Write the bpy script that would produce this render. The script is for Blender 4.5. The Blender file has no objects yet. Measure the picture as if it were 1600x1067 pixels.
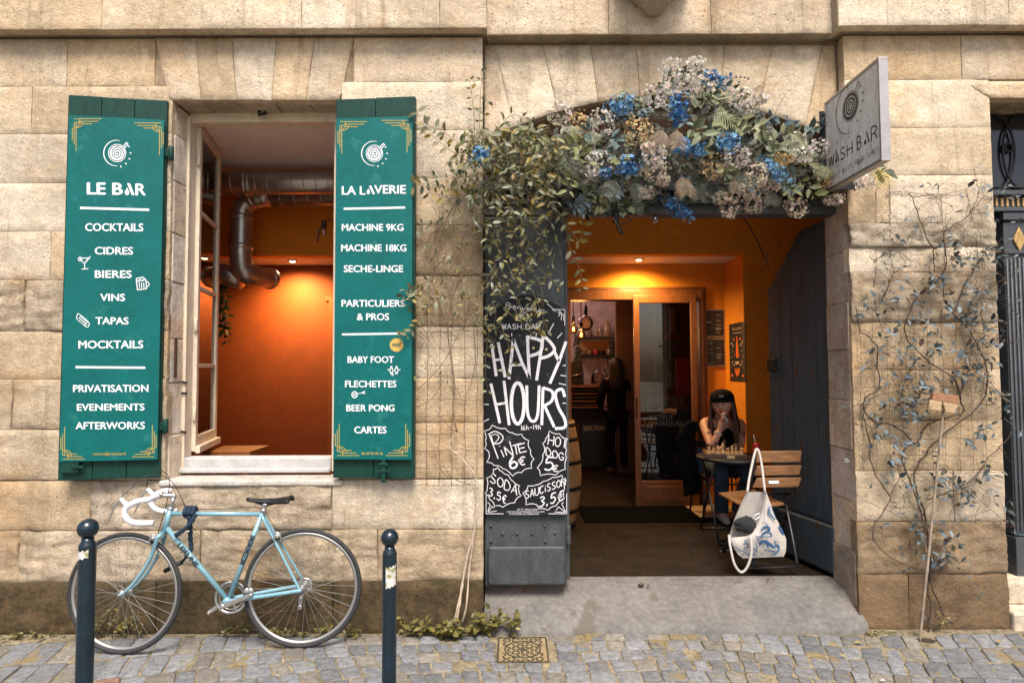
import bpy, bmesh, math, random
import numpy as np
from mathutils import Vector, Matrix, noise
R = math.radians
random.seed(7)
SC = bpy.context.scene
COL = SC.collection

# ---------------------------------------------------------------- camera
PITCH, ROLL, FPX = R(2.5), R(-0.23), 960.0
CAM = Vector((0.0, -3.84, 1.6))
cd = bpy.data.cameras.new('camera')
cd.sensor_width = 36.0
cd.lens = 36.0 * FPX / 1600.0
cd.clip_start, cd.clip_end = 0.05, 300.0
cam = bpy.data.objects.new('camera', cd)
COL.objects.link(cam)
CM = Matrix.Rotation(R(90) + PITCH, 3, 'X') @ Matrix.Rotation(ROLL, 3, 'Z')
cam.matrix_world = Matrix.Translation(CAM) @ CM.to_4x4()
SC.camera = cam

# ---------------------------------------------------------------- world, sun, exposure
SUN_EL, SUN_AZ = R(57), R(170)          # soft overcast light from above and in front of the facade
wd = bpy.data.worlds.new('World'); SC.world = wd; wd.use_nodes = True
wn = wd.node_tree.nodes; wn.clear()
wo = wn.new('ShaderNodeOutputWorld'); bg = wn.new('ShaderNodeBackground'); sk = wn.new('ShaderNodeTexSky')
sk.sky_type = 'NISHITA'; sk.sun_disc = False
sk.sun_elevation = SUN_EL; sk.sun_rotation = SUN_AZ
sk.air_density = 1.0; sk.dust_density = 4.0; sk.ozone_density = 1.0
wd.node_tree.links.new(sk.outputs[0], bg.inputs[0]); bg.inputs[1].default_value = 0.10
wd.node_tree.links.new(bg.outputs[0], wo.inputs[0])
sl = bpy.data.lights.new('sun', 'SUN'); sl.energy = 2.5; sl.angle = R(24); sl.color = (1.0, 0.93, 0.84)
so = bpy.data.objects.new('sun', sl); COL.objects.link(so)
sdir = Vector((math.sin(SUN_AZ) * math.cos(SUN_EL), math.cos(SUN_AZ) * math.cos(SUN_EL), math.sin(SUN_EL)))
so.rotation_euler = (-sdir).to_track_quat('-Z', 'Y').to_euler(); so.location = (0, -8, 12)
SC.view_settings.view_transform = 'Standard'; SC.view_settings.look = 'None'
SC.view_settings.exposure = 1.13; SC.view_settings.gamma = 1.0; SC.view_settings.use_curve_mapping = False
try:
    SC.cycles.max_bounces = 8; SC.cycles.transparent_max_bounces = 16; SC.cycles.use_denoising = True
except Exception:
    pass

# ---------------------------------------------------------------- measuring: photo pixel -> place
def ray(u, v):
    return CM @ Vector(((u - 800) / FPX, (533.5 - v) / FPX, -1.0))
def RP(u, v, o, n):
    d = ray(u, v); n = Vector(n)
    return CAM + d * ((Vector(o) - CAM).dot(n) / d.dot(n))
def W(u, v, Y=0.0):
    return RP(u, v, (0, Y, 0), (0, 1, 0))
def GZ(u, v, z=0.0):
    return RP(u, v, (0, 0, z), (0, 0, 1))
def XP(u, v, X):
    return RP(u, v, (X, 0, 0), (1, 0, 0))
def rnd(a, b):
    return random.uniform(a, b)

# ---------------------------------------------------------------- materials
MATS = {}
def mat(name, col, rough=0.6, metal=0.0, vary=0.0, vscale=8.0, bump=0.0, bscale=60.0, attr=False, spec=None,
        wear=None, wscale=12.0, wth=0.62, emit=None, estr=0.0, coat=0.0, stretch=None, sss=0.0):
    m = bpy.data.materials.new(name); m.use_nodes = True
    nt = m.node_tree; N = nt.nodes; L = nt.links
    p = N['Principled BSDF']
    p.inputs['Roughness'].default_value = rough; p.inputs['Metallic'].default_value = metal
    if spec is not None: p.inputs['Specular IOR Level'].default_value = spec
    if coat: p.inputs['Coat Weight'].default_value = coat
    tc = N.new('ShaderNodeTexCoord'); co = tc.outputs['Object']
    if stretch:
        mp = N.new('ShaderNodeMapping'); mp.inputs['Scale'].default_value = stretch
        L.new(co, mp.inputs[0]); co = mp.outputs[0]
    out = None
    if attr:
        a = N.new('ShaderNodeAttribute'); a.attribute_name = 'Col'; out = a.outputs['Color']
    else:
        c = N.new('ShaderNodeRGB'); c.outputs[0].default_value = (*col, 1); out = c.outputs[0]
    if vary:
        nz = N.new('ShaderNodeTexNoise'); nz.inputs['Scale'].default_value = vscale; nz.inputs['Detail'].default_value = 6
        nz.inputs['Roughness'].default_value = 0.65
        L.new(co, nz.inputs['Vector'])
        mr = N.new('ShaderNodeMapRange'); mr.inputs[1].default_value = 0.3; mr.inputs[2].default_value = 0.7
        mr.inputs[3].default_value = 1 - vary; mr.inputs[4].default_value = 1 + vary
        L.new(nz.outputs['Fac'], mr.inputs[0])
        mx = N.new('ShaderNodeMix'); mx.data_type = 'RGBA'; mx.blend_type = 'MULTIPLY'; mx.inputs['Factor'].default_value = 1
        L.new(out, mx.inputs['A']); L.new(mr.outputs[0], mx.inputs['B']); out = mx.outputs['Result']
        n2 = N.new('ShaderNodeTexNoise'); n2.inputs['Scale'].default_value = vscale * 8; n2.inputs['Detail'].default_value = 5; L.new(co, n2.inputs['Vector'])
        m2 = N.new('ShaderNodeMapRange'); m2.inputs[1].default_value = 0.3; m2.inputs[2].default_value = 0.7; m2.inputs[3].default_value = 1 - vary * .6; m2.inputs[4].default_value = 1 + vary * .6
        L.new(n2.outputs['Fac'], m2.inputs[0])
        x2 = N.new('ShaderNodeMix'); x2.data_type = 'RGBA'; x2.blend_type = 'MULTIPLY'; x2.inputs['Factor'].default_value = 1
        L.new(out, x2.inputs['A']); L.new(m2.outputs[0], x2.inputs['B']); out = x2.outputs['Result']
    if wear is not None:
        nz = N.new('ShaderNodeTexNoise'); nz.inputs['Scale'].default_value = wscale; nz.inputs['Detail'].default_value = 8
        nz.inputs['Roughness'].default_value = 0.7
        L.new(co, nz.inputs['Vector'])
        mr = N.new('ShaderNodeMapRange'); mr.inputs[1].default_value = wth; mr.inputs[2].default_value = wth + 0.05
        L.new(nz.outputs['Fac'], mr.inputs[0])
        mx = N.new('ShaderNodeMix'); mx.data_type = 'RGBA'
        L.new(mr.outputs[0], mx.inputs['Factor']); L.new(out, mx.inputs['A']); mx.inputs['B'].default_value = (*wear, 1)
        out = mx.outputs['Result']
    L.new(out, p.inputs['Base Color'])
    if bump:
        nz = N.new('ShaderNodeTexNoise'); nz.inputs['Scale'].default_value = bscale; nz.inputs['Detail'].default_value = 5
        L.new(co, nz.inputs['Vector'])
        b = N.new('ShaderNodeBump'); b.inputs['Strength'].default_value = bump; b.inputs['Distance'].default_value = 0.01
        L.new(nz.outputs['Fac'], b.inputs['Height']); L.new(b.outputs[0], p.inputs['Normal'])
    if emit:
        p.inputs['Emission Color'].default_value = (*emit, 1); p.inputs['Emission Strength'].default_value = estr
    if sss:
        p.inputs['Subsurface Weight'].default_value = sss; p.inputs['Subsurface Radius'].default_value = (0.02, 0.008, 0.004)
    MATS[name] = m
    return m

def glass_mat(name, tint=(1, 1, 1), mixf=0.06):
    m = bpy.data.materials.new(name); m.use_nodes = True
    N = m.node_tree.nodes; L = m.node_tree.links; N.clear()
    o = N.new('ShaderNodeOutputMaterial'); t = N.new('ShaderNodeBsdfTransparent'); g = N.new('ShaderNodeBsdfGlossy')
    t.inputs[0].default_value = (*tint, 1); g.inputs['Roughness'].default_value = 0.02
    f = N.new('ShaderNodeFresnel'); f.inputs['IOR'].default_value = 1.5
    a = N.new('ShaderNodeMath'); a.operation = 'ADD'; a.inputs[1].default_value = mixf
    x = N.new('ShaderNodeMixShader')
    L.new(f.outputs[0], a.inputs[0]); L.new(a.outputs[0], x.inputs[0]); L.new(t.outputs[0], x.inputs[1]); L.new(g.outputs[0], x.inputs[2])
    L.new(x.outputs[0], o.inputs[0])
    MATS[name] = m
    return m

def stone_mat():
    m = bpy.data.materials.new('limestone'); m.use_nodes = True
    nt = m.node_tree; N = nt.nodes; L = nt.links; p = N['Principled BSDF']
    p.inputs['Roughness'].default_value = 0.92; p.inputs['Specular IOR Level'].default_value = 0.2
    geo = N.new('ShaderNodeNewGeometry'); pos = geo.outputs['Position']
    at = N.new('ShaderNodeAttribute'); at.attribute_name = 'Col'
    def nz(scale, det=6, rough=0.6, vec=pos):
        n = N.new('ShaderNodeTexNoise'); n.inputs['Scale'].default_value = scale; n.inputs['Detail'].default_value = det
        n.inputs['Roughness'].default_value = rough; L.new(vec, n.inputs['Vector']); return n.outputs['Fac']
    def mr(x, a, b, c, d):
        r = N.new('ShaderNodeMapRange'); L.new(x, r.inputs[0])
        for i, k in enumerate((a, b, c, d)): r.inputs[i + 1].default_value = k
        return r.outputs[0]
    def mix(f, a, b, mode='MIX'):
        x = N.new('ShaderNodeMix'); x.data_type = 'RGBA'; x.blend_type = mode
        if isinstance(f, float): x.inputs['Factor'].default_value = f
        else: L.new(f, x.inputs['Factor'])
        for s, v in (('A', a), ('B', b)):
            if isinstance(v, tuple): x.inputs[s].default_value = (*v, 1)
            else: L.new(v, x.inputs[s])
        return x.outputs['Result']
    c = mix(1.0, at.outputs['Color'], mr(nz(2.6, 8, 0.7), 0.3, 0.7, 0.78, 1.20), 'MULTIPLY')
    c = mix(1.0, c, mr(nz(9, 7, 0.75), 0.3, 0.7, 0.80, 1.18), 'MULTIPLY')
    c = mix(1.0, c, mr(nz(28, 6, 0.75), 0.3, 0.7, 0.78, 1.20), 'MULTIPLY')
    c = mix(1.0, c, mr(nz(85, 4, 0.7), 0.3, 0.7, 0.84, 1.14), 'MULTIPLY')
    c = mix(mr(nz(1.1, 5, 0.6), 0.46, 0.66, 0.0, 0.9), c, (1.22, 1.27, 1.36), 'MULTIPLY')       # pale washed patches
    c = mix(mr(nz(1.7, 6, 0.65), 0.53, 0.70, 0.0, 0.8), c, (0.92, 0.72, 0.50), 'MULTIPLY')      # ochre patches
    # vertical rain streaks
    mp = N.new('ShaderNodeMapping'); mp.inputs['Scale'].default_value = (7, 7, 0.7); L.new(pos, mp.inputs[0])
    c = mix(mr(nz(1.3, 6, 0.7, mp.outputs[0]), 0.55, 0.74, 0.0, 0.60), c, (0.18, 0.125, 0.075))
    # pits
    vo = N.new('ShaderNodeTexVoronoi'); vo.inputs['Scale'].default_value = 62; vo.inputs['Randomness'].default_value = 1.0
    wn_ = N.new('ShaderNodeTexNoise'); wn_.inputs['Scale'].default_value = 26; wn_.inputs['Detail'].default_value = 4; L.new(pos, wn_.inputs['Vector'])
    wv = N.new('ShaderNodeVectorMath'); wv.operation = 'MULTIPLY_ADD'; wv.inputs[1].default_value = (.045, .045, .03); L.new(wn_.outputs['Color'], wv.inputs[0]); L.new(pos, wv.inputs[2])
    L.new(wv.outputs[0], vo.inputs['Vector'])
    vcol = N.new('ShaderNodeSeparateColor'); L.new(vo.outputs['Color'], vcol.inputs[0])
    pitsize = mr(vcol.outputs[0], 0.35, 1.0, 0.0, 0.34)
    gt = N.new('ShaderNodeMath'); gt.operation = 'LESS_THAN'; L.new(vo.outputs['Distance'], gt.inputs[0]); L.new(pitsize, gt.inputs[1])
    msk = N.new('ShaderNodeMath'); msk.operation = 'MULTIPLY'; L.new(gt.outputs[0], msk.inputs[0])
    L.new(mr(nz(2.2, 4, 0.6), 0.44, 0.60, 0.0, 1.0), msk.inputs[1])
    c = mix(mr(msk.outputs[0], 0, 1, 0, 0.72), c, (0.11, 0.07, 0.04))
    dr = N.new('ShaderNodeMath'); dr.operation = 'MULTIPLY'; L.new(mr(nz(14, 8, 0.78), 0.46, 0.62, 0.0, 0.75), dr.inputs[0]); L.new(at.outputs['Alpha'], dr.inputs[1])
    c = mix(dr.outputs[0], c, (0.20, 0.125, 0.062))
    L.new(c, p.inputs['Base Color'])
    # bump: grain + larger pocks - pits
    h1 = nz(90, 4, 0.6); h2 = nz(17, 7, 0.7)
    a1 = N.new('ShaderNodeMath'); a1.operation = 'MULTIPLY_ADD'; L.new(h1, a1.inputs[0]); a1.inputs[1].default_value = 0.25; L.new(h2, a1.inputs[2])
    a2 = N.new('ShaderNodeMath'); a2.operation = 'MULTIPLY_ADD'; L.new(msk.outputs[0], a2.inputs[0]); a2.inputs[1].default_value = -0.55; L.new(a1.outputs[0], a2.inputs[2])
    b = N.new('ShaderNodeBump'); b.inputs['Strength'].default_value = 0.85; b.inputs['Distance'].default_value = 0.012
    rg = N.new('ShaderNodeMath'); rg.operation = 'MULTIPLY'; L.new(nz(34, 9, 0.82), rg.inputs[0]); L.new(at.outputs['Alpha'], rg.inputs[1])
    a3 = N.new('ShaderNodeMath'); a3.operation = 'MULTIPLY_ADD'; L.new(rg.outputs[0], a3.inputs[0]); a3.inputs[1].default_value = 3.2; L.new(a2.outputs[0], a3.inputs[2])
    L.new(a3.outputs[0], b.inputs['Height']); L.new(b.outputs[0], p.inputs['Normal'])
    MATS['limestone'] = m
    return m

# ---------------------------------------------------------------- mesh builder
class MB:
    def __init__(s): s.v = []; s.f = []; s.m = []; s.c = []; s.sm = []
    def add(s, vs, fs, mi=0, col=(1, 1, 1), smooth=False):
        o = len(s.v); s.v.extend(tuple(v) for v in vs)
        for f in fs:
            s.f.append(tuple(i + o for i in f)); s.m.append(mi); s.c.append(col); s.sm.append(smooth)
        return s
    def box(s, x0, x1, y0, y1, z0, z1, mi=0, col=(1, 1, 1)):
        v = [(x, y, z) for x in (x0, x1) for y in (y0, y1) for z in (z0, z1)]
        return s.add(v, [(0, 1, 3, 2), (4, 6, 7, 5), (0, 4, 5, 1), (2, 3, 7, 6), (0, 2, 6, 4), (1, 5, 7, 3)], mi, col)
    def obox(s, c, u, v, w, mi=0, col=(1, 1, 1)):
        c, u, v, w = Vector(c), Vector(u), Vector(v), Vector(w)
        p = [c + a * u + b * v + d * w for a in (-1, 1) for b in (-1, 1) for d in (-1, 1)]
        return s.add(p, [(0, 1, 3, 2), (4, 6, 7, 5), (0, 4, 5, 1), (2, 3, 7, 6), (0, 2, 6, 4), (1, 5, 7, 3)], mi, col)
    def prism(s, front, off, mi=0, col=(1, 1, 1)):
        """polygon `front` pushed by vector off"""
        n = len(front); off = Vector(off); front = [Vector(p) for p in front]
        vs = front + [p + off for p in front]
        fs = [tuple(range(n)), tuple(range(2 * n - 1, n - 1, -1))] + [(i, i + n, (i + 1) % n + n, (i + 1) % n) for i in range(n)]
        return s.add(vs, fs, mi, col)
    def bar(s, a, b, w, h, up=(0, 0, 1), mi=0, col=(1, 1, 1)):
        a, b = Vector(a), Vector(b); d = (b - a); l = d.length; d = d / l
        x = d.cross(Vector(up));
        if x.length < 1e-4: x = d.cross(Vector((1, 0, 0)))
        x.normalize(); y = x.cross(d)
        return s.obox((a + b) / 2, d * l / 2, x * w / 2, y * h / 2, mi, col)
    def tube(s, pts, r, n=8, mi=0, col=(1, 1, 1), closed=False, caps=True):
        pts = [Vector(p) for p in pts]; k = len(pts)
        rs = r if isinstance(r, (list, tuple)) else [r] * k
        rings = []; ref = None
        for i, p in enumerate(pts):
            if closed: t = pts[(i + 1) % k] - pts[i - 1]
            else: t = pts[min(i + 1, k - 1)] - pts[max(i - 1, 0)]
            if t.length < 1e-9: t = Vector((0, 0, 1))
            t.normalize()
            if ref is None:
                ref = Vector((0, 0, 1)) if abs(t.z) < 0.9 else Vector((1, 0, 0))
                ref = (ref - t * ref.dot(t)).normalized()
            else:
                q = ref - t * ref.dot(t)
                if q.length > 1e-6: ref = q.normalized()
            bi = t.cross(ref)
            rings.append([p + (ref * math.cos(a) + bi * math.sin(a)) * rs[i] for a in (2 * math.pi * j / n for j in range(n))])
        vs = [v for rg in rings for v in rg]; fs = []
        for i in range(k if closed else k - 1):
            i2 = (i + 1) % k
            for j in range(n): fs.append((i * n + j, i * n + (j + 1) % n, i2 * n + (j + 1) % n, i2 * n + j))
        if caps and not closed:
            fs += [tuple(range(n - 1, -1, -1)), tuple(range((k - 1) * n, k * n))]
        return s.add(vs, fs, mi, col, True)
    def lathe(s, prof, c=(0, 0, 0), ax=(0, 0, 1), n=24, mi=0, col=(1, 1, 1), smooth=True, ring=False):
        c, ax = Vector(c), Vector(ax).normalized()
        x = ax.orthogonal().normalized(); y = ax.cross(x); vs = []; fs = []
        for (r, z) in prof:
            for j in range(n):
                a = 2 * math.pi * j / n
                vs.append(c + ax * z + (x * math.cos(a) + y * math.sin(a)) * r)
        for i in range(len(prof) - 1):
            for j in range(n):
                fs.append((i * n + j, i * n + (j + 1) % n, (i + 1) * n + (j + 1) % n, (i + 1) * n + j))
        if ring:
            k = len(prof) - 1
            for j in range(n): fs.append((k * n + j, k * n + (j + 1) % n, (j + 1) % n, j))
            return s.add(vs, fs, mi, col, smooth)
        if prof[0][0] > 1e-5: fs.append(tuple(range(n - 1, -1, -1)))
        if prof[-1][0] > 1e-5: fs.append(tuple(range((len(prof) - 1) * n, len(prof) * n)))
        return s.add(vs, fs, mi, col, smooth)
    def ball(s, c, r, n=12, mi=0, col=(1, 1, 1), sq=(1, 1, 1)):
        c = Vector(c); k = max(4, n // 2); vs = []; fs = []
        for i in range(k + 1):
            t = math.pi * i / k
            for j in range(n):
                a = 2 * math.pi * j / n
                vs.append((c.x + r * sq[0] * math.sin(t) * math.cos(a), c.y + r * sq[1] * math.sin(t) * math.sin(a), c.z + r * sq[2] * math.cos(t)))
        for i in range(k):
            for j in range(n): fs.append((i * n + j, (i + 1) * n + j, (i + 1) * n + (j + 1) % n, i * n + (j + 1) % n))
        return s.add(vs, fs, mi, col, True)
    def leaf(s, p, d, up, L, wd, col, mi=0, fold=0.25, curl=0.15):
        p, d, up = Vector(p), Vector(d).normalized(), Vector(up)
        x = d.cross(up)
        if x.length < 1e-4: x = d.orthogonal()
        x.normalize(); n = x.cross(d)
        q = lambda t, w, h: p + d * (L * t) + x * (wd * w) + n * (L * h)
        vs = [q(0, 0, 0), q(.3, .42, fold * .2), q(.32, 0, -.02), q(.3, -.42, fold * .2), q(.65, .4, fold * .2 - curl * .4), q(.67, 0, -curl * .5),
              q(.65, -.4, fold * .2 - curl * .4), q(1, 0, -curl)]
        return s.add(vs, [(0, 2, 1), (0, 3, 2), (1, 2, 5, 4), (2, 3, 6, 5), (4, 5, 7), (5, 6, 7)], mi, col, True)
    def build(s, name, mats, parent=None, bevel=0.0, seg=2, smooth=None):
        me = bpy.data.meshes.new(name)
        me.from_pydata(s.v, [], s.f)
        for m in (mats if isinstance(mats, (list, tuple)) else [mats]): me.materials.append(m)
        me.polygons.foreach_set('material_index', s.m)
        me.polygons.foreach_set('use_smooth', [bool(x) if smooth is None else smooth for x in s.sm])
        if any(c != (1, 1, 1) for c in s.c):
            ca = me.color_attributes.new('Col', 'FLOAT_COLOR', 'CORNER')
            cs = np.array([(*c, 0.0) if len(c) == 3 else c for c in s.c], dtype=np.float32)
            lt = np.empty(len(me.polygons), dtype=np.int32); me.polygons.foreach_get('loop_total', lt)
            ca.data.foreach_set('color', np.repeat(cs, lt, axis=0).ravel())
        me.update()
        o = bpy.data.objects.new(name, me); COL.objects.link(o)
        if bevel:
            b = o.modifiers.new('bevel', 'BEVEL'); b.width = bevel; b.segments = seg; b.limit_method = 'ANGLE'; b.angle_limit = R(40)
        if parent is not None: attach(o, parent)
        return o

def wpos(o):
    p = Vector(o.location)
    return p if o.parent is None else (wpos(o.parent) + o.matrix_parent_inverse.translation + p)
def attach(o, parent):
    o.parent = parent
    o.matrix_parent_inverse = Matrix.Translation(-wpos(parent))
def tag(o, label=None, cat=None, group=None, kind=None):
    if label: o['label'] = label
    if cat: o['category'] = cat
    if group: o['group'] = group
    if kind: o['kind'] = kind
    return o
def thing(name, label, cat, loc=(0, 0, 0), group=None):
    o = bpy.data.objects.new(name, None); COL.objects.link(o)
    o.location = loc; o.empty_display_size = 0.1
    return tag(o, label, cat, group)
def dup(root, loc, label=None):
    """copy of a thing with copies of its parts and sub-parts"""
    r = root.copy(); COL.objects.link(r); r.location = loc
    if label: r['label'] = label
    for ch in list(root.children):
        c = ch.copy(); COL.objects.link(c); c.parent = r
        for g in list(ch.children):
            d = g.copy(); COL.objects.link(d); d.parent = c
    return r

def bez(pts, n=8):
    """Catmull-Rom through pts"""
    P = [Vector(p) for p in pts]; out = []
    for i in range(len(P) - 1):
        a = P[i - 1] if i else P[0] * 2 - P[1]; b, c = P[i], P[i + 1]; d = P[i + 2] if i + 2 < len(P) else P[-1] * 2 - P[-2]
        for k in range(n):
            t = k / n
            out.append(0.5 * ((2 * b) + (c - a) * t + (2 * a - 5 * b + 4 * c - d) * t * t + (3 * b - a - 3 * c + d) * t ** 3))
    out.append(P[-1]); return out

# text geometry from Blender's built-in font: [(x,y)], faces
_tc = {}
def text_geo(s, off=0.0, space=1.0):
    k = (s, off, space)
    if k in _tc: return _tc[k]
    cu = bpy.data.curves.new('t', 'FONT'); cu.body = s; cu.offset = off; cu.space_character = space; cu.resolution_u = 3
    ob = bpy.data.objects.new('t', cu); COL.objects.link(ob)
    dg = bpy.context.evaluated_depsgraph_get()
    me = bpy.data.meshes.new_from_object(ob.evaluated_get(dg))
    vs = [(v.co.x, v.co.y) for v in me.vertices]; fs = [tuple(p.vertices) for p in me.polygons]
    bpy.data.objects.remove(ob); bpy.data.curves.remove(cu); bpy.data.meshes.remove(me)
    _tc[k] = (vs, fs); return vs, fs
class Plane:
    """a flat face to write on; o any point on it, n its outward normal; photo pixels are carried onto it"""
    def __init__(s, o, n, lift=0.0012):
        s.o = Vector(o); s.n = Vector(n).normalized(); s.lift = lift
    def at(s, u, v, k=1.0): return RP(u, v, s.o + s.n * s.lift * k, s.n)
def put_text(mb, pl, s, x0, y0, x1, y1, mi, off=0.0, space=1.0, slope=0.0, k=1.0, x2=None):
    """text stretched so its ink fills the photo box; slope = dy/dx of the line"""
    vs, fs = text_geo(s, 0.0, space)
    if not vs: return
    ax = min(v[0] for v in vs); bx = max(v[0] for v in vs); ay = min(v[1] for v in vs); by = max(v[1] for v in vs)
    ax -= off; bx += off; ay -= off * .6; by += off * .6
    for i, (sx, sy) in enumerate(((-1, 0), (1, 0), (0, 1), (0, -1), (0, 0)) if off > .012 else ((0, 0),)):
        out = []
        for (x, y) in vs:
            tx = (x + sx * off - ax) / (bx - ax); ty = (y + sy * off * .6 - ay) / (by - ay)
            u = x0 + tx * (x1 - x0)
            out.append(pl.at(u, y1 + (y0 - y1) * ty + slope * (u - (x0 + x1) / 2), k + .12 * i))
        mb.add(out, fs, mi)
def put_poly(mb, pl, pts, mi, k=1.0):
    mb.add([pl.at(x, y, k) for x, y in pts], [tuple(range(len(pts)))], mi)
def put_line(mb, pl, pts, w, mi, k=1.0, closed=False, taper=False):
    """a stroke of width w (photo pixels) along pts"""
    P = [Vector((x, y)) for x, y in pts]; n = len(P); A = []; B = []
    if not closed and n > 2:                          # at a sharp bend begin a new stroke, a hair higher
        for i in range(1, n - 1):
            a, b = P[i] - P[i - 1], P[i + 1] - P[i]
            if a.length > 1e-9 and b.length > 1e-9 and a.angle(b) > 0.75:
                e = a.normalized() * w * .35; f = b.normalized() * w * .35
                put_line(mb, pl, [tuple(q) for q in P[:i]] + [tuple(P[i] + e)], w, mi, k)
                put_line(mb, pl, [tuple(P[i] - f)] + [tuple(q) for q in P[i + 1:]], w, mi, k + .15)
                return
    for i in range(n):
        if closed: t = P[(i + 1) % n] - P[i - 1]
        else: t = P[min(i + 1, n - 1)] - P[max(i - 1, 0)]
        if t.length < 1e-9: t = Vector((1, 0))
        t.normalize(); h = Vector((-t.y, t.x)) * w / 2
        if taper: h *= 0.35 + 0.65 * math.sin(math.pi * min(1, max(0, (i + .5) / n)))
        A.append(P[i] + h); B.append(P[i] - h)
    vs = [pl.at(p.x, p.y, k) for p in A] + [pl.at(p.x, p.y, k) for p in B]
    fs = [(i, (i + 1) % n, n + (i + 1) % n, n + i) for i in range(n if closed else n - 1)]
    mb.add(vs, fs, mi)
def arc(cx, cy, rx, ry, a0, a1, n=16):
    return [(cx + rx * math.cos(R(a0 + (a1 - a0) * i / n)), cy + ry * math.sin(R(a0 + (a1 - a0) * i / n))) for i in range(n + 1)]
def crv(pts, n=6):
    return [(p.x, p.y) for p in bez([(x, y, 0) for x, y in pts], n)]

# single-stroke letters in a unit box (y up)
SF = {
 'A': [[(0, 0), (.5, 1), (1, 0)], [(.2, .36), (.8, .36)]], 'B': [[(0, 0), (0, 1), (.6, 1), (.85, .8), (.6, .55), (0, .53)], [(.6, .55), (1, .3), (.7, 0), (0, 0)]],
 'C': [[(.95, .85), (.55, 1), (.1, .75), (0, .4), (.25, .05), (.6, 0), (.95, .15)]], 'D': [[(0, 0), (0, 1), (.55, .95), (.95, .6), (.85, .2), (.5, 0), (0, 0)]],
 'E': [[(.95, 1), (0, 1), (0, 0), (.95, 0)], [(0, .52), (.8, .52)]], 'G': [[(.95, .82), (.55, 1), (.1, .75), (0, .4), (.3, .03), (.75, .05), (.95, .42), (.55, .42)]],
 'H': [[(0, 0), (0, 1)], [(1, 0), (1, 1)], [(0, .5), (1, .5)]], 'I': [[(.5, 0), (.5, 1)]], 'J': [[(.8, 1), (.8, .25), (.5, 0), (.1, .15)]],
 'L': [[(0, 1), (0, 0), (.9, 0)]], 'M': [[(0, 0), (.1, 1), (.5, .35), (.9, 1), (1, 0)]], 'N': [[(0, 0), (0, 1), (1, 0), (1, 1)]],
 'O': [[(.5, 1), (.12, .8), (0, .5), (.12, .18), (.5, 0), (.88, .18), (1, .5), (.88, .8), (.5, 1)]], 'P': [[(0, 0), (0, 1), (.65, 1), (.95, .75), (.65, .48), (0, .45)]],
 'R': [[(0, 0), (0, 1), (.65, 1), (.95, .77), (.65, .52), (0, .5)], [(.5, .5), (1, 0)]], 'S': [[(.9, .88), (.5, 1), (.12, .82), (.25, .58), (.75, .42), (.9, .18), (.5, 0), (.05, .12)]],
 'T': [[(0, 1), (1, 1)], [(.5, 1), (.5, 0)]], 'U': [[(0, 1), (0, .3), (.3, 0), (.7, 0), (1, .3), (1, 1)]], 'W': [[(0, 1), (.25, 0), (.5, .8), (.75, 0), (1, 1)]],
 'V': [[(0, 1), (.5, 0), (1, 1)]], 'Y': [[(0, 1), (.5, .5), (1, 1)], [(.5, .5), (.5, 0)]], 'Z': [[(0, 1), (1, 1), (0, 0), (1, 0)]],
 '1': [[(.2, .8), (.55, 1), (.55, 0)]], '3': [[(.1, .9), (.5, 1), (.85, .78), (.45, .55), (.9, .3), (.5, 0), (.05, .1)]],
 '5': [[(.9, 1), (.25, 1), (.15, .58), (.6, .62), (.9, .32), (.55, 0), (.05, .08)]], '6': [[(.8, 1), (.3, .7), (.05, .3), (.4, 0), (.85, .2), (.6, .5), (.1, .35)]],
 '9': [[(.85, .65), (.5, .45), (.15, .7), (.5, 1), (.85, .7), (.7, 0)]], '\u20ac': [[(.95, .9), (.6, 1), (.3, .75), (.25, .3), (.55, 0), (.95, .1)], [(0, .6), (.75, .62)], [(0, .38), (.7, .4)]],
 ',': [[(.5, .1), (.3, -.15)]], '-': [[(.05, .5), (.95, .5)]], 'i': [[(.5, 0), (.5, .6)], [(.5, .8), (.52, .88)]], 'e': [[(.1, .3), (.85, .35), (.5, .62), (.1, .3), (.5, 0), (.95, .12)]],
 'n': [[(.1, 0), (.15, .6), (.2, .3), (.55, .6), (.75, .4), (.85, 0)]], 'v': [[(.05, .6), (.45, 0), (.9, .6)]], 'u': [[(.1, .6), (.15, .1), (.5, 0), (.8, .3), (.85, .6), (.9, 0)]],
 'h': [[(.1, 0), (.15, 1), (.15, .4), (.55, .6), (.8, .35), (.85, 0)]], "'": [[(.5, 1), (.4, .75)]], '!': [[(.5, 1), (.5, .3)], [(.5, .08), (.5, 0)]],
}
def put_stroke(mb, pl, s, x0, y0, x1, y1, w, mi, slope=0.0, gap=0.28, k=1.0, smooth=True, lean=0.0, grow=1.0):
    """single-stroke text inside the photo box (x0,y0)-(x1,y1): y0 top, y1 foot"""
    wd = [(.35 if ch in "Ii1,'!" else .6 if ch in ' ' else 1.0) for ch in s]
    tot = sum(wd) + gap * (len(s) - 1); un = (x1 - x0) / tot; x = x0
    for ch, cw in zip(s, wd):
        h = (y1 - y0)
        for st in SF.get(ch, []):
            pts = []
            for (a, b) in st:
                u = x + a * un * cw + lean * b * h
                pts.append((u, y1 - b * h + slope * (u - x0)))
            if smooth and len(pts) > 3 and ch in 'BCDGOPRSUJ3569\u20aceuhn': pts = crv(pts, 3)
            put_line(mb, pl, pts, w, mi, k)
        x += (cw + gap) * un
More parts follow.
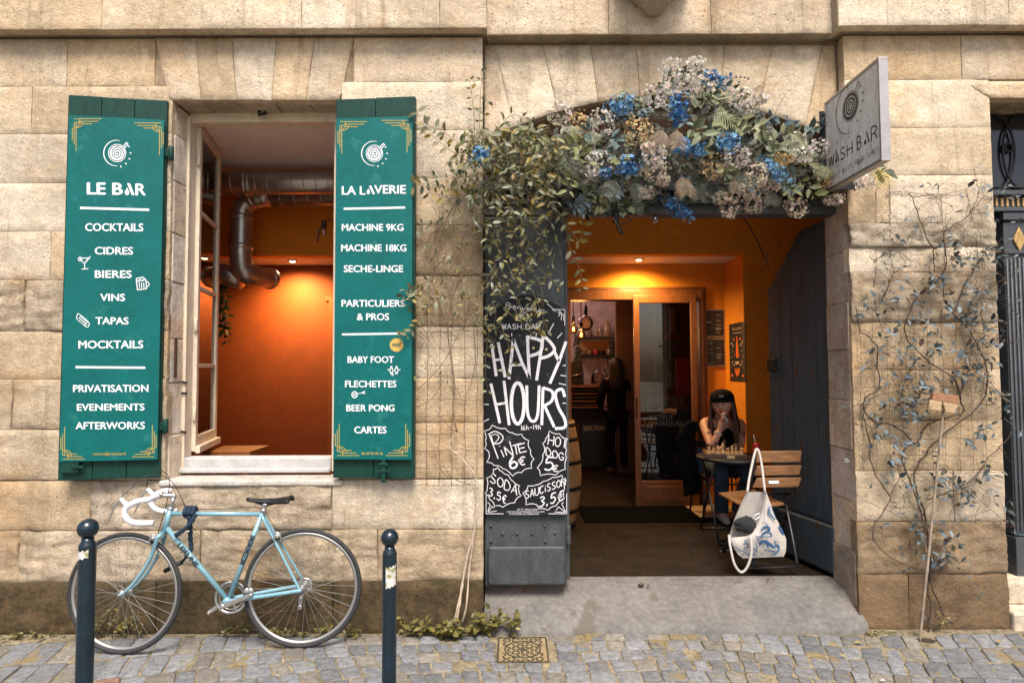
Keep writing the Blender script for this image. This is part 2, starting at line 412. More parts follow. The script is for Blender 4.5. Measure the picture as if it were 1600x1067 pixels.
# ================================================================ materials
stone = stone_mat()
mortar = mat('mortar', (0.25, 0.185, 0.115), 0.95, vary=0.4, vscale=14, bump=0.5, bscale=80)
concrete = mat('concrete', (0.140, 0.130, 0.120), 0.9, spec=.2, vary=0.24, vscale=4, bump=0.5, bscale=45, wear=(0.115, 0.10, 0.083), wscale=3.5, wth=0.57)
floorm = mat('worn floor', (0.017, 0.0115, 0.0075), 0.8, spec=.08, vary=0.4, vscale=5, bump=0.3, bscale=30)
orange = mat('orange plaster', (0.66, 0.225, 0.008), 0.75, vary=0.10, vscale=5, bump=0.12, bscale=30)
ceilm = mat('ceiling paint', (0.72, 0.70, 0.67), 0.85, vary=0.08, vscale=4)
plast = mat('lilac plaster', (0.42, 0.36, 0.38), 0.85, vary=0.25, vscale=6, bump=0.4, bscale=25)
brownw = mat('brown varnished wood', (0.17, 0.058, 0.014), 0.42, vary=0.25, vscale=6, stretch=(6, 6, 1), bump=0.08, bscale=30)
dgreen = mat('dark green shutter paint', (0.004, 0.036, 0.027), 0.5, spec=.25, vary=0.25, vscale=9, wear=(0.05, 0.10, 0.085), wscale=22, wth=0.71, stretch=(3, 3, 1), bump=0.15, bscale=40)
greyp = mat('grey door paint', (0.050, 0.056, 0.060), 0.5, spec=.3, vary=0.28, vscale=7, wear=(0.12, 0.135, 0.145), wscale=14, wth=0.66, bump=0.2, bscale=30, stretch=(2, 2, 1))
bluegrey = mat('blue grey door paint', (0.030, 0.044, 0.055), 0.5, spec=.3, vary=0.3, vscale=5, wear=(0.045, 0.024, 0.013), wscale=5, wth=0.58, bump=0.15, bscale=30, stretch=(4, 4, 1))
creamw = mat('flaking cream paint', (0.60, 0.51, 0.39), 0.6, vary=0.15, vscale=8, wear=(0.22, 0.15, 0.09), wscale=18, wth=0.66, stretch=(2, 2, 0.6), bump=0.25, bscale=40)
whitew = mat('white painted wood', (0.42, 0.41, 0.405), 0.55, vary=0.15, vscale=12, wear=(0.35, 0.28, 0.2), wscale=20, wth=0.70, bump=0.15, bscale=50)
iron = mat('dark iron', (0.02, 0.02, 0.02), 0.55, 0.6, vary=0.3, vscale=30)
rust = mat('rusty iron', (0.10, 0.05, 0.03), 0.8, 0.2, vary=0.5, vscale=30)
black = mat('black paint', (0.012, 0.012, 0.013), 0.45)
darkw = mat('dark old wood', (0.045, 0.032, 0.022), 0.75, vary=0.4, vscale=8, stretch=(1, 1, 5), bump=0.3, bscale=30)
gold = mat('gold paint', (0.42, 0.27, 0.10), 0.5, 0.25, vary=0.3, vscale=30)
winglass = glass_mat('window glass', (0.85, 0.85, 0.83), 0.05)

bld = thing('corner_bar_building', 'weathered limestone building with green shuttered window and flower topped doorway', 'building', (0, 0, 0))

# ---------------------------------------------------------------- dressed stone
CO = [(0.53, 0.425, 0.30), (0.56, 0.45, 0.315), (0.50, 0.385, 0.255), (0.58, 0.48, 0.355), (0.51, 0.38, 0.24), (0.54, 0.435, 0.315)]
wallmb = MB(); upmb = MB()
def block(mb, q, Y, rough=0.0, col=None, dep=0.07, res=0.024, rnd_e=0.005):
    """one stone: q = four corners (X,Z) TL,TR,BR,BL at face plane Y, gently uneven, edges worn round"""
    q = [Vector((a, b)) for a, b in q]; col = col or random.choice(CO)
    k = 0.94 + 0.12 * random.random(); col = tuple(c * k for c in col) + (min(1.0, .12 + rough),)
    wdt = max((q[1] - q[0]).length, (q[2] - q[3]).length); hgt = max((q[0] - q[3]).length, (q[1] - q[2]).length)
    res = res if rough < .5 else .015
    nx = max(2, int(wdt / res)); nz = max(2, int(hgt / res)); g = 0.0012; sd = random.random() * 50
    vs = []; amp = 0.0025 + 0.016 * rough
    for j in range(nz + 1):
        for i in range(nx + 1):
            s, t = i / nx, j / nz
            # concentrate the outer rows at the rim
            if i == 1: s = min(s, 0.005 / wdt)
            if i == nx - 1: s = max(s, 1 - 0.005 / wdt)
            if j == 1: t = min(t, 0.005 / hgt)
            if j == nz - 1: t = max(t, 1 - 0.005 / hgt)
            p = q[0].lerp(q[1], s).lerp(q[3].lerp(q[2], s), t)
            de = min(s * wdt, (1 - s) * wdt, t * hgt, (1 - t) * hgt)
            n1 = noise.fractal(Vector((p.x * 5 + sd, p.y * 9, sd)), 1.0, 2.1, 5)
            n2 = noise.noise(Vector((p.x * 11, p.y * 11, sd + 9)))
            y = Y - n1 * amp - amp * .5
            if rough > .3:                               # weathered beds: ledges and hollows
                st = noise.fractal(Vector((p.x * 3.2 + sd, p.y * 24, sd + 4)), 1.0, 2.0, 5); hol = noise.noise(Vector((p.x * 7 - sd, p.y * 13, sd)))
                y += (abs(st) * .022 + max(0, hol) * .018 - .010) * rough
            if de < 0.002:
                e = rnd_e * (0.25 + 0.5 * abs(n2) + 1.0 * rough)
                y += e
                cx = (q[0] + q[1] + q[2] + q[3]) / 4
                p = p + (cx - p).normalized() * (g + (0.001 + 0.006 * rough) * max(0, n1 + 0.3))
            vs.append((p.x, y, p.y))
    fs = [(j * (nx + 1) + i, (j + 1) * (nx + 1) + i, (j + 1) * (nx + 1) + i + 1, j * (nx + 1) + i + 1) for j in range(nz) for i in range(nx)]
    mb.add(vs, fs, 0, col, True)
    rim = [i for i in range(nx + 1)] + [j * (nx + 1) + nx for j in range(1, nz + 1)] + [nz * (nx + 1) + i for i in range(nx - 1, -1, -1)] + [j * (nx + 1) for j in range(nz - 1, 0, -1)]
    n = len(rim); bv = [vs[r] for r in rim] + [(vs[r][0], Y + dep, vs[r][2]) for r in rim]
    mb.add(bv, [(i, (i + 1) % n, n + (i + 1) % n, n + i) for i in range(n)], 0, col)
def rect(mb, x0, y0, x1, y1, Y=0.0, rough=0.0, col=None, **k):
    xm, ym = (x0 + x1) / 2, (y0 + y1) / 2
    X0, X1 = W(x0, ym, Y).x, W(x1, ym, Y).x; Z0, Z1 = W(xm, y1, Y).z, W(xm, y0, Y).z
    block(mb, [(X0, Z1), (X1, Z1), (X1, Z0), (X0, Z0)], Y, rough, col, **k)
XWL, XWR = W(264, 450).x, W(531, 450).x        # window opening
ZWT, ZWB = W(400, 157).z, W(400, 747).z
XDL, XDR = W(755, 560).x, W(1331, 560).x       # door bay
XNL = W(1562, 560).x; XNR = XNL + 1.15         # neighbour's door
ZS = W(800, 57).z                              # foot of the string course
def row(mb, y0, y1, xs, Y=0.0, rough=0.0, col=None, zs=None):
    """xs in photo pixels or world metres (as strings of floats avoided: values with abs<12 are metres)"""
    Z1 = W(700, y0, Y).z if y0 > -900 else y0; Z0 = W(700, y1, Y).z
    ym = (y0 + y1) / 2
    X = [x if abs(x) < 12 and isinstance(x, float) else W(x, ym, Y).x for x in xs]
    for a, b in zip(X, X[1:]):
        block(mb, [(a, Z1), (b, Z1), (b, Z0), (a, Z0)], Y, rough * rnd(0.6, 1.3), col)
OC = (0.51, 0.38, 0.24); PAL = (0.62, 0.52, 0.39); GRY = (0.50, 0.415, 0.31); DK = (0.075, 0.055, 0.027)
L0 = -5.6
row(wallmb, 59, 133, [L0, -4.4, -170, 105, 242])
row(wallmb, 133, 207, [L0, -4.7, -60, 50, 262.0][:4] + [XWL], rough=.25)
row(wallmb, 207, 284, [L0, -4.2, -90, XWL], rough=.15, col=GRY)
row(wallmb, 284, 359, [L0, -4.6, -10, XWL], rough=.1, col=PAL)
row(wallmb, 359, 435, [L0, -4.3, -80, 79, XWL], rough=.35)
row(wallmb, 435, 515, [L0, -4.8, 40, XWL], rough=.8)
row(wallmb, 515, 590, [L0, -4.4, -60, XWL], rough=.1)
row(wallmb, 590, 668, [L0, -4.6, 20, XWL], rough=.5)
row(wallmb, 668, 747, [L0, -4.3, -80, XWL], rough=.4)
row(wallmb, 749, 826, [L0, -4.5, -90, 142], rough=.3)
row(wallmb, 749, 826, [142, 519], rough=.75)
row(wallmb, 749, 826, [519, XDL], rough=.25, col=PAL)
row(wallmb, 826, 907, [L0, -4.2, 30], rough=.8)
row(wallmb, 826, 907, [30, 314, 590], rough=.9)
row(wallmb, 826, 907, [590, XDL], rough=.75)
row(wallmb, 907, 990, [L0, -4.6, -60, 244, 520, XDL], Y=-0.02, rough=.35, col=DK)
for y0, y1, rg, c in ((128, 203, .1, PAL), (203, 278, .1, PAL), (278, 351, .15, None), (351, 431, .5, (0.40, 0.30, 0.19)), (431, 510, .5, (0.40, 0.30, 0.19)), (510, 590, .25, None), (590, 660, .3, OC), (660, 747, .15, OC)):
    row(wallmb, y0, y1, [XWR, XDL], rough=rg, col=c)
row(wallmb, 59, 128, [553, XDL])
def vous(mb, tops, bots, yt, yb, Y):
    for i in range(len(tops) - 1):
        P = [W(tops[i], yt(tops[i]), Y), W(tops[i + 1], yt(tops[i + 1]), Y), W(bots[i + 1], yb(bots[i + 1]), Y), W(bots[i], yb(bots[i]), Y)]
        block(mb, [(p.x, p.z) for p in P], Y, .12, rnd_e=0.008)
vous(wallmb, [242, 305, 363, 432, 492, 553], [264, 314, 369, 424, 478, 531], lambda x: 59, lambda x: 157, 0)
# left springer wedges of the flat arch
for P in ([W(242, 133), W(242.1, 133), W(264, 157), W(256, 157)],): pass
AY = lambda x: 152 + ((x - 1030) / 270.0) ** 2 * 66
vous(wallmb, [757, 773, 848, 923, 994, 1062, 1132, 1208, 1285, 1304], [757, 803, 872, 935, 1000, 1064, 1125, 1185, 1258, 1312], lambda x: 71, AY, 0.08)
XNRp = XNR
row(wallmb, 59, 128, [XDR, 1502, 1690, 4.75, 5.6], rough=.1)
block(wallmb, [(W(1502, 140).x, W(1500, 128).z), (XNR + .2, W(1500, 128).z), (XNR + .2, W(1500, 154).z), (XNL, W(1500, 154).z)], 0, .1)
for y0, y1, rg, c, xs in ((128, 203, .1, PAL, []), (203, 277, .1, None, []), (277, 351.5, .1, None, [1390]), (351.5, 390, .9, None, []), (390, 428, .12, PAL, []), (428, 507, .9, None, []),
                          (507, 580, .15, OC, []), (580, 659, .2, OC, []), (659, 738, .2, OC, []), (738, 817, .35, None, [1490]), (817, 899, .5, (0.33, 0.235, 0.14), []), (899, 990, .3, (0.19, 0.125, 0.07), [1420])):
    row(wallmb, y0, y1, [XDR] + xs + [XNL], rough=rg, col=c)
    row(wallmb, y0, y1, [XNR, XNR + .62, 5.6], rough=rg, col=c)
# upper wall, standing a hand's breadth proud: string course
for (Yf, xs, yb) in ((-0.10, [L0, -4.0, 160, 472, 687, 760], 44), (-0.02, [760, 950, 1110, 1309], 55), (-0.10, [1309, 1385, 1575, 4.4, 5.6], 43)):
    for k, (y0, y1) in enumerate(((-88, yb), (-190, -88), (-290, -190), (-390, -290))):
        sh = 0 if k % 2 == 0 else 55
        X = [x if isinstance(x, float) else x + (sh if 0 < i < len(xs) - 1 else 0) for i, x in enumerate(xs)]
        row(upmb, y0, y1, X, Y=Yf, rough=.08, col=PAL if random.random() < .6 else None)
ZTOP = W(800, -390, -0.1).z
m = MB()
def mbox(*a): m.box(*a)
E = 0.008; T = 0.30
mbox(-5.6, XWL - .10, E, T, -.2, ZS, 0); mbox(XWL - .10, XWR + .10, E, T, -.2, ZWB - .05); mbox(XWL - .10, XWR + .10, E, T, ZWT + .10, ZS)
mbox(XWR + .10, XDL - .004, E, T, -.2, ZS)
mbox(XDR + .006, XNL - .004, E, T, -.2, ZS); mbox(XNL - .004, XNR + .004, E, T, W(1560, 154).z + .006, ZS); mbox(XNR + .004, 5.6, E, T, -.2, ZS)
mbox(XDL - .004, XDR + .006, .091, T, W(1030, 150, .08).z + .01, ZS + .02)
m.build('wall_core', mortar, bld)
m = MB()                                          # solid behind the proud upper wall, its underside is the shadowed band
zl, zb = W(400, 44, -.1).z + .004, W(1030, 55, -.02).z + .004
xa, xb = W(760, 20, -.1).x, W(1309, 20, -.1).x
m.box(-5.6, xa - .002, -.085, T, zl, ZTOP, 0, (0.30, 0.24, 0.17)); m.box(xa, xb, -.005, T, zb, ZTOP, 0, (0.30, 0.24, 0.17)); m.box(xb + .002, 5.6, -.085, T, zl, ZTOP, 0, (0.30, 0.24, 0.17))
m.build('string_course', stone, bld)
# reveal stones round window and door
m = MB(); mrw = MB(); mrl = MB(); mrd = MB(); mrn = MB(); mrn2 = MB(); mrs = MB(); zz = ZWB - .04
for h in (.30, .33, .28, .36, .31, .34, .30, .29):
    z1 = min(zz + h, ZWT); c = random.choice([(0.64, 0.57, 0.48), (0.58, 0.48, 0.36), (0.66, 0.60, 0.53)])
    m.box(XWL - .11, XWL + rnd(-.004, .004), .03, .30, zz + .002, z1 - .002, 0, c); mrw.box(XWR + rnd(-.004, .004), XWR + .11, .03, .30, zz + .002, z1 - .002, 0, c)
    zz = z1
    if zz >= ZWT - .01: break
m.build('window_reveal', stone, bld, bevel=.008); mrw.build('window_reveal', stone, bld, bevel=.008); m = MB()
xs = [XWL] + [W(x, 157).x for x in (314, 369, 424, 478)] + [XWR]
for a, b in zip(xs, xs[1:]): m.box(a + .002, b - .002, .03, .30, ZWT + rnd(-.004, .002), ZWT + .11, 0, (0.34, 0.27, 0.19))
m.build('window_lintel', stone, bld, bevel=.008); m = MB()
zz = -.1
for h in (.22, .33, .31, .32, .31, .32, .30, .33, .30, .31, .32, .30):
    z1 = min(zz + h, 3.22); c = random.choice([(0.44, 0.36, 0.27), (0.40, 0.34, 0.28), (0.46, 0.40, 0.33)]) if zz > .4 else (0.25, 0.20, 0.15)
    w1 = rnd(-.006, .006)
    m.box(XDR + w1, XDR + .11, .025, .29, zz + .003, z1 - .003, 0, c)
    mrl.box(XDL - .11, XDL - .004, .025, .29, zz + .003, z1 - .003, 0, c)
    mrn.box(XNL - .11, XNL - .002, .025, .29, zz + .003, z1 - .003, 0, c); mrn2.box(XNR + .002, XNR + .11, .025, .29, zz + .003, z1 - .003, 0, c)
    zz = z1
for q in (m, mrl, mrn, mrn2): q.build('door_reveal', stone, bld, bevel=.008)
m = MB()
# arch soffit
ax = [757, 803, 872, 935, 1000, 1064, 1125, 1185, 1258, 1312]
for a, b in zip(ax, ax[1:]):
    p, q = W(a, AY(a), .08), W(b, AY(b), .08)
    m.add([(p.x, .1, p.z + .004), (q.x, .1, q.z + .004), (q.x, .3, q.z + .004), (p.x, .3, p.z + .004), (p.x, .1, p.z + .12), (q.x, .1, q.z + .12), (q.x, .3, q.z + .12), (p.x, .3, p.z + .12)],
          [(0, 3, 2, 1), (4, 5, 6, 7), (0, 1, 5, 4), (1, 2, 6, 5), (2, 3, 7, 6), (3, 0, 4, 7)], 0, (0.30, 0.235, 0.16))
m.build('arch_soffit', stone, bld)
wallmb.build('facade_wall', stone, bld); upmb.build('upper_wall', stone, bld)
# carved console whose tip hangs into the picture above the door
m = MB(); p = W(1022, 0, -.1)
m.lathe([(.004, -.16), (.05, -.14), (.10, -.07), (.17, .0), (.24, .06), (.24, .16)], (p.x, -.10, p.z + .055), n=20, col=(0.34, 0.27, 0.19))
m.build('carved_console', stone, bld)

# ---------------------------------------------------------------- window: frame, open casement, sill
DW = 0.24
fz1 = W(400, 182, DW).z; fz0 = W(400, 735, DW).z; fx0 = W(297, 450, DW).x; fx1 = -1.02
m = MB()
m.box(XWL + .004, fx0 + .005, DW - .045, DW + .05, fz0, fz1)
m.box(XWL + .018, fx0 - .02, DW - .06, DW - .045, fz0 + .02, fz1 - .02)
m.box(XWR - .10, XWR - .004, DW - .045, DW + .05, fz0, fz1)
m.box(XWL + .004, XWR - .004, DW - .04, DW + .045, fz1 - .055, fz1 + .02)
win = m.build('window', creamw, bld, bevel=.006)
m = MB()
a, b = W(400, 713, DW), W(400, 735, DW)
m.box(fx0 + .004, XWR - .102, DW - .055, DW + .06, b.z, a.z); m.box(fx0 - .01, XWR - .10, DW - .085, DW - .056, b.z - .002, b.z + .028)
m.build('bottom_rail', whitew, win, bevel=.008)
m = MB()
m.box(XWL - .03, XWR + .03, -.02, DW - .03, ZWB - .045, b.z - .018, 0, (0.44, 0.40, 0.35))
m.build('window_sill', stone, win, bevel=.01)
# casement hinged on the left, swung inwards
hx = fx0 + .012
h = Vector((W(303, 450, DW + .03).x, DW + .045)); fr = Vector((W(338, 460, DW + .62).x, DW + .62)); du = (fr - h); cwid = du.length; du /= cwid
dn = Vector((-du.y, du.x)); zt, zb_ = fz1 - .03, W(303, 706, DW + .03).z
def cp(s, z, k=0): return Vector((h.x + du.x * s + dn.x * k, h.y + du.y * s + dn.y * k, z))
def cbar(mb, s0, s1, z0, z1, th=.04, off=0.0, mi=0):
    mb.obox(cp((s0 + s1) / 2, (z0 + z1) / 2, off), Vector((du.x, du.y, 0)) * (s1 - s0) / 2, Vector((dn.x, dn.y, 0)) * th / 2, Vector((0, 0, 1)) * (z1 - z0) / 2, mi)
m = MB(); SW = .055
cbar(m, 0, SW, zb_, zt); cbar(m, cwid - SW, cwid, zb_, zt); cbar(m, SW, cwid - SW, zt - .06, zt, .038); cbar(m, SW, cwid - SW, zb_, zb_ + .10, .038)
cbar(m, 0, cwid, zb_ - .012, zb_ + .035, .03, -.033)
muz = [W(303, y, DW + .03).z for y in (327, 447, 571)]
for z in muz: cbar(m, SW, cwid - SW, z - .014, z + .014, .03)
cas = m.build('casement', creamw, win, bevel=.004)
m = MB(); cbar(m, SW - .01, cwid - SW + .01, zb_ + .09, zt - .05, .004)
m.build('pane', winglass, cas)
for z in (zb_ + .25, 1.9, zt - .25):
    m = MB(); m.lathe([(.008, -.045), (.011, -.04), (.011, .04), (.008, .045)], cp(-.012, z, -.012), n=10); m.build('hinge', creamw, cas)
m = MB()                                            # lock plate and little staples on the reveal
m.box(XWL + .001, XWL + .006, .07, .10, 1.55, 1.80); m.box(XWL + .005, XWL + .008, .08, .09, 1.64, 1.70)
m.build('lock_plate', rust, win)
for z in (1.52, 1.45, .95 + .25): m = MB(); m.tube([(XWL, .17, z), (XWL + .035, .17, z - .004), (XWL + .04, .15, z - .01)], .006, 6); m.build('hook', iron, win)
m = MB(); m.tube([W(405, 172, .15), W(405, 172, .15) + Vector((0, 0, -.035)), W(405, 172, .15) + Vector((.03, 0, -.025)), W(405, 172, .15) + Vector((.05, 0, -.02))], .011, 6)
m.build('hook', iron, win)

# ---------------------------------------------------------------- shutters (leaves of boards with strap hinges)
def shutter(tl, tr, br, bl, Yl, Yr, hinge_right, boards, hz):
    P = [W(tl[0], tl[1], Yl), W(tr[0], tr[1], Yr), W(br[0], br[1], Yr), W(bl[0], bl[1], Yl)]
    xl, xr = (P[0].x + P[3].x) / 2, (P[1].x + P[2].x) / 2; zt = (P[0].z + P[1].z) / 2; zb = (P[2].z + P[3].z) / 2
    U = Vector((xr - xl, Yr - Yl, 0)); wd_ = U.length; U /= wd_; N = Vector((U.y, -U.x, 0)); o = Vector((xl, Yl, 0)); th = .045
    mb = MB(); bw = wd_ / boards
    for i in range(boards):
        mb.obox(o + U * (bw * (i + .5)) - N * th / 2 + Vector((0, 0, (zt + zb) / 2)), U * (bw / 2 - .0012), N * th / 2, Vector((0, 0, (zt - zb) / 2 + rnd(-.002, .002))))
    sh = mb.build('shutter', dgreen, bld, bevel=.004)
    for z in hz:
        mb = MB(); e = o + U * (wd_ if hinge_right else 0); s = 1 if hinge_right else -1
        mb.obox(e - U * s * .03 + N * .004 + Vector((0, 0, z)), U * .05, N * .006, Vector((0, 0, .024)))
        mb.lathe([(.012, -.045), (.016, -.04), (.016, .04), (.012, .045)], e + U * s * .028 + Vector((0, 0, z)), n=12)
        mb.build('hinge', dgreen, sh, bevel=.003)
    # little white packers between sign panel and leaf
    return sh, o, U, N, wd_, zt, zb
sh1, o1, U1, N1, w1, zt1, zb1 = shutter((107, 148), (264, 158), (247, 747), (89, 749), -.115, -.03, True, 3, (W(262, 242).z, W(255, 665).z))
sh2, o2, U2, N2, w2, zt2, zb2 = shutter((525, 156), (649, 150), (647, 747.5), (520, 747), -.05, -.085, False, 2, ())
mb = MB()
c = W(95, 730, -.13); mb.obox(c + U1 * .05, U1 * .05, N1 * .006, Vector((0, 0, .035))); mb.obox(c + U1 * .10 + N1 * .01, U1 * .03, N1 * .008, Vector((0, 0, .008)))
mb.build('latch', dgreen, sh1, bevel=.003)
mb = MB()
c = W(600, 735, -.09); mb.obox(c + N2 * .01, U2 * .012, N2 * .008, Vector((0, 0, .07))); mb.obox(c + N2 * .016, U2 * .045, N2 * .006, Vector((0, 0, .008)))
mb.obox(c + N2 * .016 + Vector((0, 0, .04)), U2 * .03, N2 * .006, Vector((0, 0, .008))); mb.build('bolt', dgreen, sh2, bevel=.003)

# ---------------------------------------------------------------- doorway
FZ = 0.2                                            # inside floor level
m = MB(); nx, ny = 60, 14
prof = [(-.075, -.06), (-.07, .0), (-.055, .03), (.0, .055), (.08, .105), (.16, .150), (.24, .188), (.30, FZ), (.36, FZ - .001)]
x0, x1 = XDL + .002, XDR + .02
vs = []
for j, (y, z) in enumerate(prof):
    for i in range(nx + 1):
        x = x0 + (x1 - x0) * i / nx
        if y < .02: x = x0 - .0 + (x1 + .0 - x0) * i / nx
        z2 = z + (noise.noise(Vector((x * 3, y * 5, 0))) * .008 if 1 < j < 7 else 0)
        edge = max(0, 1 - (x1 - x) / .28)
        if y < .2: z2 += .03 * edge * edge * (1 if j > 1 else 0)
        vs.append((x, y - (.0 if j > 2 else noise.noise(Vector((x * 4, 0, 3))) * .012), z2))
m.add(vs, [(j * (nx + 1) + i, j * (nx + 1) + i + 1, (j + 1) * (nx + 1) + i + 1, (j + 1) * (nx + 1) + i) for j in range(len(prof) - 1) for i in range(nx)], 0, smooth=True)
m.build('threshold', concrete, bld)

def door_leaf(o, U, N, wd_, zb, zt, th, material, rivets, panel_h, top_slope=0.0, split=None):
    mb = MB()
    o = Vector(o)
    if top_slope:
        f = [o + Vector((0, 0, zb)), o + U * wd_ + Vector((0, 0, zb)), o + U * wd_ + Vector((0, 0, zt)), o + U * (wd_ * .55) + Vector((0, 0, zt - .03)), o + Vector((0, 0, zt - top_slope))]
    else:
        f = [o + Vector((0, 0, zb)), o + U * wd_ + Vector((0, 0, zb)), o + U * wd_ + Vector((0, 0, zt)), o + Vector((0, 0, zt))]
    mb.prism(f, -N * th)
    leaf = mb.build('door', material, bld, bevel=.008)
    mb = MB()
    mb.prism([o + U * .02 + N * .0 + Vector((0, 0, zb + .015)), o + U * (wd_ - .012) + Vector((0, 0, zb + .015)), o + U * (wd_ - .012) + Vector((0, 0, zb + panel_h)), o + U * .02 + Vector((0, 0, zb + panel_h))], N * .03)
    mb.build('kick_board', material, leaf, bevel=.016, seg=3)
    for (s, z) in rivets:
        mb = MB(); mb.ball(o + U * s + Vector((0, 0, z)) + N * .002, .011, 10); mb.build('stud', material, leaf)
    return leaf
# left leaf: folded shut, carries the blackboard
YL = .12
a, b = W(757, 700, YL), W(884, 700, YL); zb = W(820, 916, YL).z; zt = W(820, 339, YL).z
lw = b.x - a.x; zr = W(820, 830, YL).z
rv = [(lw * k, W(820, y, YL).z) for k, y in ((.08, 821), (.22, 833), (.4, 833), (.58, 833), (.74, 821), (.86, 832), (.08, 845), (.74, 845))]
dl = door_leaf((a.x, YL, 0), Vector((1, 0, 0)), Vector((0, -1, 0)), lw, zb, zt, .05, greyp, rv, W(820, 852, YL).z - zb)
m = MB(); ed = b.x
m.box(ed + .002, ed + .022, YL + .03, YL + .075, zb + .03, zt - .004)
for y in (828, 842):
    z = W(884, y, YL).z; m.lathe([(.012, -.03), (.016, -.026), (.016, .026), (.012, .03)], (ed + .012, YL - .004, z), n=10)
m.build('folding_edge', greyp, dl, bevel=.003)
# right leaf: folded back inside along the jamb
pA = W(1306, 700, .27); pB = W(1201, 560, .95)
dirv = Vector((pB.x - pA.x, pB.y - pA.y, 0)); rl = dirv.length; dirv /= rl
nrm = Vector((-dirv.y, dirv.x, 0)) * 1.0
if nrm.x > 0: nrm = -nrm
ztp = W(1297, 338, .27).z
rv = []
for k in range(5):
    rv += [(rl - .10 - .14 * k, 1.32 + .05 * (k % 2)), (rl - .12 - .14 * k, 2.47 + .06 * (k % 2))]
dr = door_leaf(Vector((pB.x, pB.y, 0)), -dirv, nrm, rl, .215, ztp, .06, bluegrey, rv, .33, top_slope=.42)
m = MB()
m.obox(Vector((pA.x, pA.y, (ztp + .215) / 2)) - nrm * .03 - dirv * .024, dirv * .02, nrm * .034, Vector((0, 0, (ztp - .215) / 2)))
m.build('edge_strip', greyp, dr, bevel=.006)
def topz(s): return (ztp - .42 + .39 * s / (rl * .55)) if s < rl * .55 else ztp - .03 + .03 * (s - rl * .55) / (rl * .45)
for k in range(5):                                 # upright boards on the leaf's face
    a_, b_ = .03 + (rl - .06) * k / 5 + .004, .03 + (rl - .06) * (k + 1) / 5 - .004; e = Vector((pB.x, pB.y, 0)) + nrm * .0005; zb2 = .215 + .35
    m = MB(); m.prism([e - dirv * a_ + Vector((0, 0, zb2)), e - dirv * b_ + Vector((0, 0, zb2)), e - dirv * b_ + Vector((0, 0, topz(b_) - .03)), e - dirv * a_ + Vector((0, 0, topz(a_) - .03))], nrm * .006); m.build('board', bluegrey, dr, bevel=.002)
m = MB(); c = pB - dirv * .06
m.obox(Vector((c.x, c.y, 1.62)) + nrm * .012, dirv * .05, nrm * .014, Vector((0, 0, .05))); m.build('lock_box', iron, dr, bevel=.006)
m = MB(); s = Vector((pA.x, pA.y, 0)) + dirv * .115; z = W(1270, 587, .4).z
m.obox(s + nrm * .004 + Vector((0, 0, z)), dirv * .032, nrm * .001, Vector((0, 0, .055)), 0)
m.build('paper_sticker', mat('sticker paper', (0.55, 0.53, 0.55), 0.6, vary=.15, vscale=80), dr)
# transom beam with dentils, boarded tympanum under the arch
m = MB(); tz0, tz1 = W(1000, 337, .16).z, W(1000, 305, .16).z
m.box(XDL + .004, XDR + .0, .14, .25, tz0, tz0 + (tz1 - tz0) * .48); m.box(XDL + .004, XDR - .001, .12, .24, tz0 + (tz1 - tz0) * .5, tz0 + (tz1 - tz0) * .62)
m.box(XDL + .004, XDR - .001, .17, .24, tz0 + (tz1 - tz0) * .62, tz1 + .02); m.box(XDL + .004, XDR - .001, .11, .24, tz1 + .02, tz1 + .06)
tb = m.build('transom_beam', greyp, bld, bevel=.005)
m = MB(); x = XDL + .05
while x < XDR - .05:
    m.box(x, x + .018, .135, .172, tz0 + (tz1 - tz0) * .66, tz1 + .012); x += .046
m.build('dentils', mat('dentil brown', (0.10, 0.065, 0.045), .6, vary=.3, vscale=40), tb, bevel=.003)
m = MB(); zz = tz1 + .06
m.box(XDL + .003, XDR - .003, .20, .235, zz, 3.16, 0)
m.build('tympanum', darkw, bld)

# ---------------------------------------------------------------- rooms behind the facade (each a part of the building)
BY, AYB, CZ = 2.47, 1.94, W(900, 398, 1.94).z      # back wall, bulkhead, low ceiling
XS = W(1132, 500, BY).x; XPART = -.62
m = MB()
m.box(-4.4, 4.6, .30, BY + .1, FZ - .12, FZ - .002); m.box(-4.4, 3.4, BY + .1, 6.7, FZ - .12, FZ - .004)
m.build('interior_floor', floorm, bld)
m = MB()
# back wall with an opening for the sliding door
DX0, DX1 = W(885, 600, BY).x, W(1097, 600, BY).x; DZ1 = W(990, 458, BY).z
m.box(XPART, DX0, BY, BY + .1, FZ, 3.4); m.box(DX1, 2.9, BY, BY + .1, FZ, 3.4); m.box(DX0, DX1, BY, BY + .1, DZ1, 3.4)
m.build('back_wall', orange, bld)
m = MB(); m.box(-4.4, XPART - .001, BY, BY + .1, FZ, 3.4); m.build('shaded_orange_wall', mat('shaded orange plaster', (0.215, 0.040, 0.0015), .75, vary=.12, vscale=5, bump=.12, bscale=30, wear=(.42, .17, .05), wscale=9, wth=.76), bld)  # darker copy of the orange plaster; the room's dimness is in its colour
m = MB()
m.box(XS, XS + .9, AYB, BY - .001, FZ, CZ - .001)   # side wall block right of the alcove
m.box(-4.4, 4.6, AYB, AYB + .12, CZ + .0, 3.6)      # bulkhead
m.box(XPART - .06, XPART + .06, .31, AYB - .002, FZ, 3.6); m.box(XPART - .058, XPART + .058, AYB, BY - .002, FZ, CZ - .002)
m.box(-4.5, -4.4, .3, BY, FZ, 3.6); m.box(XS + .9, XS + 1.0, .31, AYB, FZ, 3.6)
m.build('inner_wall', orange, bld)
m = MB()
m.box(-4.4, 4.6, AYB + .12, BY, CZ, CZ + .12); m.box(-4.5, 4.6, .30, AYB, 3.30, 3.42)
m.build('interior_ceiling', ceilm, bld)
m = MB()                                           # bar room shell
m.box(-.9, 3.4, 6.3, 6.4, FZ, 3.5); m.box(-1.0, -.9, BY + .1, 6.4, FZ, 3.5)
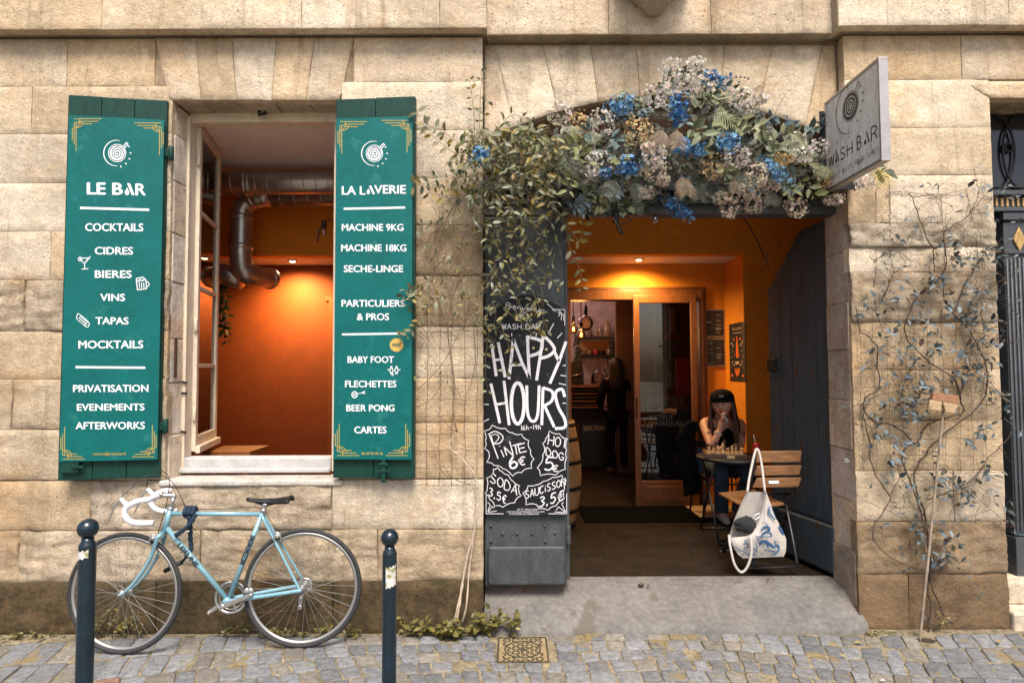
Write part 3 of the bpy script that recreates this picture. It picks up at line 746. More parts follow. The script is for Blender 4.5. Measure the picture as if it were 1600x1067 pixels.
m.box(W(966, 560, 6.0).x, W(966, 560, 6.0).x + .1, 4.9, 6.3, FZ, 3.5)
m.build('bar_room_wall', plast, bld)
m = MB(); m.box(2.6, 2.7, BY + .1, 5.4, FZ, 3.5); m.box(1.4, 2.6, 4.4, 4.5, FZ, 3.5); m.build('dark_partition', mat('dark brown paint', (0.10, 0.05, 0.03), .7, vary=.3, vscale=5), bld)
m = MB(); m.box(-1.0, 3.4, BY + .1, 6.4, 3.2, 3.3); m.build('bar_room_ceiling', mat('tinted ceiling', (0.42, 0.30, 0.30), .85), bld)
m = MB(); a, b = W(514, 470, BY - .02), W(523, 470, BY - .02); m.box(a.x, b.x, BY - .03, BY - .001, FZ, a.z); m.box(a.x - .04, b.x + .4, BY - .02, BY - .001, a.z, a.z + .04); m.build('door_casing', mat('burnt trim', (.25, .06, .004), .6), bld, bevel=.004)
# recessed downlights that are lit
def downlight(px, py, energy, sp=R(105)):
    p = W(px, py, 2.22); p = Vector((p.x, 2.22, CZ))
    mb = MB(); mb.lathe([(.048, -.001), (.05, -.008), (.038, -.010), (.036, -.002)], p, n=20)
    d = mb.build('downlight_ring', whitew, None); tag(d, None)
    return d, p
def spot(name, p, energy, col=(1, .62, .25), size=R(110), blend=.6, rad=.03, aim=(0, 0, -1)):
    l = bpy.data.lights.new(name, 'SPOT'); l.energy = energy; l.color = col; l.spot_size = size; l.spot_blend = blend; l.shadow_soft_size = rad
    o = bpy.data.objects.new(name, l); COL.objects.link(o); o.location = p
    o.rotation_euler = Vector(aim).to_track_quat('-Z', 'Y').to_euler(); return o
bulbm = mat('lit lamp', (1, .8, .5), .5, emit=(1, .72, .36), estr=14)
for (px, py, lab, en) in ((998, 405, 'small lit round downlight in the ceiling above the sliding door', 85), (457, 409, 'small lit round downlight in the orange room behind the window', 130)):
    d = W(px, py, 2.2); p = Vector((d.x, 2.20, CZ))
    t = thing('downlight', lab, 'ceiling light', p, 'recessed downlights')
    mb = MB(); mb.lathe([(.036, -.001), (.05, -.002), (.05, -.007), (.036, -.009)], p, n=20); mb.build('trim_ring', whitew, t)
    mb = MB(); mb.lathe([(.0, -.016), (.020, -.014), (.034, -.004)], p, n=20); mb.build('lens', bulbm, t)
    spot('downlight_lamp', p + Vector((0, -.03, -.03)), en, aim=(0, .12, -1), size=R(158), blend=1.0, rad=.05)
# sliding door: fixed frame, header and one glazed leaf
m = MB()
m.box(DX0 - .012, DX0 + .045, BY - .05, BY + .13, FZ, DZ1 + .03); m.box(DX1 - .03, DX1 + .012, BY - .05, BY + .13, FZ, DZ1 + .03)
m.box(DX0 + .045, DX1 - .03, BY - .045, BY + .128, W(990, 469, BY).z, DZ1 + .028); m.box(DX0 - .02, DX1 + .02, BY - .03, BY - .001, DZ1 + .03, DZ1 + .06)
m.box(DX1 + .012, DX1 + .05, BY - .03, BY - .001, FZ, DZ1 + .06)
sd = m.build('sliding_door', brownw, bld, bevel=.006)
YG = BY - .03
gx0, gx1 = W(990, 600, YG).x, W(1088, 600, YG).x; gz0, gz1 = FZ + .012, W(1030, 462, YG).z
pz0, pz1 = W(1030, 750, YG).z, W(1030, 474, YG).z; sx = W(999, 600, YG).x; tx = W(1079, 600, YG).x
m = MB()
m.box(gx0, sx, YG - .045, YG - .005, gz0, gz1); m.box(tx, gx1, YG - .045, YG - .005, gz0, gz1); m.box(sx, tx, YG - .044, YG - .006, pz1, gz1); m.box(sx, tx, YG - .044, YG - .006, gz0, pz0)
m.box(sx + .03, tx - .03, YG - .056, YG - .044, gz0 + .05, pz0 - .05)
sl_ = m.build('glazed_leaf', brownw, sd, bevel=.005)
m = MB(); m.box(sx - .004, tx + .004, YG - .026, YG - .020, pz0 - .004, pz1 + .004); m.build('pane', glass_mat('door glass', (.8, .8, .8), .05), sl_)
m = MB(); m.box(gx0 + .012, gx0 + .022, YG - .075, YG - .045, 1.1, 1.3); m.build('handle', iron, sl_, bevel=.003)
# ================================================================ pavement
sett = mat('granite setts', (.3, .3, .3), 0.75, attr=True, vary=0.40, vscale=26, bump=0.8, bscale=90, wear=(0.20, 0.15, 0.065), wscale=3.2, wth=0.57)
joint = mat('sandy joints', (0.19, 0.155, 0.095), 0.95, vary=0.45, vscale=6, bump=0.6, bscale=60, wear=(0.075, 0.065, 0.03), wscale=9, wth=0.58)
m = MB(); m.box(-60, 60, -60, .25, -.9, -.0065)
tag(m.build('pavement', joint), 'ground under the sett paving with sandy joints', None, kind='structure')
MH = [GZ(779, 996), GZ(854, 996), GZ(858.5, 1035), GZ(775.5, 1035)]     # manhole cover corners
mhx0, mhx1 = (MH[0].x + MH[3].x) / 2, (MH[1].x + MH[2].x) / 2; mhy1, mhy0 = MH[0].y, MH[2].y
holes = [(GZ(700, 995), .10), (GZ(1447, 998), .085)]
m = MB(); rs = random.Random(3)
NI, NJ = 106, 40; PW, PH = 0.112, 0.120
def warp(i, j):
    u = -5.8 + i * PW; v = -.055 - j * PH
    a = max(0.0, min(1.0, (-u + .2) / 1.6)); b = max(0.0, min(1.0, (u - .9) / 1.4))
    x = u + b * v * .55 - a * v * .55
    y = v + a * (.33 * (u + .9)) * min(1.0, -v / .35) * .8 + .03 * math.sin(u * 2.3 + v) - b * .12 * (u - .9) * min(1.0, -v / .5)
    return Vector((x, y))
for j in range(NJ):
    off = rs.uniform(0, 1)
    i = -4 + off
    while i < NI:
        w_ = rs.uniform(.78, 1.25)
        q = [warp(i, j), warp(i + w_, j), warp(i + w_ + rs.uniform(-.06, .06), j + 1), warp(i + rs.uniform(-.06, .06), j + 1)]
        i += w_
        c = sum(q, Vector((0, 0))) / 4
        if c.y > -.03 or c.y < -4.6 or abs(c.x) > 5.6: continue
        if mhx0 - .012 < c.x < mhx1 + .012 and mhy0 - .012 < c.y < mhy1 + .012: continue
        if any((Vector((h.x, h.y)) - c).length < r for h, r in holes): continue
        q = [Vector((p.x, min(p.y, -.012))) for p in q]
        for p in q:                                    # setts cut to fit round the cover
            if mhx0 - .004 < p.x < mhx1 + .004 and mhy0 - .004 < p.y < mhy1 + .004:
                if mhx0 < c.x < mhx1: p.y = mhy0 - .005 if c.y < mhy0 else mhy1 + .005
                elif c.x < mhx0: p.x = mhx0 - .005
                else: p.x = mhx1 + .005
        c = sum(q, Vector((0, 0))) / 4
        # worn outline: 12 points, pulled in for the joint
        ring = []
        for k in range(4):
            a, b = q[k], q[(k + 1) % 4]
            for t in (.09, .5, .91): ring.append(a.lerp(b, t))
        gap = rs.uniform(.003, .0075)
        ring = [c + (p - c) * (1 - gap / max(.03, (p - c).length)) + Vector((rs.uniform(-.0055, .0055), rs.uniform(-.0055, .0055))) for p in ring]
        h = rs.gauss(0, .003); tx, ty = rs.gauss(0, .022), rs.gauss(0, .022)
        g = rs.uniform(.115, .20)
        col = (g * .98, g, g * 1.03) if rs.random() < .75 else (g * 1.10, g * 1.0, g * .84)
        if rs.random() < .003: col = (.22, .12, .085)
        def zz(p): return h + (p.x - c.x) * tx + (p.y - c.y) * ty
        vs = []
        for (s, dz) in ((1.0, -.03), (.988, -.0045), (.968, -.0010), (.80, .000)):
            for p in ring:
                pp = c + (p - c) * s; vs.append((pp.x, pp.y, zz(pp) + dz + (rs.uniform(-.0022, .0022) if s < .9 else 0)))
        vs.append((c.x, c.y, h + .001)); n = 12
        fs = [(a * n + k, (a + 1) * n + k, (a + 1) * n + (k + 1) % n, a * n + (k + 1) % n) for a in range(3) for k in range(n)]
        fs += [(3 * n + k, 4 * n, 3 * n + (k + 1) % n) for k in range(n)]
        m.add(vs, [f[::-1] for f in fs], 0, col, True)
tag(m.build('sett_pavement', sett), 'irregular grey granite setts with sandy joints', None, kind='structure')
# soil pits where the two climbers grow
soil = mat('dark soil', (0.03, 0.022, 0.014), 1.0, vary=.5, vscale=40, bump=1.0, bscale=50)
# manhole cover
castm = mat('worn cast iron', (0.055, 0.045, 0.032), 0.65, 0.2, vary=.4, vscale=20, bump=.2, bscale=60)
t = thing('manhole_cover', 'square cast iron cover with a ring pattern set in the cobbled pavement', 'manhole cover', ((mhx0 + mhx1) / 2, (mhy0 + mhy1) / 2, -.01))
cx, cy = (mhx0 + mhx1) / 2, (mhy0 + mhy1) / 2; hw, hh = (mhx1 - mhx0) / 2, (mhy1 - mhy0) / 2
m = MB(); m.box(cx - hw, cx + hw, cy - hh, cy + hh, -.03, .001); m.build('plate', mat('sandy iron', (0.25, 0.19, 0.095), .8, .1, vary=.4, vscale=30), t, bevel=.002)
m = MB()
for a, b, c_, d in ((-1, 1, .94, 1), (-1, 1, -1, -.94), (-1, -.94, -.94, .94), (.94, 1, -.94, .94)): m.box(cx + a * hw, cx + b * hw, cy + c_ * hh, cy + d * hh, .0012, .005)
m.build('rim', castm, t)
m = MB()
m.lathe([(.62 * hh, .001), (.62 * hh, .005), (.67 * hh, .005), (.67 * hh, .001)], (cx, cy, 0), n=40, ring=True); m.lathe([(.0, .006), (.09 * hh, .005), (.12 * hh, .001)], (cx, cy, 0), n=16)
g = .026
for a in range(-6, 7):
    for b in range(-6, 7):
        x, y = cx + a * g, cy + b * g
        if abs(x - cx) > hw * .9 or abs(y - cy) > hh * .88: continue
        d = math.hypot(x - cx, y - cy)
        if .55 * hh < d < .74 * hh or d < .14 * hh: continue
        an = math.pi / 4 if (a + b) % 2 else -math.pi / 4
        m.obox((x, y, .003), Vector((math.cos(an), math.sin(an), 0)) * .0115, Vector((-math.sin(an), math.cos(an), 0)) * .003, (0, 0, .0018))
m.build('relief', castm, t)

# ================================================================ bollards
bolm = mat('chipped dark blue bollard paint', (0.0035, 0.0125, 0.021), 0.25, vary=.3, vscale=12, wear=(0.09, 0.055, 0.045), wscale=22, wth=0.665, bump=.08, bscale=60, coat=.2)
stick = mat('torn sticker', (0.55, 0.53, 0.50), .6, wear=(0.24, 0.22, 0.08), wscale=35, wth=.5)
def bollard(px, py_top, wpx, label, st):
    s = wpx / .066; D = FPX / s; Y = CAM.y + D
    top = W(px, py_top, Y); x = top.x
    t = thing('bollard', label, 'bollard', (x, Y, 0), 'dark blue street bollards')
    zt = top.z; rb = .0365
    m = MB(); m.lathe([(.045, -.02), (.045, .02), (.032, .035), (.0295, .06), (.0295, zt - .105), (.029, zt - .098), (.027, zt - .092), (.021, zt - .082), (.02, zt - .068)], (x, Y, 0), n=32)
    m.build('post', bolm, t)
    m = MB(); m.ball((x, Y, zt - rb), rb, 32); m.build('ball', bolm, t)
    m = MB(); a0, a1, z0, z1 = st; vs = []
    k = 10
    for i in range(k + 1):
        a = R(a0 + (a1 - a0) * i / k); j = .004 * math.sin(i * 2.1)
        vs += [(x + math.sin(a) * .0300, Y - math.cos(a) * .0300, zt - z0 + j + i * .001), (x + math.sin(a) * .0300, Y - math.cos(a) * .0300, zt - z1 - j + i * .0012)]
    m.add(vs, [(2 * i, 2 * i + 1, 2 * i + 3, 2 * i + 2) for i in range(k)]); m.build('sticker', stick, t)
bollard(138, 810, 27.0, 'dark blue bollard with a torn white sticker in front of the bicycle', (-75, 40, .12, .15))
bollard(609, 826, 24.5, 'dark blue bollard with rust patches and a green and white sticker, right of the bicycle', (-20, 70, .152, .235))

# ================================================================ sign panels on the shutters
teal = mat('teal sign panel', (0.0004, 0.100, 0.096), 0.45, spec=.25, vary=.13, vscale=4, wear=(0.012, 0.13, 0.122), wscale=7, wth=.60)
wht = mat('white lettering', (0.72, 0.73, 0.76), 0.6)
gld = mat('gold line', (0.40, 0.29, 0.06), 0.5)
bdg = mat('amber badge', (0.52, 0.34, 0.08), 0.5)
def logo(mb, pl, cx, cy, r, mi, k=1):
    """cup seen from above with a spiral and drops"""
    put_line(mb, pl, arc(cx, cy, r, r, 85, 285, 24), r * .075, mi, k, taper=True)
    put_line(mb, pl, arc(cx + r * .05, cy - r * 0, r * .68, r * .68, 0, 360, 30)[:-1], r * .05, mi, k, closed=True)
    sp = [(cx + r * .05 + (.04 + .54 * i / 70) * r * math.cos(i * .27), cy + (.04 + .54 * i / 70) * r * math.sin(i * .27)) for i in range(71)]
    put_line(mb, pl, sp, r * .10, mi, k)
    put_line(mb, pl, arc(cx + r * .05, cy, r * .55, r * .55, 0, 360, 28)[:-1], r * .07, mi, k, closed=True)
    put_line(mb, pl, [(cx + r * .5, cy - r * .5), (cx + r * .78, cy - r * .82), (cx + r * .9, cy - r * .7), (cx + r * .6, cy - r * .38)], r * .07, mi, k)
    for a in (-28, 0, 24, 48, 72):
        x, y = cx + r * 1.1 * math.cos(R(a)), cy + r * 1.1 * math.sin(R(a))
        dx, dy = math.cos(R(a)), math.sin(R(a))
        put_poly(mb, pl, [(x - dx * r * .1, y - dy * r * .1), (x - dy * r * .055, y + dx * r * .055), (x + dx * r * .1, y + dy * r * .1), (x + dy * r * .055, y - dx * r * .055)], mi, k)
def corner(mb, pl, x, y, sx, sy, mi, k=1.0):
    f_ = .80 if sy < 0 else 1.0
    for pts in ([(0, 0), (43 * f_, 0)], [(6, 4), (38 * f_, 4)], [(10, 8), (28 * f_, 8)], [(0, 0), (0, 0)], [(-3, 15), (-3, 34)], [(0, 6), (0, 40)], [(3, 5), (3, 50)], [(0, 6), (11, 6)], [(-3, 15), (0, 15)]):
        put_line(mb, pl, [(x + sx * a, y + sy * b) for a, b in pts], 1.1, mi, k)
    put_line(mb, pl, [(x + sx * a, y + sy * b) for a, b in arc(3, 5, 11, 9, -10, 95, 10)], 1.1, mi, k)
    put_line(mb, pl, [(x + sx * a, y + sy * b) for a, b in arc(1, 4, 8, 9, -30, 90, 10)], 1.1, mi, k)
def panel(name, label, o, U, N, tl, tr, br, bl):
    pl = Plane(o + N * .03, N, .0)
    P = [pl.at(*c) for c in (tl, tr, br, bl)]
    xl = (P[0] + P[3]) / 2; xr = (P[1] + P[2]) / 2; zt = (P[0].z + P[1].z) / 2; zb = (P[2].z + P[3].z) / 2
    mb = MB(); f = [Vector((xl.x, xl.y, zb)), Vector((xr.x, xr.y, zb)), Vector((xr.x, xr.y, zt)), Vector((xl.x, xl.y, zt))]
    mb.prism(f, -N * .012, 0)
    mid = (xl + xr) / 2                                # small distance blocks that hold it off the leaf
    for s in (.06, .94):
        for z in (zb + .2, (zb + zt) / 2, zt - .2): mb.obox(xl.lerp(xr, s) * 1 + Vector((0, 0, z - xl.lerp(xr, s).z)) - N * .020, U * .02, N * .0075, Vector((0, 0, .03)), 1)
    return mb, Plane(o + N * .03, N, .0012)
mb, pl = panel('menu_sign', '', o1, U1, N1, (108, 180), (256.7, 187.5), (245.5, 717), (92.5, 722))
w = .012
lines = [('COCKTAILS', 133, 349, 224, 361.5, .0), ('CIDRES', 148, 386, 208, 398), ('BIERES', 148, 422.5, 206, 434.5), ('VINS', 156.5, 459, 195.5, 470.5), ('TAPAS', 149, 495.5, 201, 507),
         ('MOCKTAILS', 122.5, 532, 224, 544.5), ('PRIVATISATION', 114, 601, 232, 612.5), ('EVENEMENTS', 120, 630.5, 226, 641.5), ('AFTERWORKS', 118, 659, 226.5, 670.5)]
for l in lines: put_text(mb, pl, l[0], *l[1:5], 1, off=.026, slope=.005 if l[2] < 500 else -.004)
put_text(mb, pl, 'LE B', 135.5, 285.5, 192, 304.5, 1, off=.035, slope=.015); put_text(mb, pl, 'R', 211.5, 287, 228, 305.5, 1, off=.026)
put_poly(mb, pl, [(198.5, 286.5), (203, 286.6), (210.5, 305), (206, 305)], 1)
put_poly(mb, pl, [(x, y) for x, y in arc(198.5, 301, 3.6, 4.0, -50, 230, 14)] + [(198.8, 293)], 1)
put_line(mb, pl, [(125, 325), (233, 328)], 3.6, 1); put_line(mb, pl, [(118, 573.5), (227, 574.5)], 3.4, 1)
put_text(mb, pl, 'contact@washbar.fr', 145, 706.5, 197.5, 712, 2, off=.02)
logo(mb, pl, 182, 239.5, 20, 1)
for x, y, sx, sy in ((116, 186, 1, 1), (252, 192.5, -1, 1), (98, 717, 1, -1), (241, 713.5, -1, -1)): corner(mb, pl, x, y, sx, sy, 2)
# icons: cocktail glass, beer mug, hot dog
put_line(mb, pl, [(124, 404), (140, 403), (132, 412), (124, 404)], 1.2, 1); put_line(mb, pl, [(132, 412), (132.5, 420)], 1.2, 1); put_line(mb, pl, [(127.5, 420.5), (138, 420)], 1.3, 1)
put_line(mb, pl, arc(125, 405, 3, 3, 0, 360, 12), 1, 1); put_line(mb, pl, [(134, 408), (141.5, 400.5)], 1, 1)
put_line(mb, pl, [(213, 439), (228, 437), (229, 451), (215, 453), (213, 439)], 1.4, 1); put_line(mb, pl, arc(229.5, 444, 3.5, 4, -90, 90, 8), 1.2, 1)
put_line(mb, pl, arc(216, 437, 3.2, 2.6, 0, 360, 12), 1.6, 1); put_line(mb, pl, arc(222, 436, 3.6, 2.8, 0, 360, 12), 1.6, 1)
for x in (217.5, 221, 224.5): put_line(mb, pl, [(x, 441.5), (x + .6, 450)], 1.2, 1)
for d in (-3.2, 0, 3.2): put_line(mb, pl, [(123 + d * .7, 496 - d * .9), (129 + d * .8, 501.5 - d * .8), (136 + d * .5, 506.5 - d * .8)], 1.3, 1)
put_line(mb, pl, crv([(120, 494), (123, 490.5), (138, 503), (139, 508), (135, 510.5), (121, 499), (120, 494)]), 1.1, 1)
tag(mb.build('menu_sign', [teal, wht, gld]), 'teal sign panel headed LE BAR on the wider left shutter', 'sign', 'lettered sign panels on the shutters')
mb, pl = panel('menu_sign', '', o2, U2, N2, (526, 185), (645, 182.6), (642.5, 718), (521, 717))
for l in [('MACHINE 9KG', 534, 350, 630.5, 361), ('MACHINE 18KG', 533, 382, 635, 393), ('SECHE-LINGE', 537, 414.5, 630, 425.5), ('PARTICULIERS', 533.5, 468.5, 632.5, 479.5), ('& PROS', 557.5, 489.5, 608, 500.5),
          ('BABY FOOT', 543, 556.5, 615.5, 567), ('FLECHETTES', 539, 594.5, 619.5, 605), ('BEER PONG', 541, 632, 616.5, 642.5), ('CARTES', 553.5, 666, 604, 677)]:
    put_text(mb, pl, *l, 1, off=.026)
put_text(mb, pl, 'LA L', 534, 291, 571, 304.5, 1, off=.026); put_text(mb, pl, 'VERIE', 584.5, 289.5, 634.5, 303, 1, off=.026)
put_poly(mb, pl, [(576.5, 290.5), (580, 290.4), (586, 303.5), (582.4, 303.6)], 1); put_poly(mb, pl, arc(575.5, 300.5, 2.7, 3.0, -50, 230, 12) + [(575.8, 294.5)], 1)
put_line(mb, pl, [(537, 326.5), (633, 324.5)], 3.2, 1); put_line(mb, pl, [(534.5, 522.5), (633.5, 521)], 3.0, 1)
put_text(mb, pl, '06 69 93 44 16', 565, 706, 598, 710.5, 2, off=.03)
logo(mb, pl, 584, 240, 19, 1)
for x, y, sx, sy in ((531, 190.5, 1, 1), (639, 188.5, -1, 1), (527, 711.5, 1, -1), (637, 711.5, -1, -1)): corner(mb, pl, x, y, sx, sy, 2)
st = [(619.6 + (11.5 if i % 2 else 9.6) * math.cos(i * math.pi / 20), 539 + (11.5 if i % 2 else 9.6) * math.sin(i * math.pi / 20)) for i in range(40)]
mb.add([pl.at(x, y) for x, y in st] + [pl.at(619.6, 539)], [(i, (i + 1) % 40, 40) for i in range(40)], 3)
put_text(mb, pl, 'FREE', 613, 536.5, 626, 541.5, 0, off=.02, k=2)
for x in (611.5, 619.5):                              # table football players on their bar, dart and target
    put_line(mb, pl, arc(x, 578.5, 2.6, 3.4, 0, 360, 12), 1.2, 1); put_line(mb, pl, arc(x, 573.6, 1.3, 1.3, 0, 360, 8), 1.2, 1); put_line(mb, pl, [(x - 1, 582), (x - 1, 585)], 1, 1); put_line(mb, pl, [(x + 1.2, 582), (x + 1.2, 585)], 1, 1)
put_line(mb, pl, [(605.5, 577.5), (608.6, 577.5)], 1.2, 1); put_line(mb, pl, [(622.5, 577.5), (625.8, 577.5)], 1.2, 1); put_line(mb, pl, arc(613.5, 585, 1.5, 1.5, 0, 360, 8), .9, 1)
put_line(mb, pl, arc(554, 616.5, 4.2, 4.8, 0, 360, 16), 1.5, 1); put_line(mb, pl, arc(554, 616.5, 1.5, 1.7, 0, 360, 10), 1.2, 1); put_line(mb, pl, [(555, 616), (566, 613.5)], 1, 1)
put_line(mb, pl, [(565, 614), (570, 610.8)], 1.4, 1); put_line(mb, pl, [(565.5, 613.8), (570.5, 614.4)], 1.4, 1)
tag(mb.build('menu_sign', [teal, wht, gld, bdg]), 'teal sign panel headed LA LAVERIE on the right shutter', 'sign', 'lettered sign panels on the shutters')

# ================================================================ chalk board on the left door leaf
boardm = mat('blackboard', (0.007, 0.0075, 0.009), 0.6, spec=.25, vary=.35, vscale=6, wear=(0.03, 0.03, 0.032), wscale=5, wth=.58)
chalk = mat('white chalk', (0.62, 0.60, 0.62), 0.9, vary=.25, vscale=60, wear=(0.12, 0.12, 0.12), wscale=130, wth=.60)
YB = YL - .034
pl = Plane((0, YB, 0), (0, -1, 0), .0012)
mb = MB()
out = [(756, 804), (756, 497)] + [(757 + (882 - 757) * t, 497 - 30 * math.sin(math.pi * min(1, t * .98 + .01)) - 12 * t) for t in [i / 14 for i in range(15)]] + [(882, 483), (886.5, 805)]
mb.prism([W(x, y, YB) for x, y in out], (0, .014, 0), 0)
zu = lambda x, y: (750 + x / 5.207, 455 + y / 5.207); zl_ = lambda x, y: (750 + x / 6.273, 640 + y / 6.273)
def S(f, pts, w_, k=1.0, c=False): put_line(mb, pl, crv([f(*p) for p in pts]) if c else [f(*p) for p in pts], w_, 1, k)
for pts in ([(95, 430), (132, 690)], [(148, 415), (205, 700)], [(272, 390), (236, 715)], [(270, 390), (345, 590), (404, 710)], [(385, 362), (402, 712)], [(517, 348), (460, 725)], [(600, 480), (642, 570)], [(700, 410), (640, 580), (568, 750)]): S(zu, pts, 4.6)
for pts in ([(112, 560), (190, 553)], [(256, 602), (350, 596)]): S(zu, pts, 3.6, 1.3)
S(zu, [(380, 370), (490, 400), (505, 450), (480, 500), (398, 530)], 4.8, 1.2, True); S(zu, [(512, 355), (585, 430), (605, 480), (560, 525), (492, 545)], 4.8, 1.2, True)
for pts in ([(767, 599), (781, 661)], [(787.5, 595), (795.5, 664)], [(848.5, 605), (846.5, 664)], [(851, 634), (866, 667)]): put_line(mb, pl, pts, 4.4, 1)
put_line(mb, pl, [(774, 632), (793, 629)], 3.8, 1, 1.3)
put_line(mb, pl, arc(809, 630, 10, 32, 0, 360, 30)[:-1], 5.4, 1, closed=True)
put_line(mb, pl, crv([(823, 602), (824.5, 645), (832, 658), (840, 648), (842.5, 602)]), 4.4, 1)
put_line(mb, pl, crv([(848.5, 605.5), (863, 612), (862, 626), (850, 634)]), 4.4, 1, 1.2)
put_line(mb, pl, crv([(882.5, 620), (878, 608), (868, 614), (872, 635), (882, 654), (882.5, 667), (867, 669.5)]), 4.6, 1)
for pts in ([(600, 262), (555, 345)], [(668, 340), (628, 382)], [(698, 600), (675, 606)], [(700, 690), (655, 683)], [(700, 762), (640, 748)], [(700, 910), (672, 910)], [(32, 603), (62, 603)], [(32, 920), (72, 920)], [(32, 1060), (72, 1038)], [(258, 340), (258, 365)], [(462, 340), (455, 368)], [(205, 345), (210, 352)], [(322, 358), (326, 362)]): S(zu, pts, 1.3)
put_stroke(mb, pl, 'Bienvenue', *zu(205, 92), *zu(520, 135), 1.1, 1, slope=.13, lean=.3, gap=.1)
put_stroke(mb, pl, 'WASH BAR', *zu(180, 268), *zu(490, 308), 1.3, 1)
c = zu(350, 195); put_line(mb, pl, arc(*c, 5, 5.5, 60, 330, 14), 1, 1); put_line(mb, pl, arc(*c, 2, 2.2, 0, 360, 10), .9, 1)
for a in range(-40, 80, 24): put_line(mb, pl, [(c[0] + 6.5 * math.cos(R(a)), c[1] + 6.5 * math.sin(R(a))), (c[0] + 8.3 * math.cos(R(a)), c[1] + 8.3 * math.sin(R(a)))], .9, 1)
for f, k, pts in ((zu, 1, [(545, 100), (600, 148), (690, 150), (690, 280)]), (zu, 1, [(585, 150), (650, 175), (640, 205)]), (zu, 1, [(600, 150), (665, 190), (660, 235)]), (zu, 1, [(640, 152), (682, 200), (680, 240)]),
                  (zl_, 1, [(60, 830), (60, 1018), (230, 1018)]), (zl_, 1, [(75, 905), (100, 930), (75, 1000)]), (zl_, 1, [(80, 1000), (120, 945), (140, 965)]), (zl_, 1, [(85, 1003), (165, 990)]),
                  (zl_, 1, [(850, 820), (850, 1018), (670, 1018)]), (zl_, 1, [(840, 1000), (800, 920), (820, 905)]), (zl_, 1, [(835, 1003), (770, 950), (745, 985)]), (zl_, 1, [(830, 1005), (730, 1000)])): S(f, pts, 1.0)
def burst(sp):
    cx = sum(p[0] for p in sp) / len(sp); cy = sum(p[1] for p in sp) / len(sp); out = []
    for i, p in enumerate(sp):
        q = sp[(i + 1) % len(sp)]; mx, my = (p[0] + q[0]) / 2, (p[1] + q[1]) / 2; k = .13
        cxx, cyy = mx + (cx - mx) * k, my + (cy - my) * k
        for t in (0, .25, .5, .75):
            out.append(zl_((1 - t) ** 2 * p[0] + 2 * t * (1 - t) * cxx + t * t * q[0], (1 - t) ** 2 * p[1] + 2 * t * (1 - t) * cyy + t * t * q[1]))
    put_line(mb, pl, out, 1.15, 1, closed=True)
burst([(118, 150), (248, 182), (318, 225), (408, 238), (478, 300), (498, 398), (530, 485), (508, 572), (408, 615), (322, 650), (222, 575), (135, 545), (65, 515), (90, 430), (42, 378), (52, 300), (40, 205)])
burst([(680, 205), (780, 235), (852, 280), (848, 400), (848, 470), (835, 585), (745, 640), (590, 645), (560, 570), (605, 510), (615, 440), (635, 390), (615, 330), (645, 280)])
burst([(170, 560), (210, 600), (280, 640), (330, 705), (390, 745), (385, 800), (405, 840), (340, 910), (225, 955), (145, 945), (95, 880), (50, 820), (70, 760), (65, 665), (120, 630), (130, 580)])
burst([(805, 640), (845, 690), (830, 770), (825, 870), (745, 940), (665, 985), (575, 970), (540, 925), (450, 930), (420, 815), (470, 745), (550, 735), (620, 700), (715, 660)])
for pts in ([(88, 235), (178, 478)], [(205, 395), (235, 462)], [(190, 352), (194, 360)], [(235, 362), (262, 447)], [(236, 362), (330, 455)], [(290, 310), (330, 455)], [(318, 352), (408, 328)], [(345, 345), (362, 437)], [(440, 325), (370, 345), (392, 422), (457, 405)], [(380, 382), (437, 368)]): S(zl_, pts, 1.7)
S(zl_, [(78, 242), (150, 212), (225, 262), (200, 322), (130, 337)], 1.6, 1, True); S(zl_, [(108, 250), (160, 240), (185, 275), (135, 325), (108, 250)], 1.2, 1.2, True)
S(zl_, [(325, 458), (292, 520), (305, 568), (345, 565), (362, 530), (330, 508), (298, 535)], 3.0, 1, True); put_stroke(mb, pl, '\u20ac', *zl_(375, 460), *zl_(445, 540), 2.0, 1)
put_stroke(mb, pl, 'HOT', *zl_(665, 245), *zl_(850, 340), 1.5, 1, slope=.22, lean=.12); put_stroke(mb, pl, 'DOG', *zl_(648, 372), *zl_(822, 445), 1.5, 1, slope=.32)
put_stroke(mb, pl, '5', *zl_(625, 468), *zl_(720, 590), 2.4, 1, lean=.15); put_stroke(mb, pl, '\u20ac', *zl_(700, 545), *zl_(770, 605), 1.6, 1)
put_stroke(mb, pl, 'SODA', *zl_(95, 610), *zl_(360, 705), 1.5, 1, slope=.5, lean=.15); put_stroke(mb, pl, '3,5\u20ac', *zl_(82, 755), *zl_(255, 835), 1.6, 1, slope=.5, lean=.1)
put_stroke(mb, pl, 'SAUCiSSON', *zl_(445, 800), *zl_(835, 872), 1.4, 1, slope=-.34); put_stroke(mb, pl, '3,5\u20ac', *zl_(575, 862), *zl_(815, 955), 2.0, 1, slope=-.30, lean=.1)
put_stroke(mb, pl, '16h-19h', *zl_(402, 155), *zl_(597, 200), 1.0, 1, slope=-.04)
for tx, a, b, y in (('PRIX TTC - SERVICE COMPRIS', 365, 568, 968), ("L'ABUS D'ALCOOL EST DANGEREUX POUR LA SANTE", 262, 632, 990), ('A CONSOMMER AVEC MODERATION', 283, 578, 1012)):
    put_text(mb, pl, tx, *zl_(a, y), *zl_(b, y + 17), 1, off=.01)
for x, y in ((435, 462), (540, 473)):
    p = zu(x, y); put_poly(mb, pl, arc(*p, 1.9, 1.9, 0, 340, 12), 2, 2); put_poly(mb, pl, arc(p[0] + .2, p[1] + .2, .9, .9, 0, 340, 8), 0, 3)
tag(mb.build('chalkboard', [boardm, chalk, mat('cream dot', (.6, .5, .25), .5)]), 'tall black chalkboard reading HAPPY HOURS hung on the grey door leaf', 'chalkboard')

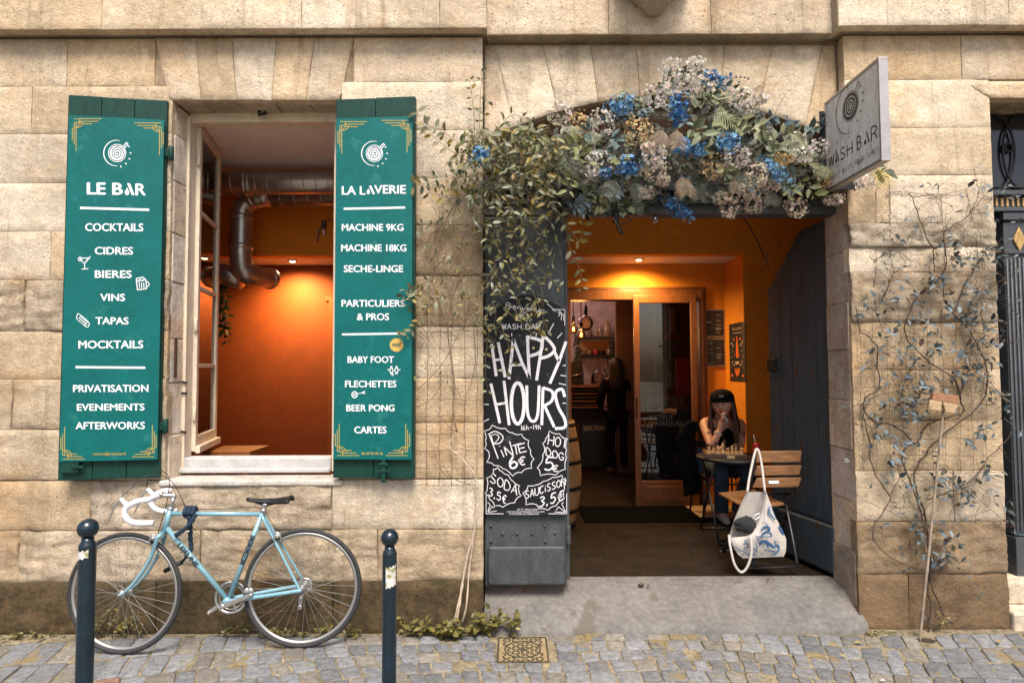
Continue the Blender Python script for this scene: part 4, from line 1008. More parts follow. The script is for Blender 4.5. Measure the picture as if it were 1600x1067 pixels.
# ================================================================ projecting sign at the right pier
SX = 1.93; sy0, sy1 = -.07, -.70
sz1 = XP(1289, 160, SX).z; sz0 = XP(1291, 300, SX).z
sy0 = XP(1289, 220, SX).y; sy1 = XP(1375, 160, SX).y
alum = mat('brushed aluminium', (0.40, 0.37, 0.35), 0.4, 0.85, vary=.12, vscale=15, wear=(.32, .22, .14), wscale=9, wth=.68)
sface = mat('weathered sign face', (0.60, 0.58, 0.54), 0.5, vary=.22, vscale=9, wear=(0.20, 0.18, 0.15), wscale=7, wth=.60, stretch=(2, 2, .7))
t = thing('projecting_sign', 'square metal framed WASH BAR sign sticking out beside the flowers', 'sign', (SX + .02, sy0, sz0))
m = MB(); th = .048; fr_ = .016
for xa in (SX,):
    m.box(xa, xa + th, sy1, sy0, sz1 - fr_, sz1); m.box(xa, xa + th, sy1, sy0, sz0, sz0 + fr_); m.box(xa, xa + th, sy1, sy1 + fr_, sz0 + fr_, sz1 - fr_); m.box(xa, xa + th, sy0 - fr_, sy0, sz0 + fr_, sz1 - fr_)
m.build('frame', alum, t, bevel=.002)
class LP:
    def __init__(s, o, U, V, n, lift=.0012): s.o, s.U, s.V, s.n, s.l = Vector(o), Vector(U), Vector(V), Vector(n), lift
    def at(s, u, v, k=1.0): return s.o + s.U * u + s.V * v + s.n * s.l * k
mb = MB(); mb.box(SX + .005, SX + th - .005, sy1 + fr_ - .002, sy0 - fr_ + .002, sz0 + fr_ - .002, sz1 - fr_ + .002, 0)
pl = LP((SX + .005, sy0, sz0), (0, -1, 0), (0, 0, 1), (-1, 0, 0)); SWd = sy0 - sy1; SH = sz1 - sz0
c0 = XP(1327.5, 166.5, SX); lu, lv = sy0 - c0.y, c0.z - sz0
ink = 1
flip = lambda pts: [(a, 2 * lv - b) for a, b in pts]
for r, w_ in ((.082, .004), (.066, .018), (.043, .013), (.024, .009)): put_line(mb, pl, arc(lu, lv, r, r, 0, 360, 32)[:-1], w_, 1, closed=True)
put_line(mb, pl, arc(lu, lv, .010, .010, 0, 300, 14), .005, 1)
put_line(mb, pl, arc(lu - .01, lv, .145, .145, 75, 270, 30), .006, 1, taper=True)
put_line(mb, pl, [(lu + .055, lv + .07), (lu + .082, lv + .105), (lu + .10, lv + .09), (lu + .072, lv + .056)], .005, 1)
for a in (32, 12, -10, -35, -60):
    x, y = lu + .125 * math.cos(R(a)), lv + .125 * math.sin(R(a)); dx, dy = math.cos(R(a)), math.sin(R(a))
    put_poly(mb, pl, [(x - dx * .011, y - dy * .011), (x - dy * .006, y + dx * .006), (x + dx * .011, y + dy * .011), (x + dy * .006, y - dx * .006)], 1)
tv = SH * .25
put_stroke(mb, pl, 'W', SWd * .06, tv + .068, SWd * .165, tv, .0075, 1); put_stroke(mb, pl, 'SH', SWd * .285, tv + .068, SWd * .51, tv, .0075, 1, gap=.4)
put_line(mb, pl, [(SWd * .215, tv + .068), (SWd * .26, tv)], .009, 1); put_poly(mb, pl, arc(SWd * .205, tv + .014, .011, .014, 0, 340, 10), 1)
put_stroke(mb, pl, 'B', SWd * .60, tv + .068, SWd * .67, tv, .0075, 1); put_stroke(mb, pl, 'R', SWd * .84, tv + .068, SWd * .93, tv, .0075, 1)
put_line(mb, pl, [(SWd * .76, tv + .068), (SWd * .80, tv)], .009, 1); put_poly(mb, pl, arc(SWd * .735, tv + .014, .011, .014, 0, 340, 10), 1)
put_stroke(mb, pl, "DON'T WASH YOUR TIME!!", SWd * .08, SH * .155, SWd * .95, SH * .105, .0022, 1)
mb.build('face', [sface, black], t)
m = MB()
m.box(SX + .01, SX + .04, sy0, sy0 + .05, sz1 - .12, sz1 - .06); m.box(SX + .01, SX + .04, sy0, sy0 + .05, sz0 + .06, sz0 + .12); m.box(SX + .0, SX + .22, sy0 + .05, sy0 + .062, sz0 + .03, sz1 - .03)
m.build('bracket', iron, t)
# ================================================================ bicycle leaning on the wall
bluep = mat('pale blue bicycle enamel', (0.19, 0.36, 0.43), 0.32, 0.2, vary=.08, vscale=14, coat=.3, wear=(.12, .15, .15), wscale=55, wth=.665)
spokem = mat('grey spokes', (0.30, 0.29, 0.28), 0.45, 0.7)
rimm = mat('grey alloy rim', (0.36, 0.35, 0.34), 0.42, 0.8)
chrome = mat('dull chrome', (0.52, 0.51, 0.50), 0.30, 0.9, vary=.15, vscale=40)
tyre = mat('black tyre', (0.020, 0.020, 0.021), 0.75, vary=.3, vscale=30)
tape = mat('white bar tape', (0.66, 0.66, 0.70), 0.7, bump=.3, bscale=160, vary=.06, vscale=30)
blackp = mat('black saddle leather', (0.008, 0.009, 0.011), 0.5, spec=.3)
navy = mat('navy lock sleeve', (0.006, 0.022, 0.045), 0.85, bump=.8, bscale=90, vary=.3, vscale=40)
gumb = mat('cable black', (0.015, 0.015, 0.015), 0.5)
RW = .336
cr_ = GZ(471, 1012, 0); cf_ = GZ(196, 1022, 0)
e1 = Vector((cf_.x - cr_.x, cf_.y - cr_.y, 0)).normalized()      # rear to front
LEAN = R(3.2); side = Vector((0, 1, 0)); side = (side - e1 * side.dot(e1)).normalized()
e2 = Vector((0, 0, 1)) * math.cos(LEAN) + side * math.sin(LEAN)
en = e1.cross(e2).normalized()
if en.y > 0: en = -en                                            # points to the viewer
org = cr_.copy()
def BP(u, v, off=0.0):
    p = RP(u, v, org + en * off, en); return p
hr = org + e2 * RW; hf = hr + e1 * ((BP(194.5, 928.5) - hr).dot(e1))
bike = thing('bicycle', 'pale blue vintage racing bicycle with white drop handlebars leaning on the wall', 'bicycle', (cr_ + cf_) / 2)
def ring(c, r, n=64, ax1=e1, ax2=e2): return [c + (ax1 * math.cos(2 * math.pi * i / n) + ax2 * math.sin(2 * math.pi * i / n)) * r for i in range(n)]
for c, nm, ph in ((hr, 'rear', 0), (hf, 'front', .1)):
    fx1, fx2, fn = e1, e2, en
    if nm == 'front':                                            # bar turned a little towards the street
        rot = Matrix.Rotation(R(-7), 3, e2); fx1 = rot @ e1; fn = rot @ en
    m = MB(); m.tube(ring(c, RW - .0125, 72, fx1, fx2), .0128, 10, closed=True)
    wh = m.build('wheel', tyre, bike)
    m = MB(); m.tube(ring(c, RW - .030, 72, fx1, fx2), .0085, 8, closed=True); m.tube(ring(c, RW - .036, 72, fx1, fx2), .006, 6, closed=True); m.build('rim', rimm, wh)
    m = MB(); hw = .035
    for i in range(32):
        a = 2 * math.pi * i / 32; b = a + (.42 if (i // 2) % 2 else -.42); sd_ = 1 if i % 2 else -1
        p = c + fn * sd_ * hw * .8 + (fx1 * math.cos(b) + fx2 * math.sin(b)) * .021
        q = c + (fx1 * math.cos(a) + fx2 * math.sin(a)) * (RW - .034)
        m.tube([p, q], .0011, 4, caps=False)
    m.build('spokes', spokem, wh)
    m = MB(); m.lathe([(.006, -.052), (.008, -.046), (.008, -.040), (.026, -.034), (.026, -.029), (.011, -.024), (.011, .024), (.026, .029), (.026, .034), (.008, .040), (.008, .046), (.006, .052)], c, fn, 16)
    if nm == 'rear': 
        for k, r in enumerate((.045, .040, .035, .031, .027)): m.lathe([(r - .006, -.036 - .004 * k), (r, -.036 - .004 * k), (r, -.0385 - .004 * k), (r - .006, -.0385 - .004 * k)], c, fn, 20)
    m.build('hub', chrome, wh)
    m = MB(); q = c + (fx1 * math.cos(.6) + fx2 * math.sin(.6)) * (RW - .06); m.tube([c + (fx1 * math.cos(2.3) + fx2 * math.sin(2.3)) * (RW - .040), c + (fx1 * math.cos(2.3) + fx2 * math.sin(2.3)) * (RW - .075)], .0028, 6); m.build('valve', chrome, wh)
bb = BP(356.5, 937); sc_ = BP(409.5, 803); ht = BP(266, 797); hb = BP(257, 829)
up = (ht - hb).normalized(); hang = (sc_ - bb).normalized()
m = MB(); r = .0142
m.tube([hb - up * .012, ht + up * .012], .0175, 14); m.tube([BP(264, 802), sc_], .0130, 12); m.tube([BP(258.5, 822), bb], .0145, 12); m.tube([bb, sc_ + hang * .02], r, 12)
m.lathe([(.020, -.036), (.020, .036)], bb, en, 18)
for s in (-1, 1):
    hd = hr + en * s * .060
    m.tube(bez([bb + en * s * .028, bb.lerp(hr, .35) + en * s * .042, hd + (bb - hr) * .05, hd], 5), [.0115] * 12 + [.009, .008, .007, .006], 8)
    m.tube(bez([sc_ + en * s * .016, sc_.lerp(hr, .45) + en * s * .034, hd + (sc_ - hr) * .03, hd], 5), [.0078] * 16, 8)
m.tube([sc_.lerp(hr, .27) + en * -.028, sc_.lerp(hr, .27) + en * .028], .006, 6)
fr = m.build('frame', bluep, bike)
# lettering on down tube and seat tube, laid just off the tubes' near side
dk = mat('dark transfer lettering', (.012, .014, .02), .5)
m = MB(); dpt = (bb - BP(258.5, 822)); 
def tube_text(a, b, s, t0, t1, r, flip_):
    d = (b - a).normalized(); v = en.cross(d).normalized()
    if (v.z < 0) != flip_: v = -v
    vs, fs = text_geo(s, .035); ax = min(p[0] for p in vs); bx = max(p[0] for p in vs); L = (b - a).length * (t1 - t0); sc = L / (bx - ax)
    hgt = .026; by = max(p[1] for p in vs); out = []
    for x, y in vs:
        out.append(a + d * ((b - a).length * t0 + (x - ax) * sc) + v * (y / by - .5) * hgt + en * (r + .0012))
    m.add(out, fs)
tube_text(BP(258.5, 822), bb, 'LEJEUNE', .23, .53, .0145, False)
m.build('transfer', dk, fr); m = MB()
tube_text(bb, sc_, 'MEZEMEMEME', .42, .76, .0142, False)
m.build('transfer', dk, fr)
# fork
fcr = hb - up * .015
m = MB()
m.obox(fcr, e1 * .012, en * .036, up * .014)
fpts = [BP(252, 838), BP(246, 857), BP(236.5, 877), BP(222, 899), BP(206, 917)]
for s in (-1, 1):
    m.tube(bez([fcr + en * s * .030] + [p + en * s * .046 for p in fpts] + [hf + en * s * .050], 4), [.0125] * 9 + [.0115] * 4 + [.010] * 4 + [.008] * 4 + [.0065] * 4, 8)
m.build('fork', bluep, bike)
# saddle and post
m = MB(); s0 = BP(386, 778); s1 = BP(456, 776); sd = (s1 - s0)
k = 14; nn = 10; vs = []
for i in range(k + 1):
    t = i / k; hwid = .014 + .012 * min(1, t * 3) + .05 * max(0, (t - .45) / .55) ** 1.4
    if t > .93: hwid *= .86
    c = s0 + sd * t + e2 * (.004 - .012 * math.sin(math.pi * t) + (.006 * t))
    for j in range(nn + 1):
        a = -1 + 2 * j / nn
        vs.append(c + en * hwid * a + e2 * (-.030 * abs(a) ** 2.2 * (.6 + .4 * t)))
m.add(vs, [(i * (nn + 1) + j, i * (nn + 1) + j + 1, (i + 1) * (nn + 1) + j + 1, (i + 1) * (nn + 1) + j) for i in range(k) for j in range(nn)], 0, smooth=True)
sad = m.build('saddle', blackp, bike)
so_ = sad.modifiers.new('thick', 'SOLIDIFY'); so_.thickness = .012
m = MB(); post = sc_ + hang * .055
for s in (-1, 1): m.tube(bez([s0 + sd * .12 - e2 * .02, post + en * s * .02 + e2 * .0, s0 + sd * .62 + en * s * .022 - e2 * .035, s0 + sd * .9 + en * s * .03 - e2 * .02], 5), .0033, 6)
m.build('saddle_rail', iron, sad)
m = MB(); m.tube([sc_, post], .0125, 12); m.lathe([(.012, -.022), (.016, -.018), (.016, .018), (.012, .022)], post, en, 12); m.lathe([(.0165, -.012), (.0165, .012)], sc_ + hang * .022, hang, 14); m.build('seat_post', chrome, bike)
# stem, bars, levers
rotb = Matrix.Rotation(R(5), 3, up); fwd = rotb @ e1; bn = rotb @ en
st0 = ht + up * .012; st1 = ht + up * .085; cl = st1 + fwd * .075 + up * .006
m = MB(); m.tube([st0, st1 - up * .004], .0112, 12); m.tube(bez([st1 - up * .012, st1, st1 + fwd * .015, cl], 4), .0115, 12); m.lathe([(.017, -.02), (.018, -.016), (.018, .016), (.017, .02)], cl, bn, 16); m.lathe([(.02, -.006), (.0205, .006)], ht + up * .012, up, 16)
m.build('stem', chrome, bike)
hbm = []; m = MB(); m.tube([cl - bn * .11, cl + bn * .11], .0128, 12); hb_ = m.build('handlebar', chrome, bike)
for s in (-1, 1):
    w_ = .172
    P = [cl, cl + bn * s * w_ * .55, cl + bn * s * w_ * .9 + fwd * .008, cl + bn * s * w_ + fwd * .05 - up * .004, cl + bn * s * w_ + fwd * .098 - up * .035, cl + bn * s * w_ + fwd * .092 - up * .085, cl + bn * s * w_ + fwd * .04 - up * .122, cl + bn * s * w_ - fwd * .06 - up * .128]
    C = bez(P, 8); hbm.append((s, C, P))
    m = MB(); m.tube(C[4:], [.0155 + .0008 * math.sin(i * 2.2) for i in range(len(C[4:]))], 10); m.build('taped_drop', tape, hb_)
for s, C, P in hbm:
    m = MB(); h0 = P[4] + up * .02 + fwd * .004
    m.tube(bez([P[4] - fwd * .01 + up * .0, h0 + fwd * .022 + up * .012, h0 + fwd * .042 + up * .032], 4), [.015, .014, .0135, .013, .012, .0115, .011, .010, .008], 10, 0)
    lv = m.build('brake_hood', tape, hb_)
    m = MB(); m.tube(bez([h0 + fwd * .040 + up * .026, h0 + fwd * .062 - up * .015, h0 + fwd * .066 - up * .065, h0 + fwd * .074 - up * .105], 5), [.006] * 6 + [.0052] * 6 + [.0045] * 4, 8); m.build('brake_lever', chrome, hb_)
# cables
m = MB()
for (s, C, P), mid, end in zip(hbm, ((BP(236, 735, -.05), BP(262, 742), BP(262, 778)), (BP(232, 742, .06), BP(268, 752), BP(292, 795))), (BP(247, 833), BP(297, 797))):
    a = P[4] + up * .05 + fwd * .05
    m.tube(bez([a, mid[0], mid[1], mid[2], end], 8), .0024, 6)
m.tube(bez([BP(295, 795.5), BP(350, 794.5), BP(404, 793), BP(424, 815), BP(432, 828)], 6), .002, 6)
m.build('cable', gumb, bike)
# brakes
for (c, ax) in ((BP(245, 838), e2), (BP(437, 835), e2)):
    m = MB(); m.lathe([(.008, -.045), (.008, .045)], c, en, 10)
    for s in (-1, 1): m.tube(bez([c + en * .04 + e2 * .022, c + en * .042 + e1 * s * .016, c + en * .035 + e1 * s * .02 - e2 * .035], 4), .0055, 7); m.tube([c - en * .02 + e1 * s * .015, c - en * .02 + e1 * s * .018 - e2 * .03], .005, 6)
    m.lathe([(.011, .03), (.012, .05), (.008, .054)], c, en, 12); m.build('brake', chrome, bike)
# crankset, chain, gear mechanism
m = MB()
cc = bb - en * .042
m.lathe([(.088, -.002), (.094, -.0015), (.094, .0015), (.088, .002), (.078, .002), (.078, -.002)], cc, en, 48, ring=True)
for i in range(5):
    a = i * 2 * math.pi / 5 + .5; d = e1 * math.cos(a) + e2 * math.sin(a); m.bar(cc, cc + d * .082, .012, .005, up=en)
m.lathe([(.064, -.010), (.072, -.010), (.072, -.007), (.064, -.007)], cc, en, 40, ring=True)
cs = m.build('chainring', chrome, bike)
for (q, s) in (((398, 924), 1), ((321, 961), -1)):
    m = MB(); o_ = en * (.050 if s > 0 else -.062); p0 = BP(353.5, 942) + o_ if s > 0 else bb + o_; p1 = BP(*q) + o_
    d = (p1 - p0); nrm_ = en.cross(d.normalized())
    m.prism([p0 - nrm_ * .014, p1 - nrm_ * .010, p1 + d.normalized() * .012, p1 + nrm_ * .010, p0 + nrm_ * .014, p0 - d.normalized() * .016], en * .012)
    m.lathe([(.012, -.004), (.015, .0), (.015, .016), (.010, .018)], p0, en, 14); m.lathe([(.009, -.002), (.011, .02), (.007, .024)], p1, en, 12)
    m.build('crank', chrome, bike, bevel=.003)
m = MB(); a = e2 * .094
def chn(p, q): m.bar(p, q, .0045, .009, up=en)
rr = hr - en * .045; j1 = rr - e2 * .075 + e1 * .022; j2 = rr - e2 * .125 + e1 * .026
chn(cc + a, rr + e2 * .036); chn(cc - a + e1 * .0, j2 - e2 * .012); 
m.build('chain', rust, bike)
m = MB()
for j in (j1, j2): m.lathe([(.006, -.004), (.014, -.004), (.014, .004), (.006, .004)], j, en, 14)
m.bar(j1, j2, .02, .004, up=en); m.bar(rr - e2 * .02, j1, .016, .006, up=en); m.build('derailleur', chrome, bike)
m = MB()
for d in (.0, .022): m.lathe([(.016, .018), (.0175, .022), (.0175, .034), (.012, .038)], BP(388, 924) + e1 * d * -1 + e2 * .012, en, 16)
m.build('shift_hub', chrome, bike)
# cloth sleeved chain lock wound round the tubes
lock = thing('bicycle_lock', 'navy cloth covered chain lock knotted round the bicycle tubes', 'lock', BP(292, 800))
m = MB()
def knob(pts, r): 
    C = bez(pts, 7); m.tube(C, [r * (1 + .18 * math.sin(i * 1.9)) for i in range(len(C))], 9)
for dx in (-4.5, 2, 8):
    c = BP(296 + dx, 799); knob([c + e2 * .026 + en * (0), c + en * .026 + e2 * .0, c - e2 * .026, c - en * .02, c + e2 * .026], .0125)
knob([BP(306, 803, .02), BP(297, 818, .028), BP(285, 829, .03), BP(275, 836, .02)], .0125)
knob([BP(295, 806, .02), BP(297, 822, .006), BP(297.5, 842, -.024), BP(298.5, 858, -.026), BP(291, 870, -.03)], .0125)
m.build('sleeve', navy, lock)
m = MB(); a, b = BP(257, 892, -.03), BP(284, 878, -.03); m.tube([a, b], .0125, 12); m.tube([BP(267, 886, -.03), BP(266, 873, -.03)], .011, 10); m.tube([b, BP(291, 870)], .008, 8); m.build('barrel', blackp, lock)
m = MB(); m.tube(bez([BP(276, 841, .03), BP(286, 835, .045), BP(296, 829, .045)], 4), .003, 6); m.tube(bez([BP(270, 852, .03), BP(266, 846, .03), BP(272, 840, .03)], 4), .003, 6); m.build('shackle', chrome, lock)
# ================================================================ greenery
leafm = bpy.data.materials.new('leaf'); leafm.use_nodes = True
def leaf_material(name, rough=.5, trans=.25, vary=.3):
    m = mat(name, (1, 1, 1), rough, attr=True, vary=vary, vscale=25)
    N = m.node_tree.nodes; L = m.node_tree.links; p = N['Principled BSDF']
    t = N.new('ShaderNodeBsdfTranslucent'); x = N.new('ShaderNodeMixShader'); x.inputs[0].default_value = trans
    a = N.new('ShaderNodeAttribute'); a.attribute_name = 'Col'; L.new(a.outputs['Color'], t.inputs[0])
    o = [n for n in N if n.type == 'OUTPUT_MATERIAL'][0]
    L.new(p.outputs[0], x.inputs[1]); L.new(t.outputs[0], x.inputs[2]); L.new(x.outputs[0], o.inputs[0])
    return m
bpy.data.materials.remove(leafm)
vleaf = leaf_material('climber leaf'); gleaf = leaf_material('silk leaf', .6, .15); petm = leaf_material('silk petal', .75, .25, .15)
bark = mat('climber bark', (0.17, 0.115, 0.07), .9, vary=.4, vscale=40, bump=.4, bscale=80)
palebark = mat('pale climber stem', (0.42, 0.33, 0.24), .9, vary=.3, vscale=40, bump=.4, bscale=80)
def rv(s): return Vector((rnd(-s, s), rnd(-s, s), rnd(-s, s)))
def pick(cols, j=.25):
    c = random.choice(cols); k = rnd(1 - j, 1 + j); return tuple(min(1, x * k) for x in c)
VCOL = [(0.24, 0.185, 0.055), (0.20, 0.16, 0.06), (0.155, 0.150, 0.045), (0.135, 0.145, 0.065), (0.205, 0.205, 0.125), (0.235, 0.165, 0.030), (0.100, 0.110, 0.045), (0.24, 0.245, 0.175), (0.055, 0.065, 0.028), (0.17, 0.175, 0.105)]
def stem_leaves(lm, sm, path, r0, r1, every, L, cols, droop=.3, out=Vector((0, -1, 0)), pairs=True, start=0.0):
    """a thin stem with leaves along it"""
    n = len(path)
    sm.tube(path, [r0 + (r1 - r0) * i / (n - 1) for i in range(n)], 5)
    acc = 0.0
    for i in range(1, n):
        seg = path[i] - path[i - 1]; acc += seg.length
        if i / n < start: continue
        if acc > every:
            acc = 0; d = seg.normalized()
            for s in ((-1, 1) if pairs else (random.choice((-1, 1)),)):
                sd_ = d.cross(out).normalized() * s
                v = (sd_ * rnd(.6, 1.1) + d * rnd(.0, .7) + out * rnd(.0, .8) + Vector((0, 0, -droop * rnd(.2, 1.4)))).normalized()
                l = L * rnd(.55, 1.2)
                lm.leaf(path[i] + v * .006, v, out + rv(.7), l, l * rnd(.42, .6), pick(cols), 0, .4, rnd(.05, .3))
def wander(a, b, n=8, amp=.03, sag=0.0):
    a, b = Vector(a), Vector(b); L = (b - a).length; out = []
    s1 = rnd(0, 50)
    for i in range(n + 1):
        t = i / n; p = a.lerp(b, t)
        w_ = math.sin(math.pi * t) ** .5
        p += Vector((noise.noise((s1, t * 3, 0)), noise.noise((s1 + 9, t * 3, 0)) * .6, noise.noise((s1 + 19, t * 3, 0)))) * amp * w_ * 2 + Vector((0, 0, -sag * math.sin(math.pi * t)))
        out.append(p)
    return out
random.seed(21)
# ---------------------------------------------------------------- yellow-green climber left of the doorway
base = GZ(708, 990, -.01)
vine = thing('climbing_vine', 'yellow green climber rising between window and door and hanging over the door leaf', 'climber', base)
lm, sm, tm = MB(), MB(), MB()
# woody twisted trunk
T1 = bez([base, W(716, 955, -.10), W(722, 915, -.07), W(730, 870, -.05), W(741, 830, -.05), W(745, 790, -.05), W(742, 745, -.05), W(720, 715, -.05), W(703, 700, -.05), W(706, 685, -.05), W(714, 675, -.05)], 8)
T2 = bez([base + Vector((.03, .01, 0)), W(728, 950, -.09), W(733, 890, -.06), W(737, 860, -.05), W(742, 825, -.055), W(748, 780, -.05), W(746, 745, -.05)], 8)
T3 = bez([base + Vector((-.02, .02, 0)), W(712, 960, -.10), W(721, 918, -.08), W(727, 885, -.06), W(729, 870, -.055)], 8)
for T, r in ((T1, .0085), (T2, .006), (T3, .006)): tm.tube(T, [r * (1.1 - .75 * i / len(T)) * (1 + .2 * math.sin(i * 1.3)) for i in range(len(T))], 7)
sm2 = MB(); sm2.tube(bez([W(714, 675, -.05), W(708, 640, -.055), W(710, 600, -.05), W(705, 560, -.06), W(700, 510, -.07), W(712, 450, -.10), W(745, 380, -.14), W(765, 300, -.16)], 8), .0045, 7)
sm2.tube(bez([W(700, 510, -.06), W(685, 470, -.08), W(675, 420, -.06), W(690, 360, -.08), W(720, 300, -.10)], 6), .005, 6)
vine_trunk = tm.build('trunk', palebark, vine)
# brown tangle of bare stems on the wall
for k in range(46):
    x, y = rnd(652, 752), rnd(300, 560)
    a = W(x, y, -.02 - rnd(0, .06)); b = W(x + rnd(-45, 45), y + rnd(-90, 60), -.02 - rnd(0, .08))
    sm2.tube(wander(a, b, 8, .05), .0016, 4)
for pts in ([(738, 470), (712, 530), (690, 570), (652, 610)], [(700, 585), (672, 625), (640, 640)], [(703, 590), (725, 620), (742, 570), (740, 510)], [(680, 640), (700, 665), (714, 675)], [(690, 720), (705, 745), (735, 757)], [(676, 705), (690, 735), (700, 745)]):
    sm2.tube(bez([W(x, y, -.03 - rnd(0, .02)) for x, y in pts], 6), .0025, 5)
# leafy mass: (centre px, spread px, depth range, count, leaf length)
def cluster(px, py, rx, ry, y0, y1, cnt, L, cols=VCOL, hang=.6):
    for _ in range(int(cnt * (.58 if py < 350 else .30))):
        r = math.sqrt(random.random()) * rnd(.75, 1.1); a = rnd(0, 6.283)
        Y = rnd(y0, y1); p = W(px + rx * r * math.cos(a), py + ry * r * math.sin(a), Y)
        d = Vector((rnd(-1, 1), rnd(-.9, .2), rnd(-1.0, .5) - hang * .3)).normalized()
        q = p - d * rnd(.03, .08) + Vector((0, rnd(0, .03), rnd(0, .03)))
        sm.tube([q, (p + q) / 2 + rv(.006), p], .0013, 3, caps=False)
        for k in range(random.choice((1, 2, 3))):
            dd = (d + rv(.8)).normalized(); l = L * rnd(.55, 1.2)
            lm.leaf(p + rv(.008), dd, Vector((rnd(-.6, .6), -1, rnd(.0, 1.0))), l, l * rnd(.34, .50), pick(cols), 0, .4, rnd(.0, .35))
for c in ((800, 235, 70, 42, -.12, -.42, 330, .062), (755, 250, 50, 45, -.08, -.30, 160, .055), (845, 245, 55, 45, -.15, -.45, 150, .065), (815, 310, 58, 48, -.10, -.38, 260, .055), (775, 330, 45, 60, -.08, -.30, 160, .05),
          (790, 400, 42, 60, -.06, -.28, 200, .045), (835, 395, 42, 60, -.06, -.26, 170, .045), (765, 465, 28, 50, -.04, -.20, 80, .042), (800, 470, 38, 45, -.06, -.22, 120, .042), (770, 520, 22, 35, -.04, -.15, 36, .042),
          (715, 290, 45, 45, -.04, -.18, 60, .05), (720, 400, 40, 70, -.03, -.14, 50, .04), (700, 470, 50, 22, -.05, -.14, 44, .042), (685, 360, 26, 60, -.03, -.10, 22, .04), (675, 585, 24, 10, -.05, -.10, 14, .04), (738, 515, 16, 14, -.04, -.1, 10, .045),
          (750, 500, 20, 20, -.04, -.1, 10, .045), (840, 490, 20, 18, -.08, -.18, 16, .045), (740, 690, 14, 40, -.05, -.10, 6, .035), (748, 745, 8, 15, -.05, -.1, 5, .035)):
    cluster(*c)
# shoots reaching out over the wall, the shutter and the door opening
for pts, Y, ev, L in (([(760, 250), (720, 225), (690, 205), (664, 195)], -.14, .05, .06), ([(750, 262), (700, 232), (665, 200), (648, 165)], -.12, .06, .06), ([(745, 275), (700, 280), (660, 288), (645, 290)], -.13, .045, .06),
                   ([(745, 300), (705, 310), (670, 300)], -.12, .04, .055), ([(741, 250), (741, 190), (736, 140), (733, 120)], -.05, .055, .045), ([(748, 240), (750, 170), (752, 120), (750, 112)], -.05, .07, .04), ([(752, 230), (756, 180), (764, 150)], -.10, .07, .045),
                   ([(690, 470), (660, 455), (640, 450), (628, 465)], -.13, .03, .05), ([(700, 455), (670, 480), (640, 520), (622, 530)], -.13, .03, .045), ([(720, 440), (680, 435), (650, 450)], -.10, .03, .045),
                   ([(855, 320), (880, 350), (890, 385), (905, 420), (910, 450)], -.15, .05, .05), ([(850, 300), (885, 350), (905, 375), (912, 345)], -.2, .045, .055), ([(842, 420), (870, 445), (880, 455)], -.14, .05, .05),
                   ([(830, 450), (850, 500), (842, 520)], -.12, .05, .045), ([(800, 480), (830, 520), (855, 515)], -.12, .05, .04), ([(780, 500), (800, 560), (790, 580)], -.08, .07, .04), ([(765, 510), (758, 570), (762, 610)], -.06, .06, .042),
                   ([(830, 420), (846, 452), (842, 480), (800, 492)], -.14, .09, .04), ([(850, 205), (870, 185), (885, 200)], -.3, .05, .05), ([(775, 205), (800, 180), (830, 190)], -.2, .05, .05), ([(690, 360), (660, 350), (648, 365)], -.06, .05, .05),
                   ([(700, 420), (680, 400), (664, 392)], -.05, .05, .05), ([(650, 445), (645, 470), (655, 485)], -.12, .05, .04), ([(640, 455), (650, 458), (636, 478)], -.13, .04, .045)):
    stem_leaves(lm, sm, bez([W(x, y, Y + rnd(-.02, .02)) for x, y in pts], 6), .0022, .0012, ev, L, VCOL)
sm2.build('bare_stems', bark, vine); sm.build('twigs', mat('green twig', (0.13, 0.11, 0.05), .8), vine); lm.build('leaves', vleaf, vine)

